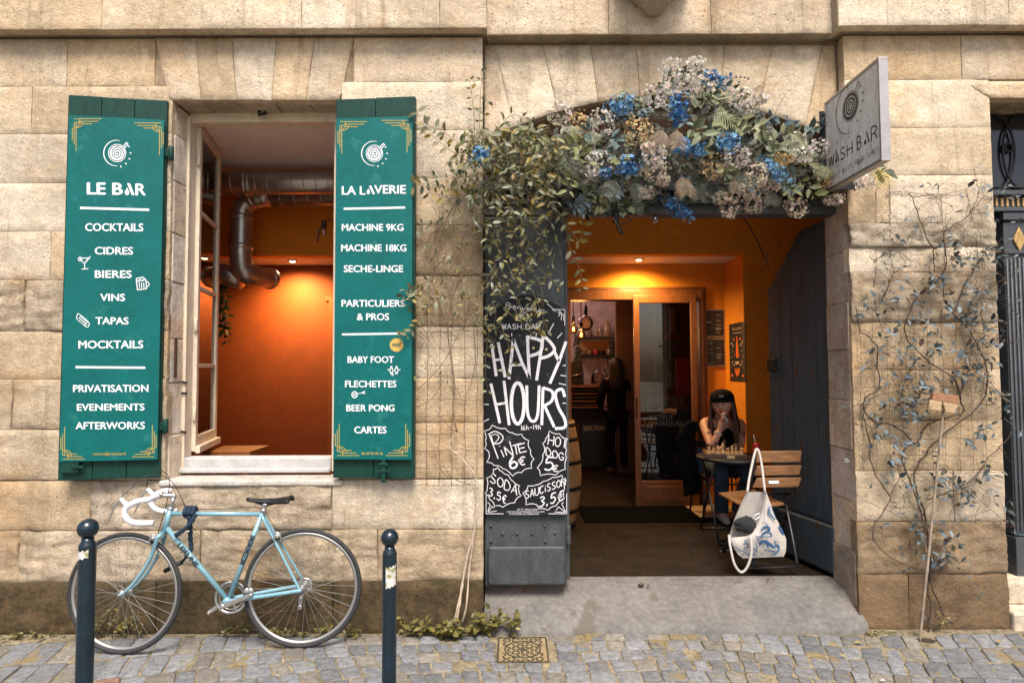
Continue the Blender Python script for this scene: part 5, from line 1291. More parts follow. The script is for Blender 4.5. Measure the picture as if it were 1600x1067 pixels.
# ---------------------------------------------------------------- right hand climber with blue-grey leaves
random.seed(5)
b2 = GZ(1447, 1000, -.01)
clim = thing('climbing_shrub', 'sparse climber with blue grey leaves trained on the stone pier right of the door', 'climber', b2)
RC = [(0.060, 0.088, 0.098), (0.088, 0.120, 0.135), (0.130, 0.165, 0.185), (0.038, 0.052, 0.048), (0.095, 0.085, 0.055), (0.026, 0.034, 0.030), (0.075, 0.045, 0.028)]
lm, sm, tm = MB(), MB(), MB()
def px(pts, Y=-.04): return bez([W(x, y, Y + rnd(-.012, .012)) for x, y in pts], 7)
def rp(x, y): return (1310 + x / 2.966, 280 + y / 2.966)
def rq(x, y): return (1310 + x / 2.669, 620 + y / 2.669)
trunks = [([(1447, 1000), rq(385, 900), rq(375, 800), rq(385, 700), rq(372, 600), rq(360, 490), rq(330, 400), rq(315, 330), rq(340, 270), rq(400, 190), rq(500, 110), rq(560, 60), rq(610, 0), rp(690, 920), rp(680, 850), rp(640, 760), rp(590, 680), rp(510, 610)], .007),
          ([(1450, 998), rq(410, 960), rq(435, 920), rq(420, 850), rq(385, 780), rq(395, 680), rq(370, 590), rq(345, 480)], .006),
          ([rq(345, 480), rq(310, 380), rq(270, 280), rq(275, 220), rq(330, 190), rq(370, 120), rq(470, 80), rq(520, 60), rp(560, 1000), rp(540, 930), rp(470, 880), rp(370, 800), rp(310, 720), rp(320, 640), rp(370, 540), rp(440, 490), rp(500, 400), rp(490, 280)], .006),
          ([rq(320, 200), rq(250, 130), rq(150, 100), rq(110, 60), rp(120, 1020), rp(190, 960), rp(180, 860), rp(170, 760), rp(100, 700), rp(85, 600)], .0055),
          ([rq(130, 180), rq(140, 290), rq(205, 400), rq(210, 440), rq(150, 540), rq(148, 600), rq(220, 670), rq(360, 725)], .0045),
          ([rq(215, 410), rq(250, 340), rq(250, 280)], .003), ([rq(130, 180), rq(105, 70), rq(140, 0)], .004),
          ([rp(490, 280), rp(440, 320), rp(380, 200), rp(345, 90), rp(325, 65)], .0045), ([rp(345, 90), rp(400, 75), rp(440, 70)], .003), ([rp(440, 320), rp(445, 400), rp(450, 430)], .004),
          ([rp(540, 600), rp(580, 500), rp(640, 400), rp(660, 360), rp(720, 350), rp(780, 330)], .005), ([rp(490, 240), rp(540, 210), rp(610, 160), rp(650, 60), rp(640, 20)], .0035), ([rp(610, 160), rp(680, 80)], .002),
          ([rp(200, 560), rp(240, 480), rp(265, 430), rp(330, 395)], .004), ([rp(160, 390), rp(200, 360), rp(300, 300), rp(380, 220)], .0022), ([rp(520, 390), rp(600, 340), rp(700, 330)], .002),
          ([rq(370, 430), rq(420, 410), rq(500, 380), rq(560, 340), rq(640, 240), rq(700, 180), rq(745, 120)], .004), ([rq(540, 370), rq(600, 440), rq(690, 510), rq(740, 540)], .0022), ([rq(430, 340), rq(480, 360), rq(545, 385)], .003),
          ([rp(560, 1000), rp(600, 900), rp(590, 780)], .004), ([rp(680, 680), rp(660, 600), rp(690, 480)], .0025), ([rp(650, 930), rp(720, 980), rp(800, 1050)], .002), ([rp(620, 760), rp(700, 740), rp(800, 760)], .002), ([rp(720, 490), rp(800, 450)], .0018), ([rp(600, 570), rp(750, 545), rp(840, 540)], .0016),
          ([rq(60, 40), rq(100, 30), rq(190, 40)], .002), ([rp(370, 830), rp(320, 900), rp(290, 1010)], .0035), ([rp(400, 900), rp(380, 1000), rp(330, 1050)], .003), ([rq(380, 560), rq(330, 540), rq(200, 470)], .0022)]
paths = []
for pts, r in trunks:
    P = px(pts); n = len(P); sd_ = rnd(0, 90)
    P = [p + Vector((noise.noise((i * .35, sd_, 0)), 0, noise.noise((i * .35, sd_, 7)))) * .012 for i, p in enumerate(P)]; paths.append(P)
    tm.tube(P, [r * (.9 - .4 * i / n) * (1 + .12 * math.sin(i * 1.7)) for i in range(n)], 6)
for _ in range(300):                                   # fine bare twigs
    P = random.choice(paths); p = random.choice(P); 
    q_ = wander(p, p + Vector((rnd(-.22, .22), rnd(-.08, .0), rnd(-.18, .2))), 6, .03); tm.tube(q_, .0012, 4)
    if random.random() < .45:
        for k in (-1, -2): lm.leaf(q_[k], (rnd(-1, 1), rnd(-1, 0), rnd(-.8, .5)), (rnd(-.4, .4), -1, rnd(.1, 1)), rnd(.025, .05), rnd(.012, .022), pick(RC), 0, .4, .15)
def tuft(x, y, cnt, L=.055, sp=.045, cols=RC):
    p = W(x, y, -.06)
    for _ in range(cnt):
        d = Vector((rnd(-1, 1), rnd(-1, .1), rnd(-.9, .6))).normalized(); l = L * rnd(.6, 1.2)
        q = p + Vector((rnd(-sp, sp), rnd(-.05, .02), rnd(-sp, sp)))
        sm.tube([q - d * .03, q], .0012, 3, caps=False)
        lm.leaf(q, d, Vector((rnd(-.5, .5), -1, rnd(.1, 1.1))), l, l * rnd(.42, .56), pick(cols), 0, .4, rnd(0, .3))
for (x, y, c_) in ((130, 570, 6), (250, 500, 6), (230, 570, 5), (85, 610, 4), (290, 435, 3), (345, 565, 7), (440, 480, 8), (450, 440, 6), (380, 505, 5), (520, 370, 8), (490, 290, 5), (535, 350, 5), (500, 460, 6), (570, 395, 4), (520, 570, 7), (560, 620, 9), (630, 565, 6), (600, 640, 6),
                  (660, 340, 6), (710, 355, 8), (750, 355, 4), (400, 645, 4), (370, 655, 5), (290, 670, 4), (240, 715, 6), (180, 710, 3), (440, 705, 5), (390, 715, 3), (640, 690, 6), (650, 730, 5), (705, 670, 4), (720, 740, 4), (690, 760, 3), (300, 800, 7), (320, 830, 5), (400, 800, 6), (440, 785, 4), (360, 860, 6), (390, 910, 5), (400, 950, 9), (370, 990, 10), (300, 990, 8), (300, 1035, 8), (330, 920, 4), (530, 900, 9), (560, 930, 7), (500, 970, 4), (620, 890, 7), (600, 860, 5), (550, 800, 5), (520, 830, 3), (235, 1040, 5), (380, 1045, 6),
                  (230, 930, 4), (140, 855, 5), (165, 780, 4), (700, 1005, 5), (770, 1035, 3), (640, 40, 4), (675, 55, 2), (405, 65, 3), (350, 210, 2), (445, 255, 2), (255, 300, 2), (195, 355, 2), (655, 150, 2), (650, 520, 4), (590, 490, 3), (470, 600, 4), (740, 860, 3), (660, 830, 3)):
    tuft(*rp(x, y), max(1, int(c_ * 1.25)), .052)
for (x, y, c_) in ((160, 150, 5), (135, 185, 4), (235, 170, 3), (250, 215, 4), (245, 250, 4), (190, 280, 4), (245, 300, 3), (170, 345, 2), (345, 215, 3), (300, 90, 6), (215, 60, 5), (260, 20, 7), (310, 30, 5), (420, 335, 9), (455, 310, 3), (490, 380, 8), (525, 380, 7), (525, 420, 6), (590, 300, 5), (625, 315, 3), (610, 345, 2), (605, 140, 5), (625, 115, 3), (540, 190, 3), (520, 155, 2), (675, 490, 2), (735, 535, 3), (740, 115, 2),
                  (340, 495, 4), (320, 545, 5), (350, 560, 5), (400, 555, 3), (435, 520, 3), (325, 610, 3), (435, 590, 4), (415, 620, 4), (405, 665, 6), (375, 650, 5), (470, 690, 4), (490, 655, 3), (440, 630, 4), (480, 600, 2), (510, 640, 2), (545, 735, 2), (270, 380, 2), (345, 405, 2), (290, 355, 2)):
    tuft(*rq(x, y), max(1, int(c_ * 1.2)), .052)
for _ in range(3): tuft(*rq(430, 920), 3, .03, .03, [(0.17, 0.15, 0.04)])
tm.build('trunk', mat('dark climber bark', (0.055, 0.036, 0.024), .9, vary=.4, vscale=40, bump=.4, bscale=80), clim); lm.add(sm.v, sm.f, 1, (.1, .1, .1)); lm.build('foliage', [vleaf, bark], clim)
# soil in both planting pits
for h, r, lab in ((holes[0], .10, 'dark soil pit in the setts at the foot of the yellow green climber'), (holes[1], .085, 'dark soil pit in the setts at the foot of the pier climber')):
    m = MB(); p = h[0]; k = 18; vs = [(p.x, p.y, .004)]
    for i in range(k):
        a = 2 * math.pi * i / k; rr_ = r * rnd(.8, 1.1); vs.append((p.x + rr_ * math.cos(a) * 1.1, min(-.02, p.y + rr_ * math.sin(a) * .8), -.014))
    m.add(vs, [(0, i + 1, (i + 1) % k + 1) for i in range(k)], 0, smooth=True)
    tag(m.build('planting_pit', soil), lab, None, kind='structure')
# bamboo stake and the small wooden plaque on it
stk = mat('bamboo', (0.25, 0.19, 0.14), .7, vary=.35, vscale=20, stretch=(1, 1, .3))
m = MB(); a, b = W(1437, 1003, -.17), W(1474, 640, -.09); P = [a.lerp(b, i / 40) for i in range(41)]
m.tube(P, [.0072 + (.0014 if i % 6 == 0 else 0) for i in range(41)], 9)
tag(m.build('bamboo_stake', stk), 'thin bamboo stake standing beside the pier climber', 'stake')
pw = mat('reddish raw wood', (0.27, 0.13, 0.065), .8, vary=.35, vscale=14, stretch=(1, 1, 7), bump=.3, bscale=40); pw2 = mat('fresh split wood', (0.42, 0.29, 0.17), .8, vary=.25, vscale=14, stretch=(1, 1, 8), bump=.4, bscale=50)
t = thing('wooden_plaque', 'small two tone wooden block fixed to the top of the bamboo stake', 'plaque', b)
pc = W(1474, 628, -.11); ux = (W(1496, 633, -.11) - W(1453, 626, -.11)); ux = ux.normalized(); uz = Vector((0, 0, 1)) - ux * ux.z; uz.normalize(); un = ux.cross(uz)
m = MB(); 
for i, (s0_, s1_, z0, z1) in enumerate(((-.082, .086, .002, .050),)): m.obox(pc + ux * (s0_ + s1_) / 2 + uz * (z0 + z1) / 2, ux * (s1_ - s0_) / 2 * .92, un * .012, uz * (z1 - z0) / 2)
m.build('upper_board', pw, t, bevel=.003)
m = MB(); m.obox(pc - ux * .052 - uz * .028, ux * .037, un * .012, uz * .029)
for k in range(4): m.obox(pc + ux * .038 - uz * (.007 + .014 * k), ux * (.046 - .006 * k), un * (.012 + .001 * k), uz * .0065)
m.build('split_block', pw2, t, bevel=.002)
# ---------------------------------------------------------------- wire trellises
wire = mat('thin rusty wire', (0.075, 0.05, 0.035), .7, .3)
def trellis(x0, x1, y0, y1, dx, dy, label, Y=-.022, seed=1):
    r_ = random.Random(seed); m = MB(); t0 = W(x0, y0, Y); t1 = W(x1, y1, Y); X = t0.x
    while X < t1.x + .001:
        k = r_.uniform(0, .12) if r_.random() < .3 else 0
        m.tube([(X + r_.uniform(-.006, .006), Y + r_.uniform(-.012, .004), t0.z - (t0.z - t1.z) * (i / 10) * (1 - k)) for i in range(11)], .0013, 4); X += dx
    z = t1.z
    while z < t0.z + .001:
        m.tube([(t0.x + (t1.x - t0.x) * i / 8, Y - .002 + r_.uniform(-.008, .004), z + r_.uniform(-.005, .005)) for i in range(9)], .0013, 4); z += dy
    return tag(m.build('wire_trellis', wire), label, 'trellis', 'wire trellises on the wall')
trellis(648, 752, 470, 757, .078, .105, 'thin wire trellis on the wall between the right shutter and the door', seed=3)
trellis(1341, 1556, 470, 738, .085, .105, 'thin wire trellis on the stone pier behind the blue grey climber', seed=4)
m = MB()
for pts in ([(1391, 300), (1391, 400), (1402, 440)], [(1470, 305), (1476, 395), (1474, 470)], [(1510, 296), (1524, 365), (1530, 420)], [(1384, 308), (1392, 299), (1470, 305), (1510, 296)], [(1369, 300), (1369, 420), (1365, 450), (1370, 490), (1380, 520)]):
    m.tube([W(x, y, -.012) for x, y in pts], .0016, 5)
tag(m.build('hanging_wire', wire), 'loose wire nailed up above the trellis on the pier', 'wire')

# ---------------------------------------------------------------- weeds at the foot of the wall
random.seed(11)
WC = [(0.17, 0.145, 0.030), (0.12, 0.11, 0.028), (0.20, 0.165, 0.045), (0.075, 0.07, 0.02)]
def weed(x, y, w_, h_, cnt, L, label, Y=-.045):
    p = GZ(x, y, 0) if Y is None else Vector((W(x, y, Y).x, Y, 0))
    t = thing('weed', label, 'weed', p, 'weeds at the foot of the wall'); lm, sm = MB(), MB()
    for _ in range(cnt):
        q = p + Vector((rnd(-w_, w_), rnd(-.05, .0), 0)); e = q + Vector((rnd(-.05, .05), rnd(-.06, .0), h_ * rnd(.35, 1.05)))
        sm.tube([q - Vector((0, 0, .01)), (q + e) / 2 + rv(.008), e], .0014, 4)
        for k in range(5):
            f = e.lerp(q, rnd(0, .7)); d = Vector((rnd(-1, 1), rnd(-1, .2), rnd(-.2, .9))).normalized(); l = L * rnd(.6, 1.25)
            lm.leaf(f, d, Vector((0, -.6, 1)) + rv(.4), l, l * rnd(.5, .7), pick(WC), 0, .3, rnd(0, .3))
    sm.build('stems', bark, t); lm.build('leaves', vleaf, t)
for a in ((372, 975, .10, .075, 12, .024, 'sparse weed at the wall foot behind the bicycle crank'), (187, 975, .18, .17, 30, .028, 'tall weed at the wall foot behind the front bicycle wheel'), (448, 976, .14, .06, 20, .025, 'low weed seen through the rear bicycle wheel'),
          (535, 976, .14, .075, 22, .028, 'weed at the wall foot right of the rear bicycle wheel'), (655, 974, .10, .12, 22, .040, 'weed right of the second bollard'), (768, 968, .12, .16, 24, .048, 'leafy weed at the left end of the concrete threshold'), (720, 970, .10, .11, 13, .042, 'leafy weed behind the climber trunk'),
          (60, 978, .16, .035, 18, .022, 'flat weed at the wall foot left of the bicycle'), (10, 978, .12, .03, 12, .022, 'flat weed at the left edge of the wall foot'), (1350, 972, .05, .02, 5, .02, 'tiny weed where threshold meets the pier')):
    weed(*a)
weed(700, 992, .085, .085, 22, .045, 'leafy weed in the planting pit of the yellow green climber', None)
# fallen leaves and scraps
FL = [(0.33, 0.20, 0.05), (0.38, 0.27, 0.10), (0.22, 0.12, 0.05), (0.30, 0.26, 0.12), (0.5, 0.5, 0.48)]
for (x, y, L, ci, lab) in ((1272, 977, .07, 0, 'curled orange leaf fallen at the right end of the threshold'), (1335, 1004, .05, 1, 'pale yellow leaf fallen below the pier'), (1559, 1004, .05, 1, 'pale leaf fallen near the neighbouring door'), (978, 980, .022, 4, 'white paper scrap at the edge of the setts'), (1006, 981, .02, 4, 'small white scrap beside the threshold edge'),
                       (1375, 1063, .03, 4, 'white scrap at the bottom right of the setts'), (1324, 1027, .04, 3, 'olive leaf lying on the right setts'), (1255, 992, .03, 2, 'brown leaf below the threshold')):
    p = GZ(x, y, .012); m = MB(); m.leaf(p, (rnd(-1, 1), rnd(-.4, .4), .1), (0, -.2, 1), L, L * .5, FL[ci], 0, .5, rnd(-.2, .3))
    tag(m.build('fallen_leaf' if ci != 4 else 'paper_scrap', vleaf), lab, 'fallen leaf' if ci != 4 else 'litter', 'bits fallen on the setts')
for (x, y, r, lab) in ((1002, 913, .016, 'dark pebble on the threshold'), (1013, 914, .007, 'tiny dark pebble beside the larger one on the threshold'), (1200, 905, .008, 'brown crumb on the threshold near the chair')):
    d = RP(x, y, (0, .2, FZ - .005), (0, -.35, 1)); m = MB(); m.ball(d, r, 10, sq=(1.4, 1, .6)); tag(m.build('pebble', darkw), lab, 'pebble', 'bits on the threshold')

# ---------------------------------------------------------------- artificial flower swag over the door
random.seed(33)
gar = thing('flower_swag', 'large swag of artificial blue, cream and grey flowers with mixed leaves fixed above the doorway', 'flower arrangement', W(1080, 260, .0))
def zt_(x, y): return (900 + x / 3.077, 70 + y / 3.077)
TOP = [(850, 215), (880, 196), (915, 182), (950, 165), (985, 150), (1020, 125), (1050, 108), (1090, 112), (1130, 130), (1165, 165), (1200, 185), (1240, 200), (1300, 225)]
BOT = [(850, 330), (900, 330), (960, 335), (1020, 325), (1100, 312), (1180, 310), (1240, 318), (1300, 312)]
def itp(tab, x):
    for (a, b), (c, d) in zip(tab, tab[1:]):
        if a <= x <= c: return b + (d - b) * (x - a) / (c - a)
    return tab[0][1] if x < tab[0][0] else tab[-1][1]
GD = [(0.020, 0.030, 0.014), (0.030, 0.042, 0.020), (0.045, 0.050, 0.024), (0.060, 0.050, 0.028), (0.015, 0.022, 0.016), (0.075, 0.080, 0.035)]
GLt = [(0.085, 0.125, 0.115), (0.135, 0.145, 0.050), (0.110, 0.130, 0.065), (0.070, 0.105, 0.115), (0.19, 0.19, 0.10), (0.060, 0.075, 0.030)]
lm, sm = MB(), MB()
def gy(x, y): 
    """depth of the swag's front at that spot: it bellies out in the middle of its height"""
    t = (y - itp(TOP, x)) / max(1, itp(BOT, x) - itp(TOP, x)); return -.04 - .30 * math.sin(math.pi * min(1, max(.08, t))) * max(.05, min(1, (1292 - x) / 110))
for _ in range(1700):
    x = rnd(850, 1305); y = itp(TOP, x) + (itp(BOT, x) - itp(TOP, x)) * rnd(.04, 1.02); f = gy(x, y)
    Y = .10 + (f - .10) * (random.random() ** .8) * .85; p = W(x, y, Y); L = rnd(.04, .07)
    lm.leaf(p, Vector((rnd(-1, 1), rnd(-1, .1), rnd(-1, .7))), Vector((rnd(-.6, .6), -1, rnd(0, 1))), L, L * rnd(.45, .7), pick(GD), 0, .3, rnd(-.1, .35))
for _ in range(40):                                   # sprays of leaves standing forward
    x = rnd(855, 1300); y = itp(TOP, x) + (itp(BOT, x) - itp(TOP, x)) * rnd(.0, 1.0); Y = gy(x, y) - rnd(-.03, .05); c = random.choice(GLt)
    d0 = Vector((rnd(-1, 1), rnd(-.8, -.1), rnd(-.8, 1))).normalized(); p = W(x, y, Y); L = rnd(.05, .085)
    P = [p + d0 * .028 * i + Vector((0, 0, -.003 * i * i)) for i in range(5)]
    stem_leaves(lm, sm, P, .002, .001, .02, L, [c], .2)
for (x, y, L, c) in ((590, 270, .12, GLt[5]), (640, 440, .12, GD[5]), (640, 520, .11, GD[5]), (700, 380, .10, GLt[1]), (770, 380, .10, GLt[1]), (860, 400, .10, GLt[4]), (880, 430, .09, GLt[4]), (240, 430, .08, GLt[1]), (170, 450, .08, GLt[0]), (150, 510, .09, GLt[0]), (20, 530, .11, GLt[1]), (50, 560, .11, GLt[4]), (330, 320, .07, GLt[3]), (800, 370, .09, GLt[1]), (1000, 390, .09, GLt[3]), (1040, 380, .07, GLt[3]), (930, 360, .06, GLt[3]), (1120, 400, .09, GLt[0]), (1170, 380, .09, GLt[3]), (1030, 700, .09, GLt[1]), (1150, 650, .08, GLt[5]), (510, 590, .07, GLt[5]), (600, 625, .07, GLt[5]), (735, 640, .08, GLt[5]), (230, 790, .09, GLt[5]), (60, 720, .08, GLt[5]), (690, 270, .09, GLt[4]), (1480, 600, .09, GD[1]), (1460, 620, .08, GD[0])):
    for k in range(5):
        xx, yy = zt_(x, y); p = W(xx + rnd(-6, 6), yy + rnd(-6, 6), gy(xx, yy) - .05)
        lm.leaf(p, Vector((rnd(-1, 1), -.5, rnd(-1, .6))), (rnd(-.4, .4), -1, rnd(.2, .9)), L * rnd(.7, 1), L * rnd(.45, .6), pick([c]), 0, .3, rnd(0, .3))
lm.build('foliage', gleaf, gar)
for (x, y, x2, y2) in ((430, 160, 400, 190), (480, 75, 520, 25), (610, 130, 560, 60), (700, 165, 830, 160), (760, 260, 900, 200), (850, 230, 940, 150), (200, 290, 100, 280), (700, 230, 780, 180), (940, 360, 1010, 240), (530, 860, 480, 760), (1440, 640, 1445, 740), (180, 830, 210, 900), (1000, 470, 1090, 380)):
    a, b = W(*zt_(x, y), -.15), W(*zt_(x2, y2), -.13); sm.tube(wander(a, b, 6, .015), .0018, 4)
for (x, y) in ((745, 165), (770, 155), (790, 155), (812, 158), (828, 166), (785, 180)): sm.ball(W(*zt_(x, y), -.14), .006, 8, 1, (0.02, 0.05, 0.12))
sm.build('sprays', [bark, petm], gar)
def floret(mb, c, nrm_, r, col):
    n = Vector(nrm_).normalized(); x = n.orthogonal().normalized(); a0 = rnd(0, 6.28); x = Matrix.Rotation(a0, 3, n) @ x; y = n.cross(x)
    for k in range(4):
        a = k * math.pi / 2; u = x * math.cos(a) + y * math.sin(a); v = n.cross(u); cc_ = tuple(min(1, q * rnd(.82, 1.15)) for q in col)
        q_ = rnd(.1, .5); p = [c, c + u * r * .6 + v * r * .42 + n * r * .3, c + u * r * 1.05 + n * r * q_, c + u * r * .6 - v * r * .42 + n * r * .3]
        mb.add(p, [(0, 3, 2, 1)], 0, cc_, True)
    mb.ball(c + n * r * .1, r * .14, 6, 0, (col[0] * .6, col[1] * .6, col[2] * .5))
WHT = [(0.66, 0.60, 0.53), (0.58, 0.54, 0.50), (0.48, 0.43, 0.36), (0.70, 0.66, 0.61)]; CRM = [(0.60, 0.42, 0.19), (0.54, 0.40, 0.22)]; BLU = [(0.075, 0.22, 0.42), (0.12, 0.30, 0.50), (0.03, 0.115, 0.30), (0.20, 0.39, 0.55)]; PNK = [(0.60, 0.49, 0.39), (0.54, 0.45, 0.37)]
def bloom(x, y, rx, ry, cols, ang=0, dY=0.0, kind='h'):
    xx, yy = zt_(x, y); Y = gy(xx, yy) - .105 + dY; c = W(xx, yy, Y); s = (CAM.y - Y) / -FPX; mb = MB()
    rx, ry = rx / 3.077 * s * 1.3, ry / 3.077 * s * 1.3; fr_ = .0100 if kind == 'h' else .0125
    cnt = int(70 + 9500 * rx * ry); col0 = random.choice(cols); ca, sa = math.cos(R(ang)), math.sin(R(ang))
    for i in range(cnt):
        u = Vector((rnd(-1, 1), rnd(-1, 1), rnd(-1, 1)))
        if u.length < .05: continue
        u.normalize(); q = rnd(.66, 1.10) if kind == 'h' else rnd(.2, 1.0)
        p = Vector((u.x * rx * q, u.y * min(rx, ry) * .8 * q, u.z * ry * q)); p = Vector((p.x * ca + p.z * sa, p.y, -p.x * sa + p.z * ca))
        u = Vector((u.x * ca + u.z * sa, u.y, -u.x * sa + u.z * ca))
        floret(mb, c + p, u + rv(.75), fr_ * rnd(.7, 1.3), pick([col0, random.choice(cols)], .18))
    mb.tube([c + Vector((0, .12, -.02)), c], .004, 5, col=(0.04, 0.05, 0.02))
    mb.build({'h': 'hydrangea_head', 'd': 'blue_flower_spike'}[kind], petm, gar)
for a in ((460, 115, 46, 42), (575, 92, 36, 30), (530, 188, 56, 46), (610, 195, 56, 44), (385, 240, 58, 50), (120, 375, 54, 48), (105, 575, 56, 56), (375, 535, 50, 42), (770, 540, 58, 42), (1080, 528, 46, 36), (1165, 505, 46, 40), (790, 255, 54, 38), (885, 262, 34, 20), (820, 310, 30, 30), (-70, 330, 50, 46), (-35, 420, 30, 26), (1060, 460, 40, 28), (1390, 660, 44, 28)):
    bloom(*a, WHT)
for a in ((380, 600, 54, 42), (415, 655, 28, 22), (340, 712, 32, 24), (872, 625, 44, 42), (930, 680, 42, 26), (695, 738, 30, 26), (735, 785, 34, 42), (830, 705, 36, 30), (850, 765, 44, 38), (1060, 785, 44, 36), (1242, 742, 42, 24), (350, 495, 30, 24)): bloom(*a, PNK)
for a in ((300, 420, 52, 56), (660, 580, 54, 50), (990, 550, 38, 26), (8, 380, 44, 54), (1185, 640, 30, 40)): bloom(*a, CRM)
for a in ((215, 295, 84, 52, BLU, -18), (495, 310, 46, 82, BLU, 0), (680, 165, 74, 34, BLU, 12), (250, 588, 52, 44, BLU), (550, 495, 74, 40, BLU, 12), (725, 470, 50, 48, BLU), (950, 600, 88, 34, BLU, 38), (490, 790, 92, 34, BLU, 32, .06), (140, 615, 24, 24, BLU), (-455, 535, 44, 40, BLU)):
    bloom(*a, kind='d')
frm = leaf_material('dried palm', .6, .2)
def palm(x, y, ang, L, cols):
    xx, yy = zt_(x, y); Y = gy(xx, yy) - .13; p = W(xx, yy, Y); mb = MB(); d = Vector((math.cos(R(ang)), -.25, math.sin(R(ang)))).normalized(); n = Vector((rnd(-.2, .2), -1, .2)); sdv = d.cross(n).normalized(); n = sdv.cross(d)
    P = [p + d * L * t + n * .15 * L * math.sin(t * 2.2) for t in [i / 9 for i in range(10)]]; mb.tube(P, .0016, 4, col=cols[0])
    for i in range(2, 10):
        for s in (-1, 1):
            l = L * (.62 * math.sin(.5 + 2.2 * i / 10)); v = (sdv * s * .85 + d * .62 + n * rnd(-.1, .1)).normalized(); e = P[i] + v * l
            w_ = d * .0019; c = pick(cols, .2); mb.add([P[i] - w_, P[i] + w_, P[i] + v * l * .5 + w_ * 1.4, e - Vector((0, 0, .006)), P[i] + v * l * .5 - w_ * 1.4], [(0, 1, 2, 3, 4)], 0, c, True)
    mb.build('palm_frond', frm, gar)
DRY = [(0.30, 0.20, 0.12), (0.36, 0.27, 0.17)]; GRN = [(0.17, 0.19, 0.085), (0.23, 0.24, 0.13)]; DKG = [(0.035, 0.045, 0.022), (0.06, 0.06, 0.035)]
for a in ((485, 400, -95, .13, DRY), (420, 400, -110, .12, DRY), (640, 330, -35, .14, GRN), (700, 290, -100, .10, GRN), (505, 620, -85, .14, DRY), (950, 480, -20, .14, GRN), (1120, 590, -30, .10, GRN), (1185, 580, -70, .08, GRN), (60, 620, 160, .14, DKG), (200, 640, -120, .14, DKG), (270, 650, -70, .13, DKG), (600, 650, -100, .13, DKG), (780, 600, -80, .12, DKG), (30, 400, -150, .10, GRN), (60, 410, -60, .09, GRN), (940, 690, -100, .11, DKG), (320, 740, -120, .10, DKG), (1440, 580, -80, .14, [(0.36, 0.30, 0.05)]), (640, 660, -60, .12, DKG), (760, 640, -95, .1, DRY)):
    palm(*a)
# ================================================================ neighbour's door, far right
ngrey = mat('slate grey joinery paint', (0.045, 0.050, 0.058), .45, vary=.2, vscale=8, bump=.1, bscale=30)
nd = thing('neighbour_door', 'slate grey panelled door with iron fanlight and gold diamond, cut by the right edge', 'door', ((XNL + XNR) / 2, .3, .3))
YN = .24; xl = XNL + .004; xr = XNR - .004; ztn = W(1572, 153).z; xc = (xl + xr) / 2
def zN(y, Y=YN): return W(1575, y, Y).z
m = MB(); m.box(xl, xr, YN + .07, YN + .12, .22, zN(333)); m.build('door_leaf', ngrey, nd)
m = MB()
for s in (-1, 1):
    xa = xl if s < 0 else xr; d = -s
    m.box(*sorted((xa, xa + d * .085)), YN, YN + .07, zN(836), zN(334)); m.box(*sorted((xa, xa + d * .10)), YN - .02, YN + .07, zN(905), zN(836) - .002)
m.build('stile', ngrey, nd, bevel=.006)
m = MB()
for s in (-1, 1):
    xa = xc + s * (xc - W(1600, 600, YN).x) * 1.0; xw = abs(W(1600, 600, YN).x - W(1575, 600, YN).x)
    x0_, x1_ = sorted((xa, xa + s * xw)) if s > 0 else sorted((xa - xw, xa)); x0_, x1_ = x0_, x1_ + .03
    m.box(x0_, x1_, YN - .01, YN + .07, zN(836), zN(398)); m.box(x0_ - .006, x1_ + .006, YN - .02, YN + .07, zN(396), zN(348)); m.box(x0_ - .018, x1_ + .018, YN - .04, YN + .07, zN(346), zN(334)); m.box(x0_ - .008, x1_ + .008, YN - .028, YN + .07, zN(398), zN(392))
    k = 5
    for i in range(k): m.tube([(x0_ + (i + .5) * (x1_ - x0_) / k, YN - .011, zN(830)), (x0_ + (i + .5) * (x1_ - x0_) / k, YN - .011, zN(404))], (x1_ - x0_) / k * .38, 8)
    m.box(x0_ - .012, x1_ + .012, YN - .03, YN + .07, zN(905), zN(838))
m.build('fluted_pilaster', ngrey, nd, bevel=.004)
for s in (-1, 1):
    m = MB(); p = W(1592, 374, YN - .025); px_ = p.x if s < 0 else 2 * xc - p.x
    m.prism([(px_ - .042, YN - .021, p.z), (px_, YN - .021, p.z - .085), (px_ + .042, YN - .021, p.z), (px_, YN - .021, p.z + .085)], (0, -.012, 0)); m.build('gold_diamond', gold, nd, bevel=.005)
m = MB(); m.box(xl, xr, YN - .05, YN + .1, zN(333) , zN(327)); m.box(xl, xr, YN + .0, YN + .1, zN(326), zN(308)); m.box(xl, xr, YN - .04, YN + .1, zN(307), zN(300)); m.build('transom', ngrey, nd, bevel=.004)
m = MB(); x = xl + .012
while x < xr - .02: m.box(x, x + .016, YN - .012, YN, zN(324), zN(309.5)); x += .036
m.build('dentils', gold, nd, bevel=.005)
m = MB(); m.box(xl, xl + .03, YN, YN + .08, zN(300), zN(174)); m.box(xr - .03, xr, YN, YN + .08, zN(300), zN(174)); m.box(xl, xr, YN - .01, YN + .08, zN(173), ztn + .03)
m.box(xl + .03, xr - .03, YN + .05, YN + .07, zN(300), zN(174)); m.build('fanlight_frame', ngrey, nd, bevel=.004)
m = MB(); m.box(xl + .03, xr - .03, YN + .03, YN + .036, zN(300), zN(174)); m.build('fanlight_pane', mat('dark glass', (.02, .02, .024), .08), nd)
m = MB(); zc = (zN(300) + zN(174)) / 2; hh_ = (zN(174) - zN(300)) / 2
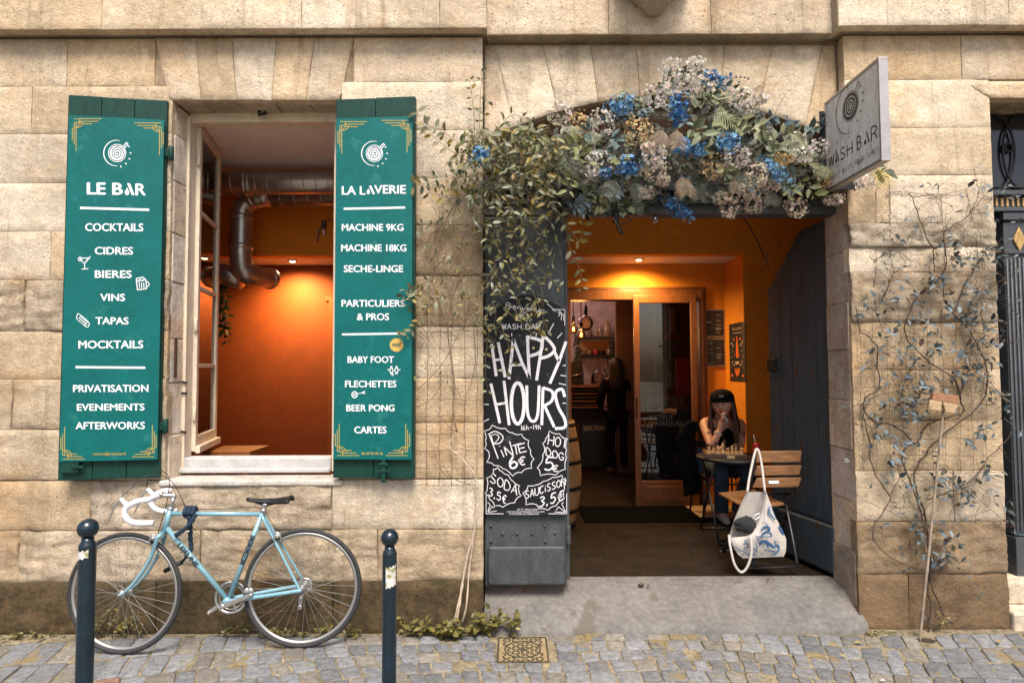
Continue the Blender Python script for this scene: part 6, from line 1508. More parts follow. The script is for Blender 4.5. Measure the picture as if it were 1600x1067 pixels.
for i in range(5):
    cx_ = xl + .05 + i * .22; m.tube([(cx_ + .15 + .15 * math.cos(a), YN + .012, zc + hh_ * .97 * math.sin(a)) for a in [2 * math.pi * k / 40 for k in range(40)]], .008, 6, closed=True)
    m.tube([(cx_ + .04 + .028 * math.cos(a), YN + .010, zc + .03 + .028 * math.sin(a)) for a in [2 * math.pi * k / 20 for k in range(20)]], .009, 6, closed=True)
m.tube([(xl + .03, YN + .008, zN(292)), (xr - .03, YN + .008, zN(292))], .006, 6); m.build('iron_grille', iron, nd)
for y in (585, 750):
    m = MB(); p = W(1566, y, YN); m.lathe([(.016, 0), (.014, .006), (.006, .010)], (xl + .045, YN, p.z), (0, -1, 0), 14); m.build('stud', ngrey, nd)
m = MB(); m.box(XNL + .004, XNR - .004, -.03, .42, -.1, .10, 0, GRY); m.box(XNL + .004, XNR - .004, .10, .42, .1, .24, 0, GRY); m.build('doorstep', stone, nd, bevel=.015)

# ================================================================ behind the window
duct = mat('galvanised duct', (0.46, 0.44, 0.42), .36, .85, vary=.2, vscale=12)
def duct_tube(mb, P, r, ribs=.10):
    P = [Vector(p) for p in P]; mb.tube(P, r, 20); acc = 0
    for a, b in zip(P, P[1:]):
        L = (b - a).length; d = (b - a).normalized(); t = ribs - acc
        while t < L:
            mb.lathe([(r, -.004), (r + .004, -.002), (r + .004, .002), (r, .004)], a + d * t, d, 20); t += ribs
        acc = (acc + L) % ribs
t = thing('ventilation_duct', 'fat spiral duct running under the ceiling behind the window', 'duct', W(440, 288, 1.2), 'metal ducts behind the window')
m = MB(); a, b = W(300, 287, 1.2), W(640, 290, 1.2); duct_tube(m, [(-2.9, 1.2, a.z), (XPART - .07, 1.2, a.z)], .092); m.build('pipe', duct, t)
m = MB(); c = W(388, 288, 1.2)
for dx in (-.012, .02): m.lathe([(.094, -.012), (.098, -.008), (.098, .008), (.094, .012)], (c.x + dx, 1.2, c.z), (1, 0, 0), 24)
m.build('joint_band', chrome, t)
t = thing('ventilation_duct', 'thinner duct that turns down and bends open ended behind the window', 'duct', W(380, 350, 1.58), 'metal ducts behind the window')
m = MB(); Yd = 1.5; h = W(470, 306, Yd); v0 = W(377, 345, Yd); rr_ = .094
P = [(XPART - .07, Yd, h.z), (W(425, 306, Yd).x, Yd, h.z)] + [Vector(p) for p in bez([W(412, 306, Yd), W(392, 312, Yd), W(380, 325, Yd), W(377, 342, Yd)], 4)] + [W(376, 392, Yd)] + list(bez([W(376, 400, Yd), W(379, 420, Yd + .02), W(392, 430, Yd + .08), W(424, 436, Yd + .34)], 5))
duct_tube(m, P[:2], rr_, .12); m.tube(P[1:6], rr_, 20); duct_tube(m, P[5:8], rr_, .17); m.tube(P[7:], rr_, 20); m.build('pipe', duct, t)
m = MB()
for y in (340, 386): m = MB(); m.lathe([(rr_ + .001, -.02), (rr_ + .006, -.016), (rr_ + .006, .016), (rr_ + .001, .02)], W(376.5, y, Yd), (0, 0, 1), 24); m.build('joint_band', chrome, t)
m = MB()
e = Vector(P[-1]); d = (Vector(P[-1]) - Vector(P[-2])).normalized(); m.lathe([(rr_ + .001, -.05), (rr_ + .006, -.045), (rr_ + .006, .0), (rr_ - .002, .004), (rr_ - .004, -.05)], e, d, 24); m.build('joint_band', chrome, t)
t = thing('ventilation_duct', 'short branch duct lying against the room corner behind the casement', 'duct', W(345, 420, 1.55), 'metal ducts behind the window')
m = MB(); duct_tube(m, [W(250, 416, 1.75), W(350, 428, 1.62), W(378, 438, 1.60)], .085, .13); m.build('pipe', duct, t)
# lamp on its cable, trailing ivy, table edge
t = thing('bulb_holder', 'bare bulb in a black socket hanging on a cable behind the window', 'light bulb', W(505, 350, 1.0), 'bare bulbs on cables')
m = MB(); p = W(506, 352, 1.0); m.tube([p + Vector((0, 0, .03)), p - Vector((0, 0, .02))], .022, 12); m.tube(bez([p, W(500, 358, 1.0), W(496, 378, 1.0)], 6), .006, 6); m.tube(bez([p + Vector((0, 0, .03)), W(514, 344, 1.0), W(545, 350, 1.0)], 6), .004, 6); m.build('socket', black, t)
m = MB(); m.lathe([(.012, 0), (.02, -.02), (.026, -.045), (.018, -.066), (0, -.072)], p - Vector((0, 0, .02)), n=16); m.build('bulb', winglass, t)
random.seed(9); lm, sm = MB(), MB()
t = thing('hanging_ivy', 'dark ivy strand hanging beside the open casement', 'ivy', W(350, 445, 1.9))
for (x0, x1, y1) in ((342, 349, 530), (346, 340, 505), (350, 356, 540), (345, 352, 515)): stem_leaves(lm, sm, wander(W(x0, 425, 1.88), W(x1, y1, 1.86), 16, .03), .002, .0015, .045, .075, [(0.02, 0.035, 0.012), (0.03, 0.045, 0.015)])
lm.build('leaves', vleaf, t); sm.build('stems', bark, t)
m = MB(); a, b = W(318, 707, .62), W(392, 706, .62); m.box(a.x, b.x, .60, .95, a.z - .03, a.z + .01); 
for xq in (a.x + .05, b.x - .05): m.box(xq - .02, xq + .02, .64, .68, FZ, a.z - .03)
tag(m.build('wooden_table', brownw, bevel=.004), 'edge of a brown wooden table just inside the window', 'table')

# ================================================================ at the doorway
t = thing('bulb_holder', 'black socket cluster hanging from the transom beam at the left of the opening', 'light bulb', W(966, 345, .16), 'bare bulbs on cables')
m = MB(); p = W(962, 343, .15); m.tube([p + Vector((0, 0, .05)), p - Vector((0, 0, .025))], .02, 12); m.tube(bez([p, W(970, 350, .14), W(985, 345, .14), W(992, 336, .14)], 6), .004, 6); m.tube(bez([p, W(966, 355, .13), W(972, 366, .13)], 6), .012, 6); m.build('socket', black, t)
t = thing('bulb_holder', 'small clear bulb hanging from the middle of the transom beam', 'light bulb', W(1023, 340, .16), 'bare bulbs on cables')
m = MB(); p = W(1023, 338, .15); m.tube([p + Vector((0, 0, .03)), p], .014, 10); m.build('socket', black, t)
m = MB(); m.lathe([(.01, 0), (.024, -.02), (.026, -.035), (.015, -.052), (0, -.056)], p, n=16); m.build('bulb', winglass, t)
m = MB(); m.tube(bez([W(1160, 338, .6), W(1180, 370, .8), W(1202, 420, .9)], 8), .005, 6); tag(m.build('cable_run', gumb), 'black cable hanging from the transom to the right door leaf', 'cable')
matm = mat('black rubber mat', (0.005, 0.005, 0.0055), 1.0, spec=.02, bump=.6, bscale=120)
m = MB(); ym0, ym1 = GZ(1000, 816, FZ).y, GZ(1000, 788, FZ).y; m.box(DX0 + .1, DX1 + .02, ym0, min(ym1, BY - .06), FZ, FZ + .012); tag(m.build('door_mat', matm, bevel=.004), 'wide black rubber mat in front of the sliding door', 'door mat')
tilem = mat('sandy floor tile', (0.36, 0.25, 0.14), .7, vary=.15, vscale=10)
m = MB(); q = [GZ(1067, 790, FZ), GZ(1200, 790, FZ), GZ(1200, 810, FZ), GZ(1094, 810, FZ)]; m.prism([p + Vector((0, 0, .016)) for p in q], (0, 0, -.012)); tag(m.build('floor_tile', tilem), 'sandy coloured mat under the sitting woman', 'mat')
# barrel
oak = mat('oak staves', (0.24, 0.125, 0.05), .65, vary=.3, vscale=5, stretch=(5, 5, .6), bump=.25, bscale=20)
Yb = 1.72; bz1 = W(880, 656, Yb).z; bx = W(908, 730, Yb).x - .30; bh = bz1 - FZ
t = thing('wine_barrel', 'brown oak barrel with iron hoops half hidden behind the chalkboard leaf', 'barrel', (bx, Yb, FZ))
pr = [(.238 + .062 * math.sin(math.pi * k / 12), bh * k / 12) for k in range(13)]
m = MB(); m.lathe([(.20, .03)] + [(r, z) for r, z in pr] + [(.225, bh), (.225, bh - .03), (.0, bh - .03)], (bx, Yb, FZ), n=36); m.build('staves', oak, t)
m = MB()
for k in (.03, .17, .38, .62, .83, .96):
    r = .238 + .062 * math.sin(math.pi * k) + .003; m.lathe([(r - .004, bh * k - .018), (r, bh * k - .017), (r, bh * k + .017), (r - .004, bh * k + .018)], (bx, Yb, FZ), n=36)
m.build('hoops', iron, t)
# menus and poster
menum = mat('black menu card', (0.018, 0.018, 0.018), .5); menut = mat('grey print', (0.28, 0.27, 0.25), .6)
def zm(x, y): return (1090 + x / 7.622, 470 + y / 7.622)
for (x0_, y0_, x1_, y1_, lab) in ((90, 100, 325, 430, 'framed black menu card on the orange wall, the upper of two'), (100, 445, 335, 780, 'framed black menu card on the orange wall, the lower of two')):
    Ym = BY - .012; mb = MB(); a, b = W(*zm(x0_, y0_), Ym), W(*zm(x1_, y1_), Ym); mb.box(a.x, b.x, Ym, Ym + .010, b.z, a.z, 2); mb.box(a.x + .012, b.x - .012, Ym - .002, Ym, b.z + .014, a.z - .014, 0)
    pl = Plane((0, Ym - .002, 0), (0, -1, 0), .001); rs2 = random.Random(x0_)
    put_poly(mb, pl, [zm(x1_ - 85, y0_ + 3), zm(x1_ - 10, y0_ + 3), zm(x1_ - 10, y0_ + 16), zm(x1_ - 85, y0_ + 16)], 1)
    for cxo in (18, 128):
        y = y0_ + 36
        while y < y1_ - 30:
            hd = rs2.random() < .16; w_ = rs2.uniform(40, 80)
            put_line(mb, pl, [zm(x0_ + cxo, y), zm(x0_ + cxo + w_, y)], 1.1 if hd else .45, 1 if hd else 3); y += rs2.choice((9, 9, 18))
    tag(mb.build('menu_board', [menum, menut, alum, mat('dim print', (.09, .085, .08), .6)]), lab, 'menu', 'menu cards on the orange wall')
Xp = XS - .006; mb = MB(); a, b = XP(1139, 507, Xp), XP(1164, 500, Xp); c = XP(1140, 595, Xp)
ya, yb_ = min(a.y, BY - .02), b.y; zt_p, zb_p = a.z, c.z
mb.box(Xp, Xp + .005, yb_ + .01, ya, zb_p, zt_p, 0)
pl = LP((Xp, ya, zb_p), (0, -1, 0), (0, 0, 1), (-1, 0, 0), .001); PW_, PH_ = ya - yb_ - .01, zt_p - zb_p
P2 = lambda x, y: (x * PW_, y * PH_)
put_text(mb, pl, 'Symples', *P2(.22, .94), *P2(.80, .86), 1, off=.01); put_line(mb, pl, [P2(.25, .83), P2(.78, .83)], .006, 1)
put_poly(mb, pl, [P2(*q) for q in ((.46, .40), (.42, .50), (.45, .60), (.475, .70), (.485, .77), (.53, .77), (.54, .70), (.57, .60), (.60, .50), (.58, .40))], 2)
put_poly(mb, pl, [P2(*q) for q in ((.40, .12), (.34, .20), (.42, .24), (.5, .19), (.60, .24), (.66, .20), (.60, .12), (.50, .08))], 2)
put_poly(mb, pl, [P2(*q) for q in ((.36, .34), (.64, .34), (.60, .29), (.40, .29))], 1)
for s in (-1, 1):
    for (x, y, r, mi) in ((.26, .62, .08, 3), (.30, .72, .05, 2), (.16, .66, .035, 1), (.22, .52, .05, 3), (.14, .42, .05, 3), (.2, .33, .07, 3), (.3, .28, .04, 1), (.12, .24, .04, 3), (.16, .10, .06, 2), (.34, .45, .03, 2)):
        put_poly(mb, pl, [P2(.5 + s * (.5 - x) * 1.0 + math.cos(k) * r * 1.1, y + math.sin(k) * r * .42) for k in [i * .63 for i in range(10)]], mi)
tag(mb.build('bottle_poster', [menum, mat('poster cream', (.50, .33, .22), .6), mat('poster orange', (.62, .12, .02), .6), mat('poster brown', (.16, .10, .07), .6)]), 'tall dark poster with an orange bottle on the orange side wall', 'poster')

# ================================================================ table, chess, chair, bag
tb_c = Vector((W(1144, 710, 1.31).x, 1.31, FZ)); TZ = .865
t = thing('bistro_table', 'small round black folding bistro table carrying a chess set', 'table', tb_c)
m = MB(); m.lathe([(.0, TZ), (.285, TZ), (.29, TZ - .004), (.29, TZ - .024), (.284, TZ - .026), (.284, TZ - .012), (.0, TZ - .012)], (tb_c.x, tb_c.y, 0), n=44); m.build('table_top', black, t)
for sx in (-1, 1):
    for dy in (-1, 1):
        m = MB(); x = tb_c.x + sx * .20; m.tube([(x, tb_c.y + dy * .17, TZ - .014), (x, tb_c.y - dy * .24, FZ + .008)], .009, 8); m.build('leg', black, t)
m = MB()
for dy in (-1, 1): m.tube([(tb_c.x - .2, tb_c.y + dy * .24, FZ + .01), (tb_c.x + .2, tb_c.y + dy * .24, FZ + .01)], .008, 8)
m.tube([(tb_c.x - .2, tb_c.y + .06, .62), (tb_c.x + .2, tb_c.y + .06, .62)], .007, 8); m.build('cross_bar', black, t)
wl = mat('pale chess wood', (0.52, 0.33, 0.15), .45, vary=.15, vscale=20); wdk = mat('dark chess wood', (0.06, 0.028, 0.014), .4, vary=.2, vscale=20)
cbd = Vector((W(1131, 708, 1.3).x, 1.30, TZ)); yaw = R(-14); cu, cv = Vector((math.cos(yaw), math.sin(yaw), 0)), Vector((-math.sin(yaw), math.cos(yaw), 0))
t = thing('chess_board', 'folding wooden chess box opened as a board on the black table', 'chess board', cbd)
m = MB(); BH = .035; m.obox(cbd + Vector((0, 0, BH / 2)), cu * .165, cv * .165, (0, 0, BH / 2)); m.build('box', wdk, t, bevel=.003)
m = MB(); sq = .036
for i in range(8):
    for j in range(8): m.obox(cbd + cu * (i - 3.5) * sq + cv * (j - 3.5) * sq + Vector((0, 0, BH + .0012)), cu * sq * .495, cv * sq * .495, (0, 0, .001), (i + j) % 2)
m.build('squares', [wl, wdk], t)
m = MB(); m.obox(cbd - cv * .1665 + cu * .04 + Vector((0, 0, BH * .5)), cu * .028, cv * .002, (0, 0, .012)); m.build('clasp', wl, t)
PROF = {'pawn': [(.012, 0), (.012, .004), (.007, .010), (.0055, .022), (.008, .026), (.0055, .028), (.0085, .034), (.0075, .041), (0, .044)],
        'bishop': [(.014, 0), (.014, .005), (.008, .012), (.006, .036), (.009, .040), (.007, .043), (.0095, .052), (.006, .062), (.002, .066), (.003, .069), (0, .071)],
        'rook': [(.014, 0), (.014, .005), (.009, .012), (.008, .034), (.011, .038), (.011, .050), (.007, .050), (.007, .045), (0, .045)],
        'king': [(.015, 0), (.015, .005), (.009, .013), (.0065, .048), (.011, .053), (.008, .057), (.012, .074), (.006, .080), (.003, .082), (.003, .092), (0, .092)]}
def piece(kind, i, j, dark, lab, proto={}):
    p = cbd + cu * (i - 3.5) * sq + cv * (j - 3.5) * sq + Vector((0, 0, BH + .0022)); k = (kind, dark)
    if k not in proto:
        m = MB(); m.lathe(PROF[kind], p, n=14); o = m.build('chess_' + kind, wdk if dark else wl); o.data.transform(Matrix.Translation(-p)); o.location = p; proto[k] = o
    else:
        o = proto[k].copy(); COL.objects.link(o); o.location = p
    return tag(o, lab, 'chess piece', ('dark' if dark else 'cream') + ' chess pieces')
for i, j in ((0, 1), (1, 1), (2, 3), (3, 1), (5, 1), (6, 2), (7, 1)): piece('pawn', i, j, False, 'cream chess pawn standing on the board')
piece('king', 3, 0, False, 'tallest cream chess king near the front of the board'); piece('bishop', 2, 0, False, 'cream chess bishop on the front row of the board'); piece('bishop', 5, 0, False, 'cream chess bishop on the front row of the board'); piece('rook', 0, 0, False, 'cream chess rook on the front row of the board'); piece('rook', 7, 0, False, 'cream chess rook on the front row of the board')
for i, j in ((0, 6), (1, 6), (2, 5), (4, 6), (5, 5), (6, 6)): piece('pawn', i, j, True, 'dark chess pawn standing on the board')
piece('king', 4, 7, True, 'tall dark chess king at the back of the board'); piece('bishop', 2, 7, True, 'dark chess bishop on the back row of the board'); piece('rook', 0, 7, True, 'dark chess rook on the back row of the board'); piece('rook', 7, 7, True, 'dark chess rook on the back row of the board')
# can
redp = mat('red can', (0.42, 0.018, 0.02), .3, .3); Yc = 1.22; cp_ = W(1182.5, 703, Yc); cpz = TZ
t = thing('soda_can', 'red drinks can with a white straw standing on the bistro table', 'can', (cp_.x, Yc, cpz))
m = MB(); m.lathe([(.022, 0), (.030, .008), (.031, .012), (.031, .098), (.025, .110), (.025, .114), (.022, .111), (.0, .111)], (cp_.x, Yc, cpz), n=24); m.build('body', redp, t)
m = MB()
for k, (za, zb2) in enumerate(((.045, .052), (.056, .050), (.064, .070))):
    m.tube([(cp_.x + math.sin(a) * .0316, Yc - math.cos(a) * .0316, cpz + za + (zb2 - za) * i / 10 + .006 * math.sin(i * 1.9 + k)) for i, a in enumerate([R(-60 + 12 * i) for i in range(11)])], .0018, 5)
m.build('white_swash', wht, t)
m = MB(); a = Vector((cp_.x - .006, Yc, cpz + .10)); m.tube([a, a + Vector((-.022, -.01, .085))], .0032, 8); m.build('straw', wht, t)
# folding chair with its back to the street
slat = mat('chair slat wood', (0.19, 0.085, 0.032), .5, vary=.4, vscale=5, stretch=(1.5, 8, 8), bump=.15, bscale=40); blkm = mat('black chair metal', (0.012, 0.012, 0.013), .4)
Yk = .47; bl, br_ = W(1184, 707, Yk), W(1252, 706, Yk); face = Vector((-.30, .95, 0)).normalized(); acr = (br_ - bl); acr.z = 0; cw = acr.length; acr.normalize()
face = Vector((-acr.y, acr.x, 0)) * 1.0; lean_l = Vector((-.55, 0, 0))
t = thing('folding_chair', 'wooden slatted folding chair with black metal frame seen from behind', 'chair', (1.8, .6, FZ))
m_seat = [W(1124, 769, .86), W(1226, 786, .50)]
SZ = .655; s0_ = GZ(1122, 769, SZ); s1_ = GZ(1226, 786, SZ); s2_ = GZ(1166, 793, SZ); s3_ = s0_ + (s1_ - s2_)
for i in range(6):                                    # seat slats run from the back edge to the front edge
    t0, t1 = i / 6 + .01, (i + 1) / 6 - .02
    m = MB(); A, B = s2_.lerp(s0_, t0), s2_.lerp(s0_, t1); C, D = s1_.lerp(s3_, t1), s1_.lerp(s3_, t0)
    m.prism([A, B, C, D], (0, 0, -.016)); m.build('seat_slat', slat, t, bevel=.003)
for (y0_, y1_) in ((704, 722), (727, 742), (746, 761)):
    m = MB(); f = [W(1183, y0_ + .8, Yk), W(1253, y0_, Yk), W(1251 - (y0_ - 704) * .08, y1_, Yk), W(1181 - (y0_ - 704) * .12, y1_ + .8, Yk)]
    m.prism(f, (0, .016, 0)); sl0 = m.build('back_slat', slat, t, bevel=.004)
m = MB(); p = W(1209, 753, Yk - .002); m.box(p.x - .035, p.x + .035, Yk - .003, Yk - .001, p.z - .01, p.z + .01); m.build('label_plate', wht, t)
def flat(pts, w_=.024, th=.009): 
    m = MB()
    for a, b in zip(pts, pts[1:]): m.bar(a, b, th, w_, up=(0, 0, 1))
    return m
for nm, pts in (('back_post', [W(1252, 704, Yk + .022), W(1243, 748, Yk + .03), W(1228, 812, .60)]), ('back_post', [W(1181, 708, Yk + .022), W(1175, 745, Yk + .03), W(1160, 800, .62), W(1130, 862, .70)])):
    m = MB(); m.tube(bez(pts, 4), .012, 8); m.build(nm, blkm, t)
for pts in ([W(1228, 788, .55), W(1240, 850, .40), W(1246, 884, .36)], [W(1150, 790, .72), W(1172, 840, .48), W(1178, 884, .36)], [W(1228, 812, .60), W(1215, 840, .80), W(1205, 850, .95)]):
    m = MB(); m.tube(bez(pts, 4), .011, 8); m.build('leg', blkm, t)
m = MB(); 
for a, b in ((W(1168, 887, .36), W(1252, 885, .36)), (W(1124, 862, .70), W(1205, 852, .95)), (W(1176, 792, .50), W(1228, 800, .52)), (W(1172, 770, .6), W(1238, 772, .6))): m.tube([a, b], .009, 8)
m.build('cross_bar', blkm, t)
# tote bag hanging from the chair's back
cloth = mat('cream cotton', (0.44, 0.405, 0.365), .9, vary=.06, vscale=30, bump=.3, bscale=200); bprint = mat('blue print on cotton', (0.022, 0.085, 0.20), .9, vary=.5, vscale=40)
beige = mat('beige print on cotton', (0.32, 0.25, 0.17), .9, vary=.2, vscale=30)
def zb3(x, y): return (1120 + x / 7.115, 750 + y / 7.115)
Yg = .30
bag = thing('tote_bag', 'cream cotton tote bag with blue animal print hanging from the folding chair', 'bag', W(1185, 830, Yg))
# front and back panels as draped sheets: rows of (left px, right px, y) with bulge
def sheet(mb, rows, bulge, Y0, mi=0, n=16, fold=.006, sd=0):
    vs = []
    for r, (xa, ya, xb, yb2) in enumerate(rows):
        for i in range(n + 1):
            s = i / n; x = xa + (xb - xa) * s; y = ya + (yb2 - ya) * s; v = r / (len(rows) - 1)
            Y = Y0 - bulge * math.sin(math.pi * s) ** .7 * math.sin(math.pi * min(1, v * .85 + .12)) + fold * noise.noise((s * 5, v * 3, sd))
            vs.append(W(*zb3(x, y), Y))
    k = len(rows); mb.add(vs, [(r * (n + 1) + i, (r + 1) * (n + 1) + i, (r + 1) * (n + 1) + i + 1, r * (n + 1) + i + 1) for r in range(k - 1) for i in range(n)], mi, smooth=True)
m = MB()
sheet(m, [(328, 130, 545, 130), (280, 240, 580, 240), (235, 340, 620, 340), (190, 450, 668, 450), (160, 540, 715, 540), (140, 620, 770, 640), (180, 720, 772, 750), (290, 865, 745, 845)], -.05, Yg + .02, sd=3)
sheet(m, [(545, 128, 548, 128), (505, 300, 600, 260), (460, 430, 650, 400), (420, 520, 700, 500), (330, 620, 740, 590), (140, 640, 772, 660), (190, 750, 772, 760), (230, 820, 765, 800), (290, 868, 745, 848)], .055, Yg - .02, sd=7, fold=.012)
m.build('body', cloth, bag)
m = MB()
pl_b = lambda pts, Yq: [W(*zb3(x, y), Yq) for x, y in pts]
def patch(pts, mi, Yq=Yg - .085): m.add(pl_b(pts, Yq), [tuple(range(len(pts)))], mi)
random.seed(4)
def on_bag(x, y):
    v = (y - 128) / 740; s = min(1, max(0, (x - 250) / 480)); return Yg - .02 - .058 * math.sin(math.pi * max(.02, s)) ** .7 * math.sin(math.pi * min(1, v * .85 + .12)) - .012
def pline(pts, w_, mi):
    P = crv(pts, 5); A = []
    vs = []
    for i, (x, y) in enumerate(P):
        a = P[max(0, i - 1)]; b = P[min(len(P) - 1, i + 1)]; dx, dy = b[0] - a[0], b[1] - a[1]; l = math.hypot(dx, dy) or 1
        ww = w_ * (.5 + .5 * math.sin(math.pi * (i + .5) / len(P))) / 2
        for s in (-1, 1): X, Y2 = x - dy / l * ww * s, y + dx / l * ww * s; vs.append(W(*zb3(X, Y2), on_bag(X, Y2)))
    m.add(vs, [(2 * i, 2 * i + 1, 2 * i + 3, 2 * i + 2) for i in range(len(P) - 1)], mi)
for pts, w_ in (([(470, 700), (520, 680), (570, 700), (610, 730), (640, 755)], 34), ([(490, 672), (510, 690)], 36), ([(560, 715), (575, 755)], 16), ([(500, 700), (470, 720)], 12), ([(610, 725), (680, 740), (690, 770), (660, 800)], 16), ([(640, 700), (690, 730), (680, 790), (600, 840)], 14), ([(550, 775), (600, 780), (660, 795)], 10),
                ([(490, 560), (520, 530), (570, 520), (580, 560), (520, 590), (490, 630)], 26), ([(580, 570), (605, 600), (605, 630)], 18), ([(420, 620), (500, 630), (600, 625)], 9), ([(500, 480), (540, 470), (560, 500), (530, 520)], 9), ([(585, 290), (580, 350), (610, 400), (650, 440)], 20), ([(600, 280), (640, 380), (665, 440)], 10), ([(690, 500), (720, 560), (740, 610)], 24), ([(700, 530), (730, 540)], 12),
                ([(200, 660), (260, 690), (340, 670)], 10), ([(260, 720), (320, 700), (380, 715)], 10), ([(200, 740), (260, 780), (320, 800)], 9), ([(300, 760), (360, 740), (420, 770), (460, 800)], 12), ([(330, 830), (400, 820), (440, 850)], 16), ([(420, 690), (450, 740), (430, 790)], 8), ([(440, 650), (480, 670)], 10), ([(280, 830), (330, 800)], 8)):
    pline(pts, w_, 0)
for _ in range(46):
    x, y = rnd(230, 700), rnd(640, 840); a_ = rnd(0, 6.28); l_ = rnd(14, 42)
    pline([(x, y), (x + l_ * .5 * math.cos(a_) + rnd(-6, 6), y + l_ * .5 * math.sin(a_) * .6 + rnd(-6, 6)), (x + l_ * math.cos(a_), y + l_ * .6 * math.sin(a_))], rnd(3, 8), 0)
m.build('print', [bprint], bag)
m = MB()
def strap(pts, w_=.0085): m.tube(bez(pts, 6), w_, 7)
hk = W(1182, 704, Yk - .03)
strap([W(*zb3(338, 135), Yg), W(1172, 740, Yg + .06), hk + Vector((-.005, -.01, .012)), W(1189, 720, Yg + .10), W(*zb3(535, 135), Yg)])
m.build('strap', cloth, bag)
m = MB(); strap([W(*zb3(135, 610), Yg - .02), W(*zb3(150, 740), Yg - .07), W(*zb3(195, 930), Yg - .09), W(*zb3(270, 1022), Yg - .09), W(*zb3(340, 960), Yg - .10), W(*zb3(385, 800), Yg - .10), W(*zb3(370, 620), Yg - .085)]); m.build('strap', cloth, bag)
m = MB(); c = W(*zb3(310, 490), Yg - .02); m.ball(c, .075, 44, sq=(1, .55, .72)); 
o = m.build('black_garment', mat('black cloth', (.010, .011, .013), .9, bump=.6, bscale=25)); tag(o, 'rumpled black garment stuffed in the mouth of the tote bag', 'clothing')
for v in o.data.vertices: v.co += Vector((0, noise.fractal(v.co * 20, 1, 2, 4) * .022, noise.fractal(v.co * 17 + Vector((3, 0, 0)), 1, 2, 4) * .022))
m = MB(); m.tube(bez([W(*zb3(400, 430), Yg - .01), W(*zb3(430, 390), Yg - .02), W(*zb3(470, 370), Yg - .02), W(*zb3(480, 400), Yg - .03), W(*zb3(430, 440), Yg - .04)], 6), .003, 6)
tag(m.build('white_cable', wht), 'white cable curling out of the tote bag', 'cable')

# ================================================================ bar room seen through the open half of the sliding door
warm = (1, .50, .18)
def bx_(name, label, cat, boxes, material, group=None, bevel=.006):
    m = MB()
    for b in boxes: m.box(*b)
    return tag(m.build(name, material, bevel=bevel), label, cat, group)
YK = 4.9; zc_ = W(920, 602, YK).z; xk0, xk1 = .45, W(946, 600, YK).x
t = thing('bar_counter', 'dark wooden bar counter with stacked boards under its top', 'counter', ((xk0 + xk1) / 2, YK, FZ))
m = MB(); m.box(xk0, xk1 + .05, YK - .04, YK + .5, zc_ - .03, zc_); m.build('counter_top', brownw, t, bevel=.004)
m = MB(); m.box(xk0, xk1, YK + .12, YK + .46, FZ, zc_ - .03); m.build('counter_front', darkw, t)
for k in range(5):
    m = MB(); z = zc_ - .06 - .052 * k; m.box(xk0, xk1 - .02 * (k % 2), YK + .0, YK + .115, z - .018, z); m.build('board', brownw if k % 2 else darkw, t, bevel=.003)
m = MB(); z = W(920, 635, YK).z; m.box(xk0, xk1 + .08, YK - .05, YK + .118, z - .02, z); m.build('lower_shelf', brownw, t, bevel=.003)
mb = MB(); a, b = W(908, 664, YK - .02), W(950, 674, YK - .02); mb.box(a.x, b.x, YK - .018, YK + .11, FZ + .01, a.z + .02, 0); pl = Plane((0, YK - .018, 0), (0, -1, 0)); put_text(mb, pl, 'BEER PONG', 912, 665, 947, 672.5, 1, off=.03, slope=-.03)
tag(mb.build('game_box', [black, mat('dim white print', (.30, .27, .24), .7)]), 'black box lettered BEER PONG under the bar counter', 'box')
t = thing('coffee_machine', 'dark coffee machine with slanted hood standing on the bar counter', 'machine', W(902, 600, YK + .2))
m = MB(); a, b = W(884, 600, YK + .2), W(911, 563, YK + .2); m.prism([(a.x, YK + .1, zc_ + .01), (b.x, YK + .1, zc_ + .01), (b.x - .02, YK + .1, b.z - .02), (a.x + .12, YK + .1, b.z), (a.x, YK + .1, b.z - .1)], (0, .3, 0)); m.build('body', iron, t, bevel=.01)
m = MB(); m.tube([(a.x + .02, YK + .08, zc_ + .12), (b.x, YK + .06, zc_ + .17)], .012, 8); m.build('rail', chrome, t)
# shelves with jars
YSH = 6.15
for (y, lab) in ((527, 'upper wall shelf with jars and bottles behind the bar'), (555, 'lower wall shelf with small glasses behind the bar')):
    a, b = W(904, y, YSH), W(957, y, YSH); o = bx_('wall_shelf', lab, 'shelf', [(a.x, b.x, YSH - .08, 6.3, a.z - .018, a.z)], darkw, 'shelves behind the bar', .003)
a, b = W(907, 531, 6.27), W(952, 553, 6.27); bx_('shelf_panel', 'orange wooden panel between the two wall shelves', 'panel', [(a.x, b.x, 6.27, 6.299, b.z + .01, a.z - .03)], mat('orange wood', (.42, .20, .06), .6, vary=.25, vscale=6, stretch=(1, 1, 5)), None, .002)
jarg = mat('smoky jar glass', (.30, .22, .15), .15, vary=.3, vscale=20); cupm = mat('red cup', (.45, .02, .02), .5)
def jar(px_, ybase, r, h, label, material, neck=.5):
    p = W(px_, ybase, YSH); p.y = YSH; m = MB(); m.lathe([(r * .95, 0), (r, .01), (r, h * .6), (r * neck, h * .78), (r * neck, h * .95), (r * neck * .7, h), (0, h)], p, n=14); return tag(m.build('glass_jar' if neck > .6 else 'bottle', material), label, 'jar' if neck > .6 else 'bottle', 'jars and bottles on the bar shelves')
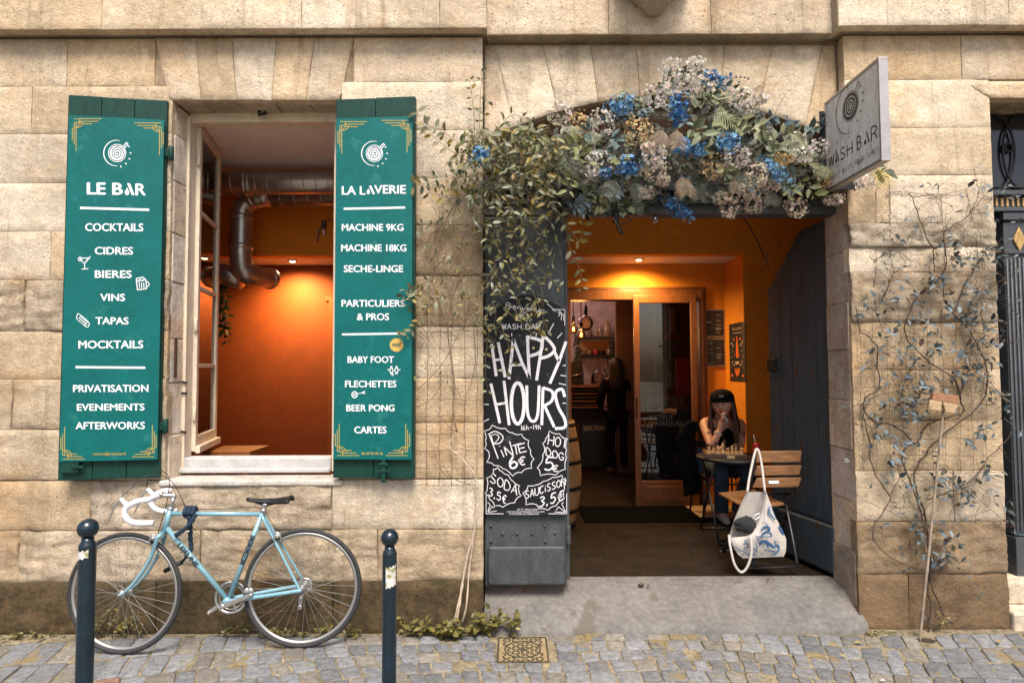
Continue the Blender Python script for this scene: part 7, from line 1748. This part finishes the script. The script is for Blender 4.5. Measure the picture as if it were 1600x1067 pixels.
for a in ((918, 526, .075, .13, 'wide jar on the left of the upper bar shelf', jarg, .9), (932, 526, .045, .12, 'narrow jar in the middle of the upper bar shelf', jarg, .8), (938, 526, .04, .20, 'slim bottle right of the jars on the upper bar shelf', jarg, .35), (949, 526, .065, .30, 'tall necked flask at the right of the upper bar shelf', jarg, .2),
          (913, 554, .045, .08, 'leftmost glass on the lower bar shelf', jarg, .9), (921, 554, .04, .08, 'second glass from the left on the lower bar shelf', jarg, .9), (931, 554, .045, .08, 'red cup on the lower bar shelf', cupm, .9), (940, 554, .05, .07, 'dark bowl on the lower bar shelf', iron, .95), (952, 554, .04, .12, 'small bottle at the right of the lower bar shelf', jarg, .4)): jar(*a)
m = MB(); p = W(937, 599, 5.2); m.lathe([(.13, 0), (.13, .10), (.09, .19), (.0, .23)], p, n=20); m.ball(p + Vector((0, 0, .24)), .018, 8); tag(m.build('glass_dome', glass_mat('dome glass', (.9, .85, .8), .10)), 'clear glass cake dome on the bar counter', 'glass dome')
def plaque(px0, py0, px1, py1, Y, label, cat, material, name): a, b = W(px0, py0, Y), W(px1, py1, Y); return bx_(name, label, cat, [(a.x, b.x, Y, Y + .02, b.z, a.z)], material, None, .003)
plaque(949, 560, 957, 571, 6.2, 'small black and white picture on the wall above the bar', 'picture', black, 'small_picture'); plaque(950.5, 562, 954, 568, 6.195, 'white figure card pinned over the small black picture', 'card', wht, 'white_card')
plaque(971, 559, 981, 574, 5.0, 'white card stuck on the side wall of the bar', 'card', mat('cream card', (.45, .40, .33), .7), 'wall_card'); plaque(967, 478, 975, 504, 4.88, 'narrow black framed picture on the side wall of the bar', 'picture', black, 'framed_picture')
m = MB(); c = W(970, 539, 4.9); m.lathe([(0, -.02), (.03, -.02), (.03, .02), (0, .02)], c, (0, 1, 0), 12)
for k in range(9): a = k * .7; m.ball(c + Vector((math.cos(a) * .05, 0, math.sin(a) * .05)), .02, 6)
tag(m.build('wall_ornament', black), 'small black flower shaped ornament on the bar side wall', 'ornament')
random.seed(14)
for (x0_, y0_, x1_, y1_, Y, n_, lab) in ((972, 470, 990, 520, 4.7, 260, 'dark bushy plant hanging at the top right of the bar'), (899, 520, 906, 565, 6.0, 90, 'trailing plant left of the bar shelves'), (953, 528, 964, 562, 6.0, 110, 'trailing plant right of the bar shelves')):
    t = thing('hanging_plant', lab, 'plant', W((x0_ + x1_) / 2, y0_, Y), 'plants hanging in the bar'); lm, sm = MB(), MB()
    for _ in range(n_): p = W(rnd(x0_, x1_), y0_ + (y1_ - y0_) * random.random() ** 1.3, Y + rnd(-.1, .1)); lm.leaf(p, (rnd(-1, 1), rnd(-1, 0), -rnd(.2, 1)), (0, -1, .3), .06, .03, pick([(.03, .045, .02), (.05, .05, .025)]), 0)
    for k in range(5): x = rnd(x0_, x1_); sm.tube([W(x, y0_, Y), W(x + 1, y1_ - 4, Y)], .004, 4)
    lm.build('leaves', vleaf, t); sm.build('stems', bark, t)
# pendant lamps over the bar
amber = mat('glowing filament', (1, .6, .25), .5, emit=(1, .40, .09), estr=1.3); globg = glass_mat('amber bulb glass', (1, .80, .55), .04)
def pendant(px_, py_, r, lit, label, Y=4.3, en=17):
    p = W(px_, py_, Y); t = thing('pendant_lamp', label, 'pendant lamp', (p.x, Y, p.z), 'pendant lamps in the bar')
    m = MB(); m.tube([p + Vector((0, 0, r * 1.6 + .05)), (p.x, Y, 3.2)], .006, 6); m.tube([p + Vector((0, 0, r * 1.1)), p + Vector((0, 0, r * 1.6 + .06))], .022, 12); m.build('socket', black, t)
    m = MB(); m.lathe([(.018, r * 1.15), (.024, r * .95), (r * .8, r * .6), (r, 0), (r * .8, -r * .6), (r * .45, -r * .9), (0, -r)], p, n=20); m.build('bulb', globg, t)
    if lit:
        m = MB(); k = r * .5; m.tube([p + Vector((.006, 0, k)), p + Vector((.012, 0, -k)), p + Vector((-.012, 0, -k)), p + Vector((-.006, 0, k))], .0075, 6); m.build('filament', amber, t)
        l = bpy.data.lights.new('pendant_light', 'POINT'); l.energy = en; l.color = warm; l.shadow_soft_size = .008; o = bpy.data.objects.new('pendant_light', l); COL.objects.link(o); o.location = p
pendant(896, 514, .065, True, 'lit amber pendant bulb, the higher one at the left of the bar'); pendant(908, 523, .062, True, 'lit amber pendant bulb, the lower one in front of the bar', 4.0); pendant(915.5, 505, .105, False, 'large unlit globe pendant over the bar', 4.2)
pendant(1180, 470, .06, True, 'lit pendant bulb hidden behind the orange wall', 4.2, 20) if False else None
l = bpy.data.lights.new('bar_fill_light', 'POINT'); l.energy = 16; l.color = (1, .66, .55); l.shadow_soft_size = .03; o = bpy.data.objects.new('bar_fill_light', l); COL.objects.link(o); o.location = (.25, 5.4, 2.95)  # unseen fill light for the bar room, no fixture modelled
# things standing behind the glazed leaf
Yi = 2.80; mb = MB(); a, b = W(1010, 619, Yi), W(1086, 746, Yi); mb.box(a.x, b.x, Yi, Yi + .04, b.z, a.z, 0); mb.box(a.x + .02, W(1072, 700, Yi).x, Yi - .004, Yi, b.z + .02, W(1030, 641, Yi).z, 2); pl = Plane((0, Yi - .004, 0), (0, -1, 0), .0012)
put_text(mb, pl, 'INSTITUT', 1014.5, 648.5, 1052, 656.5, 1, off=.015); put_text(mb, pl, 'AFRIQUES', 1022.5, 658, 1066, 666.5, 1, off=.015)
for i, ch in enumerate('DES'): put_text(mb, pl, ch, 1016.5, 658.5 + i * 2.8, 1021, 660.9 + i * 2.8, 1, off=.01)
for k in range(5): put_line(mb, pl, [(1052, 711 + k * 3), (1066 - k % 2 * 4, 711 + k * 3)], .8, 3)
tag(mb.build('event_poster', [black, mat('poster white', (.62, .58, .52), .7, emit=None), mat('poster navy', (.010, .018, .028), .6), mat('poster grey', (.25, .24, .22), .7)]), 'dark poster reading INSTITUT DES AFRIQUES behind the glazed door leaf', 'poster')
plaque(1056, 560, 1079, 618, 3.3, 'plain red panel seen through the glazed door leaf', 'panel', mat('red panel paint', (.30, .02, .012), .6), 'red_panel')
for (x0_, y0_, x1_, y1_, lab) in ((1047, 482, 1056, 520, 'narrow picture leaning on the ledge behind the glazed leaf'), (1018, 476, 1025, 498, 'upper small picture behind the glazed leaf'), (1017, 500, 1026, 530, 'middle small picture behind the glazed leaf'), (1020, 541, 1026, 592, 'lowest narrow picture behind the glazed leaf')): plaque(x0_, y0_, x1_, y1_, 4.3, lab, 'picture', mat('picture tan', (.30, .20, .12), .6, vary=.6, vscale=12), 'leaning_picture')
bx_('wall_ledge', 'wooden ledge behind the glazed leaf', 'shelf', [(W(1042, 525, 4.2).x, W(1066, 525, 4.2).x, 4.2, 4.38, W(1050, 531, 4.2).z, W(1050, 521, 4.2).z)], brownw)
# ================================================================ people
def skin_geo(verts, edges, sub=2):
    """grow one continuous surface over a skeleton: verts = [(x,y,z,rx,ry)], root first"""
    me = bpy.data.meshes.new('s'); me.from_pydata([v[:3] for v in verts], edges, []); ob = bpy.data.objects.new('s', me); COL.objects.link(ob)
    sk_ = ob.modifiers.new('skin', 'SKIN'); sk_.use_smooth_shade = True; sk_.branch_smoothing = .6
    for i, v in enumerate(verts): me.skin_vertices[0].data[i].radius = (v[3], v[4] if len(v) > 4 else v[3])
    me.skin_vertices[0].data[0].use_root = True
    ss = ob.modifiers.new('sub', 'SUBSURF'); ss.levels = sub; ss.render_levels = sub
    bpy.context.view_layer.update(); dg = bpy.context.evaluated_depsgraph_get(); e = bpy.data.meshes.new_from_object(ob.evaluated_get(dg))
    vs = [tuple(v.co) for v in e.vertices]; fs = [tuple(p.vertices) for p in e.polygons]
    bpy.data.objects.remove(ob); bpy.data.meshes.remove(me); bpy.data.meshes.remove(e)
    return vs, fs
skinm = mat('skin', (0.50, 0.27, 0.18), .5, attr=True, sss=.12); hairm = mat('reddish brown hair', (0.062, 0.020, 0.008), .55, vary=.45, vscale=60, stretch=(6, 6, .4)); blkc = mat('black cotton', (0.006, 0.006, 0.007), .9, spec=.1, bump=.3, bscale=60)
denim = mat('blue denim', (0.035, 0.070, 0.115), .85, vary=.25, vscale=20, bump=.3, bscale=150); shoe = mat('pale trainers', (0.35, 0.33, 0.32), .7)
SKN = (0.50, 0.265, 0.175)
def head_geo(mb, c, r, fwd_, up_, skn=SKN, face=True):
    """head with brow, eye sockets, nose, lips, jaw and ears; c centre, r half height"""
    f = Vector(fwd_).normalized(); u = Vector(up_); u = (u - f * u.dot(f)).normalized(); s = f.cross(u); n, k = 84, 66
    o = len(mb.v); vs = []; cols = []
    for i in range(k + 1):
        t = math.pi * i / k; z = math.cos(t)
        for j in range(n):
            a = 2 * math.pi * j / n; x, y = math.sin(t) * math.sin(a), math.sin(t) * math.cos(a)   # x side, y forward
            w_ = .76; d = .90
            if z < -.1: w_ *= 1 - .42 * min(1, (-z - .1) / .9) ** 1.3; 
            if z < -.2 and y > 0: d *= 1 - .10 * min(1, (-z - .2) / .8)
            if z < -.3 and y < 0: d *= 1 - .35 * min(1, (-z - .3) / .7)
            px_, py_, pz = x * w_, y * d, z
            if face and y > .3:
                py_ += .25 * math.exp(-((x / .095) ** 2)) * math.exp(-(((z + .17) / .15) ** 2)) + .07 * math.exp(-((x / .08) ** 2)) * math.exp(-(((z - .02) / .15) ** 2))
                py_ -= .10 * (math.exp(-(((x - .30) / .13) ** 2)) + math.exp(-(((x + .30) / .13) ** 2))) * math.exp(-(((z - .0) / .09) ** 2))
                py_ += .045 * math.exp(-((x / .2) ** 2)) * math.exp(-(((z + .44) / .06) ** 2)) + .05 * math.exp(-((x / .2) ** 2)) * math.exp(-(((z + .74) / .12) ** 2)) + .03 * math.exp(-(((z - .16) / .08) ** 2))
            vs.append(c + (s * px_ + f * py_ + u * pz) * r)
            cl = skn
            if face and y > .35:
                e = min(abs(x - .31), abs(x + .31))
                if e < .10 and abs(z) < .050: cl = (.03, .02, .018) if e < .055 else (.42, .36, .33)
                elif e < .15 and .10 < z < .155: cl = (.12, .05, .03)
                elif abs(x) < .19 and -.50 < z < -.39: cl = (.32, .09, .07)
                elif e < .14 and .045 <= z < .075: cl = (.10, .05, .04)
            cols.append(cl)
    for i in range(k):
        for j in range(n):
            q = (i * n + j, (i + 1) * n + j, (i + 1) * n + (j + 1) % n, i * n + (j + 1) % n)
            mb.add([vs[x] for x in q], [(0, 1, 2, 3)], 0, cols[q[0]] if cols[q[0]] != skn else cols[q[2]], True) if False else None
    base = len(mb.v); mb.v.extend(tuple(v) for v in vs)
    for i in range(k):
        for j in range(n):
            q = (i * n + j, (i + 1) * n + j, (i + 1) * n + (j + 1) % n, i * n + (j + 1) % n)
            mb.f.append(tuple(base + x for x in q)); mb.m.append(0); mb.c.append(cols[q[0]]); mb.sm.append(True)
    for sg in (-1, 1): mb.ball(c + (s * sg * .74 - f * .02 - u * .08) * r, r * .17, 8, 0, skn, (.4, .8, 1.2))
    return s, f, u
def fingers(mb, palm, d, side_, nrm_, curl, L=.075, skn=SKN):
    """four fingers bent at the knuckles and a thumb off the palm's side"""
    d, side_, nrm_ = Vector(d).normalized(), Vector(side_).normalized(), Vector(nrm_).normalized()
    for k, ln in enumerate((.92, 1.0, .95, .78)):
        b = palm + d * .038 + side_ * (.028 - .0185 * k); pts = [b]; a = 0; dd = d
        for seg in (.46, .32, .24):
            a += curl; dd = d * math.cos(a) + nrm_ * math.sin(a); pts.append(pts[-1] + dd * L * ln * seg)
        mb.tube([b - d * .012] + pts, [.0095, .0092, .0085, .0078, .006], 8, 0, skn); mb.ball(pts[-1], .0062, 6, 0, skn)
    b = palm - d * .012 + side_ * .026; p1 = b + side_ * .022 + d * .020 + nrm_ * .010; p2 = p1 + d * .026 + nrm_ * .014 - side_ * .004; p3 = p2 + d * .018 + nrm_ * .014 - side_ * .010
    mb.tube([b, p1, p2, p3], [.012, .0105, .0095, .007], 8, 0, skn); mb.ball(p3, .007, 6, 0, skn)
# ---------------------------------------------------------------- woman at the chess table
def at(x, y, Y): p = W(x, y, Y); return p
PX = 1.93
pel, wst, chs = Vector((PX, 1.90, .73)), Vector((PX, 1.86, .87)), Vector((PX - .005, 1.79, 1.02))
nb = Vector((at(1128, 652, 1.76).x, 1.76, 1.125)); hc = at(1128.5, 632, 1.66); hc.y = 1.66
shR, shL = at(1099, 660, 1.76), at(1158, 660, 1.78); elR, wrR, haR = at(1112, 698.5, 1.50), at(1125, 671, 1.53), at(1127.5, 655.5, 1.53); elL, wrL, haL = at(1158, 695, 1.58), at(1140, 703, 1.44), at(1128, 704, 1.42)
elR.z = max(elR.z, TZ + .03); elL.z = max(elL.z, TZ + .04); wrL.z = TZ + .028; haL.z = TZ + .026
hipR, hipL = Vector((PX - .09, 1.86, .72)), Vector((PX + .09, 1.86, .72)); knR, knL = Vector((1.80, 1.50, .71)), Vector((2.06, 1.52, .71)); anR, anL = at(1127, 790, 1.84), at(1154, 790, 1.86)
anR.z = anL.z = FZ + .09
woman = thing('person', 'woman in backwards black cap and black sleeveless top sitting at the chess table', 'person', (PX, 1.85, FZ))
V = []; Ed = []
def add_(p, rx, ry=None, par=None):
    V.append((p.x, p.y, p.z, rx, ry if ry else rx)); i = len(V) - 1
    if par is not None: Ed.append((par, i))
    return i
i0 = add_(pel, .115); i1 = add_(wst, .09, .09, i0); i2 = add_(chs, .098, .098, i1); i3 = add_(nb, .062, .055, i2); i4 = add_(nb.lerp(hc, .5), .047, .047, i3); add_(hc, .05, .05, i4)
for sh, el, wr, ha in ((shR, elR, wrR, haR), (shL, elL, wrL, haL)):
    a = add_(chs.lerp(sh, .72) + Vector((0, 0, .03)), .06, .055, i2); b = add_(sh, .052, .052, a); c = add_(sh.lerp(el, .5), .043, .043, b); d = add_(el, .036, .036, c); e = add_(el.lerp(wr, .4), .036, .034, d); f_ = add_(wr, .024, .022, e); add_(ha, .030, .019, f_)
for hp, kn, an in ((hipR, knR, anR), (hipL, knL, anL)):
    a = add_(hp, .085, .08, i0); b = add_(hp.lerp(kn, .5), .075, .075, a); c = add_(kn, .055, .055, b); d = add_(kn.lerp(an, .4), .05, .05, c); e = add_(an, .034, .034, d); add_(an + Vector((0, -.10, -.05)), .034, .028, e)
mb = MB(); vs, fs = skin_geo(V, Ed); mb.add(vs, fs, 0, SKN, True)
look = (CAM + Vector((-.8, 0, .1)) - hc); look.z = -.02 * look.length
s_, f_, u_ = head_geo(mb, hc, .118, look, (0, .12, 1))
dR = (haR - wrR).normalized(); fingers(mb, haR, (dR + Vector((.05, .1, .3))), Vector((-.35, -.9, .1)), Vector((.8, .25, .1)), .85, .07)
fingers(mb, haL, (haL - wrL), Vector((0, -.3, .9)), Vector((.1, -.8, -.3)), .25, .07)
for p, a, b in ((sh_, .25, .3) for sh_ in ()): pass
mb.build('body', skinm, woman)
# inked marks on the arms
ink_ = mat('ink', (0.09, 0.06, 0.06), .6)
# top
V = []; Ed = []
i0 = add_(pel + Vector((0, 0, .05)), .15); i1 = add_(wst, .128, .128, i0); i2 = add_(chs, .145, .145, i1); i3 = add_(chs + Vector((0, -.0, .085)), .10, .10, i2)
for sh in (shR, shL): add_(chs.lerp(sh, .60) + Vector((0, .0, .05)), .066, .066, i2)
vs, fs = skin_geo(V, Ed); m = MB(); m.add(vs, fs, 0, smooth=True); m.build('sleeveless_top', blkc, woman)
V = []; Ed = []
i0 = add_(pel - Vector((0, 0, .01)), .155, .125)
for hp, kn, an in ((hipR, knR, anR), (hipL, knL, anL)):
    a = add_(hp, .098, .09, i0); b = add_(hp.lerp(kn, .5), .088, .085, a); c = add_(kn, .073, .073, b); d = add_(kn.lerp(an, .45), .068, .068, c); e = add_(an + Vector((0, 0, .02)), .068, .068, d); add_(an + Vector((0, 0, -.02)), .07, .07, e)
vs, fs = skin_geo(V, Ed); m = MB(); m.add(vs, fs, 0, smooth=True); m.build('jeans', denim, woman)
for an in (anR, anL):
    m = MB(); m.tube(bez([an + Vector((0, .05, -.055)), an + Vector((0, -.02, -.05)), an + Vector((0, -.11, -.058)), an + Vector((0, -.17, -.065))], 4), [.030, .036, .04, .041, .04, .04, .039, .038, .037, .035, .032, .026, .018], 12); m.build('shoe', shoe, woman)
# cap worn backwards, long hair
m = MB(); n, k = 28, 10; vs = []
cc = hc + u_ * .036 + f_ * -.008
for i in range(k + 1):
    t = (math.pi * .5) * i / k
    for j in range(n):
        a = 2 * math.pi * j / n; vs.append(cc + s_ * (.104 * math.sin(t + .02) * math.sin(a)) + f_ * (.122 * math.sin(t + .02) * math.cos(a)) + u_ * (.098 * math.cos(t) ** .7 - (.0 if i < k else .012)))
m.add(vs, [(i * n + j, (i + 1) * n + j, (i + 1) * n + (j + 1) % n, i * n + (j + 1) % n) for i in range(k) for j in range(n)], 0, smooth=True)
m.tube([cc + s_ * (.105 * math.sin(a)) + f_ * (.123 * math.cos(a)) + u_ * -.004 for a in [2 * math.pi * j / 28 for j in range(28)]], .0055, 7, closed=True)
cap = m.build('cap', blkc, woman)
so2 = cap.modifiers.new('thick', 'SOLIDIFY'); so2.thickness = .004
m = MB(); m.obox(cc + f_ * .119 + u_ * .045 + s_ * -.012, s_ * .018, f_ * .004, u_ * .006); m.build('patch', mat('pale patch', (.35, .3, .28), .7), cap)
m = MB(); m.prism([cc - f_ * .11 + s_ * a * .07 - f_ * b - u_ * (.01 + b * .35) for a, b in ((-1, 0), (-.8, .06), (0, .085), (.8, .06), (1, 0))], u_ * .006); m.build('peak', blkc, cap)
m = MB(); random.seed(8)
for i in range(150):
    sg = -1 if i % 2 else 1; a = rnd(1.12, 2.7)
    st = hc + s_ * sg * .100 * math.sin(a) + f_ * .095 * math.cos(a) + u_ * rnd(-.02, .06)
    front = a < 1.85; q1 = st + s_ * sg * rnd(.0, .014) + u_ * -.09; q2 = hc + s_ * sg * rnd(.085, .125) - u_ * .20 + f_ * (rnd(.03, .09) if front else rnd(-.10, -.03)); q3 = hc + s_ * sg * rnd(.075, .125) - u_ * rnd(.32, .47) + f_ * (rnd(.05, .10) if front else rnd(-.10, -.02))
    m.tube(bez([st, q1, q2, q3], 4), [.009] * 9 + [.007, .006, .004, .002], 5)
m.build('hair', hairm, woman)
m = MB(); 
for t_ in (.72, .80): c = elR.lerp(wrR, t_); d = (wrR - elR).normalized(); m.lathe([(.030, -.007), (.035, -.004), (.035, .004), (.030, .007)], c, d, 18)
m.build('bracelet', mat('pale bangle', (.52, .40, .34), .4), woman)
m = MB()
for (a, b, t_) in ((shR, elR, .55), (shL, elL, .62), (shL, elL, .70)):
    c = a.lerp(b, t_); d = (b - a).normalized(); x = d.cross(Vector((0, -1, 0))).normalized(); fr2 = x.cross(d)
    if fr2.y > 0: fr2 = -fr2
    m = MB()
    for k in range(4): m.obox(c + fr2 * .0405 + x * (-.015 + .010 * k) + d * rnd(-.012, .012), x * .004, fr2 * .0012, d * rnd(.006, .012))
    m.build('arm_tattoo', ink_, woman)
m = MB(); p = haR + Vector((.018, -.045, .018)); m.obox(p, Vector((.010, 0, 0)), Vector((0, .008, 0)), Vector((.014, -.012, -.034))); tag(m.build('vape_pen', mat('grey plastic', (.32, .31, .32), .4), bevel=.004), 'small grey vape pen held at her mouth by the sitting woman', 'vape pen')
# her chair with a black jacket over its back
t = thing('bistro_chair', 'black chair under the sitting woman, mostly hidden by her', 'chair', (PX, 1.98, FZ))
m = MB(); m.box(PX - .2, PX + .2, 1.78, 2.16, .60, .625); m.build('seat', blkm, t, bevel=.01)
for sx in (-1, 1):
    for yy in (1.80, 2.14): m = MB(); m.tube([(PX + sx * .18, yy, .60), (PX + sx * .21, yy + (.04 if yy > 2 else -.03), FZ + .004)], .010, 8); m.build('leg', blkm, t)
    m = MB(); m.tube([(PX + sx * .18, 2.15, .6), (PX + sx * .19, 2.22, 1.06)], .011, 8); m.build('back_post', blkm, t)
m = MB()
for z in (.86, 1.0): m.box(PX - .19, PX + .19, 2.19 + (z - .86) * .15, 2.21 + (z - .86) * .15, z - .03, z + .03)
m.build('back_slat', blkm, t)
m = MB(); n = 14; k = 18; vs = []
for i in range(k + 1):
    v = i / k
    for j in range(n + 1):
        s = j / n; a = -.6 + 2.4 * s; wdt = .05 + .05 * v; cx_ = PX - .27 - .02 * math.sin(v * 5)
        vs.append((cx_ + .10 * math.cos(a * 1.5) + noise.noise((s * 4, v * 6, 2)) * .03, 2.05 - .14 * math.sin(a * 1.3) * (.7 + .5 * v) + noise.noise((s * 5, v * 5, 8)) * .03, 1.06 - .66 * v + .04 * math.sin(s * 3)))
m.add(vs, [(i * (n + 1) + j, i * (n + 1) + j + 1, (i + 1) * (n + 1) + j + 1, (i + 1) * (n + 1) + j) for i in range(k) for j in range(n)], 0, smooth=True)
o = m.build('black_jacket', blkc); so3 = o.modifiers.new('thick', 'SOLIDIFY'); so3.thickness = .02; tag(o, 'black jacket hanging over the side of the sitting woman\'s chair', 'jacket')
# ---------------------------------------------------------------- two customers standing at the bar
def stander(x, Y, top, lab, long_hair, tw, jacketm, trm):
    h = top - FZ; p = thing('person', lab, 'person', (x, Y, FZ), 'customers standing at the bar'); k = h / 1.7; B = lambda dx, dy, z: Vector((x + dx * k, Y - dy * k, FZ + z * k))
    global V, Ed; V = []; Ed = []
    i0 = add_(B(0, 0, .95), .11 * k); i1 = add_(B(0, 0, 1.12), .10 * k, .10 * k, i0); i2 = add_(B(0, 0, 1.32), .105 * k, .105 * k, i1); i3 = add_(B(0, .01, 1.46), .06 * k, .06 * k, i2); i4 = add_(B(0, -.01, 1.50), .05 * k, .05 * k, i3)
    for s in (-1, 1):
        a = add_(B(s * .14, 0, 1.38), .06 * k, .06 * k, i2); b = add_(B(s * .19, 0, 1.34), .055 * k, .055 * k, a); c = add_(B(s * .23, -.03, 1.08), .045 * k, .045 * k, b); d = add_(B(s * .20, -.20, .96), .034 * k, .034 * k, c); add_(B(s * .17, -.27, .98), .03 * k, .02 * k, d)
        a = add_(B(s * .085, 0, .88), .09 * k, .09 * k, i0); b = add_(B(s * .09, -.01, .50), .062 * k, .062 * k, a); c = add_(B(s * .09, .02, .09), .042 * k, .042 * k, b); add_(B(s * .10, -.08, .03), .038 * k, .03 * k, c)
    vs, fs = skin_geo(V, Ed); mb = MB(); mb.add(vs, fs, 0, (.25, .14, .09), True); head_geo(mb, B(0, 0, 1.585), .115 * k, (-.2, 1, 0), (0, 0, 1), (.25, .14, .09)); fingers(mb, B(-.17, -.27, .98), (0, 1, 0), (1, 0, 0), (0, 0, -1), .4, .07, (.25, .14, .09)); fingers(mb, B(.17, -.27, .98), (0, 1, 0), (-1, 0, 0), (0, 0, -1), .4, .07, (.25, .14, .09)); mb.build('body', skinm, p)
    V = []; Ed = []
    i0 = add_(B(0, 0, .79), .175 * k); i1 = add_(B(0, 0, 1.08), .16 * k, .16 * k, i0); i2 = add_(B(0, 0, 1.30), .165 * k, .165 * k, i1); add_(B(0, 0, 1.44), .085 * k, .08 * k, i2)
    for s in (-1, 1): a = add_(B(s * .17, 0, 1.36), .085 * k, .085 * k, i2); b = add_(B(s * .235, -.02, 1.09), .07 * k, .07 * k, a); add_(B(s * .205, -.19, .97), .05 * k, .05 * k, b)
    vs, fs = skin_geo(V, Ed); m = MB(); m.add(vs, fs, 0, smooth=True); m.build('jacket', jacketm, p)
    V = []; Ed = []; i0 = add_(B(0, 0, .92), .15 * k)
    for s in (-1, 1): a = add_(B(s * .09, 0, .84), .105 * k, .10 * k, i0); b = add_(B(s * .095, -.01, .48), .085 * k, .085 * k, a); add_(B(s * .095, .02, .07), .085 * k, .085 * k, b)
    vs, fs = skin_geo(V, Ed); m = MB(); m.add(vs, fs, 0, smooth=True); m.build('trousers', trm, p)
    m = MB(); c = B(0, .012, 1.60); random.seed(2)
    m.ball(c, .122 * k, 20, sq=(.86, 1.0, 1.02))
    if long_hair:
        for i in range(60): a = rnd(-1.6, 1.6); st = c + Vector((math.sin(a) * .095, -math.cos(a) * .10, rnd(-.02, .05))) * k; m.tube(bez([st, st + Vector((0, -.02, -.14)), st + Vector((rnd(-.02, .02), -.03, -rnd(.28, .38)))], 4), .012, 5)
    m.build('hair', mat('dark hair', (.02, .013, .010), .6), p)
    for s in (-1, 1): m = MB(); m.tube([B(s * .10, .05, .04), B(s * .10, -.02, .045), B(s * .105, -.14, .03)], [.04 * k, .045 * k, .03 * k], 10); m.build('shoe', mat('tan boot', (.16, .09, .05), .7), p)
drk = mat('near black wool', (0.006, 0.0055, 0.006), .95, spec=.1); trd = mat('charcoal trousers', (0.009, 0.0085, 0.009), .95, spec=.1)
stander(W(963, 640, 4.45).x, 4.45, W(963, 560, 4.45).z, 'customer with long dark hair and black jacket standing with back turned at the bar', True, 0, drk, trd)
stander(W(984, 640, 4.95).x, 4.95, W(984, 541, 4.95).z, 'taller dark haired customer in black half hidden by the door leaf edge', False, 0, drk, trd)
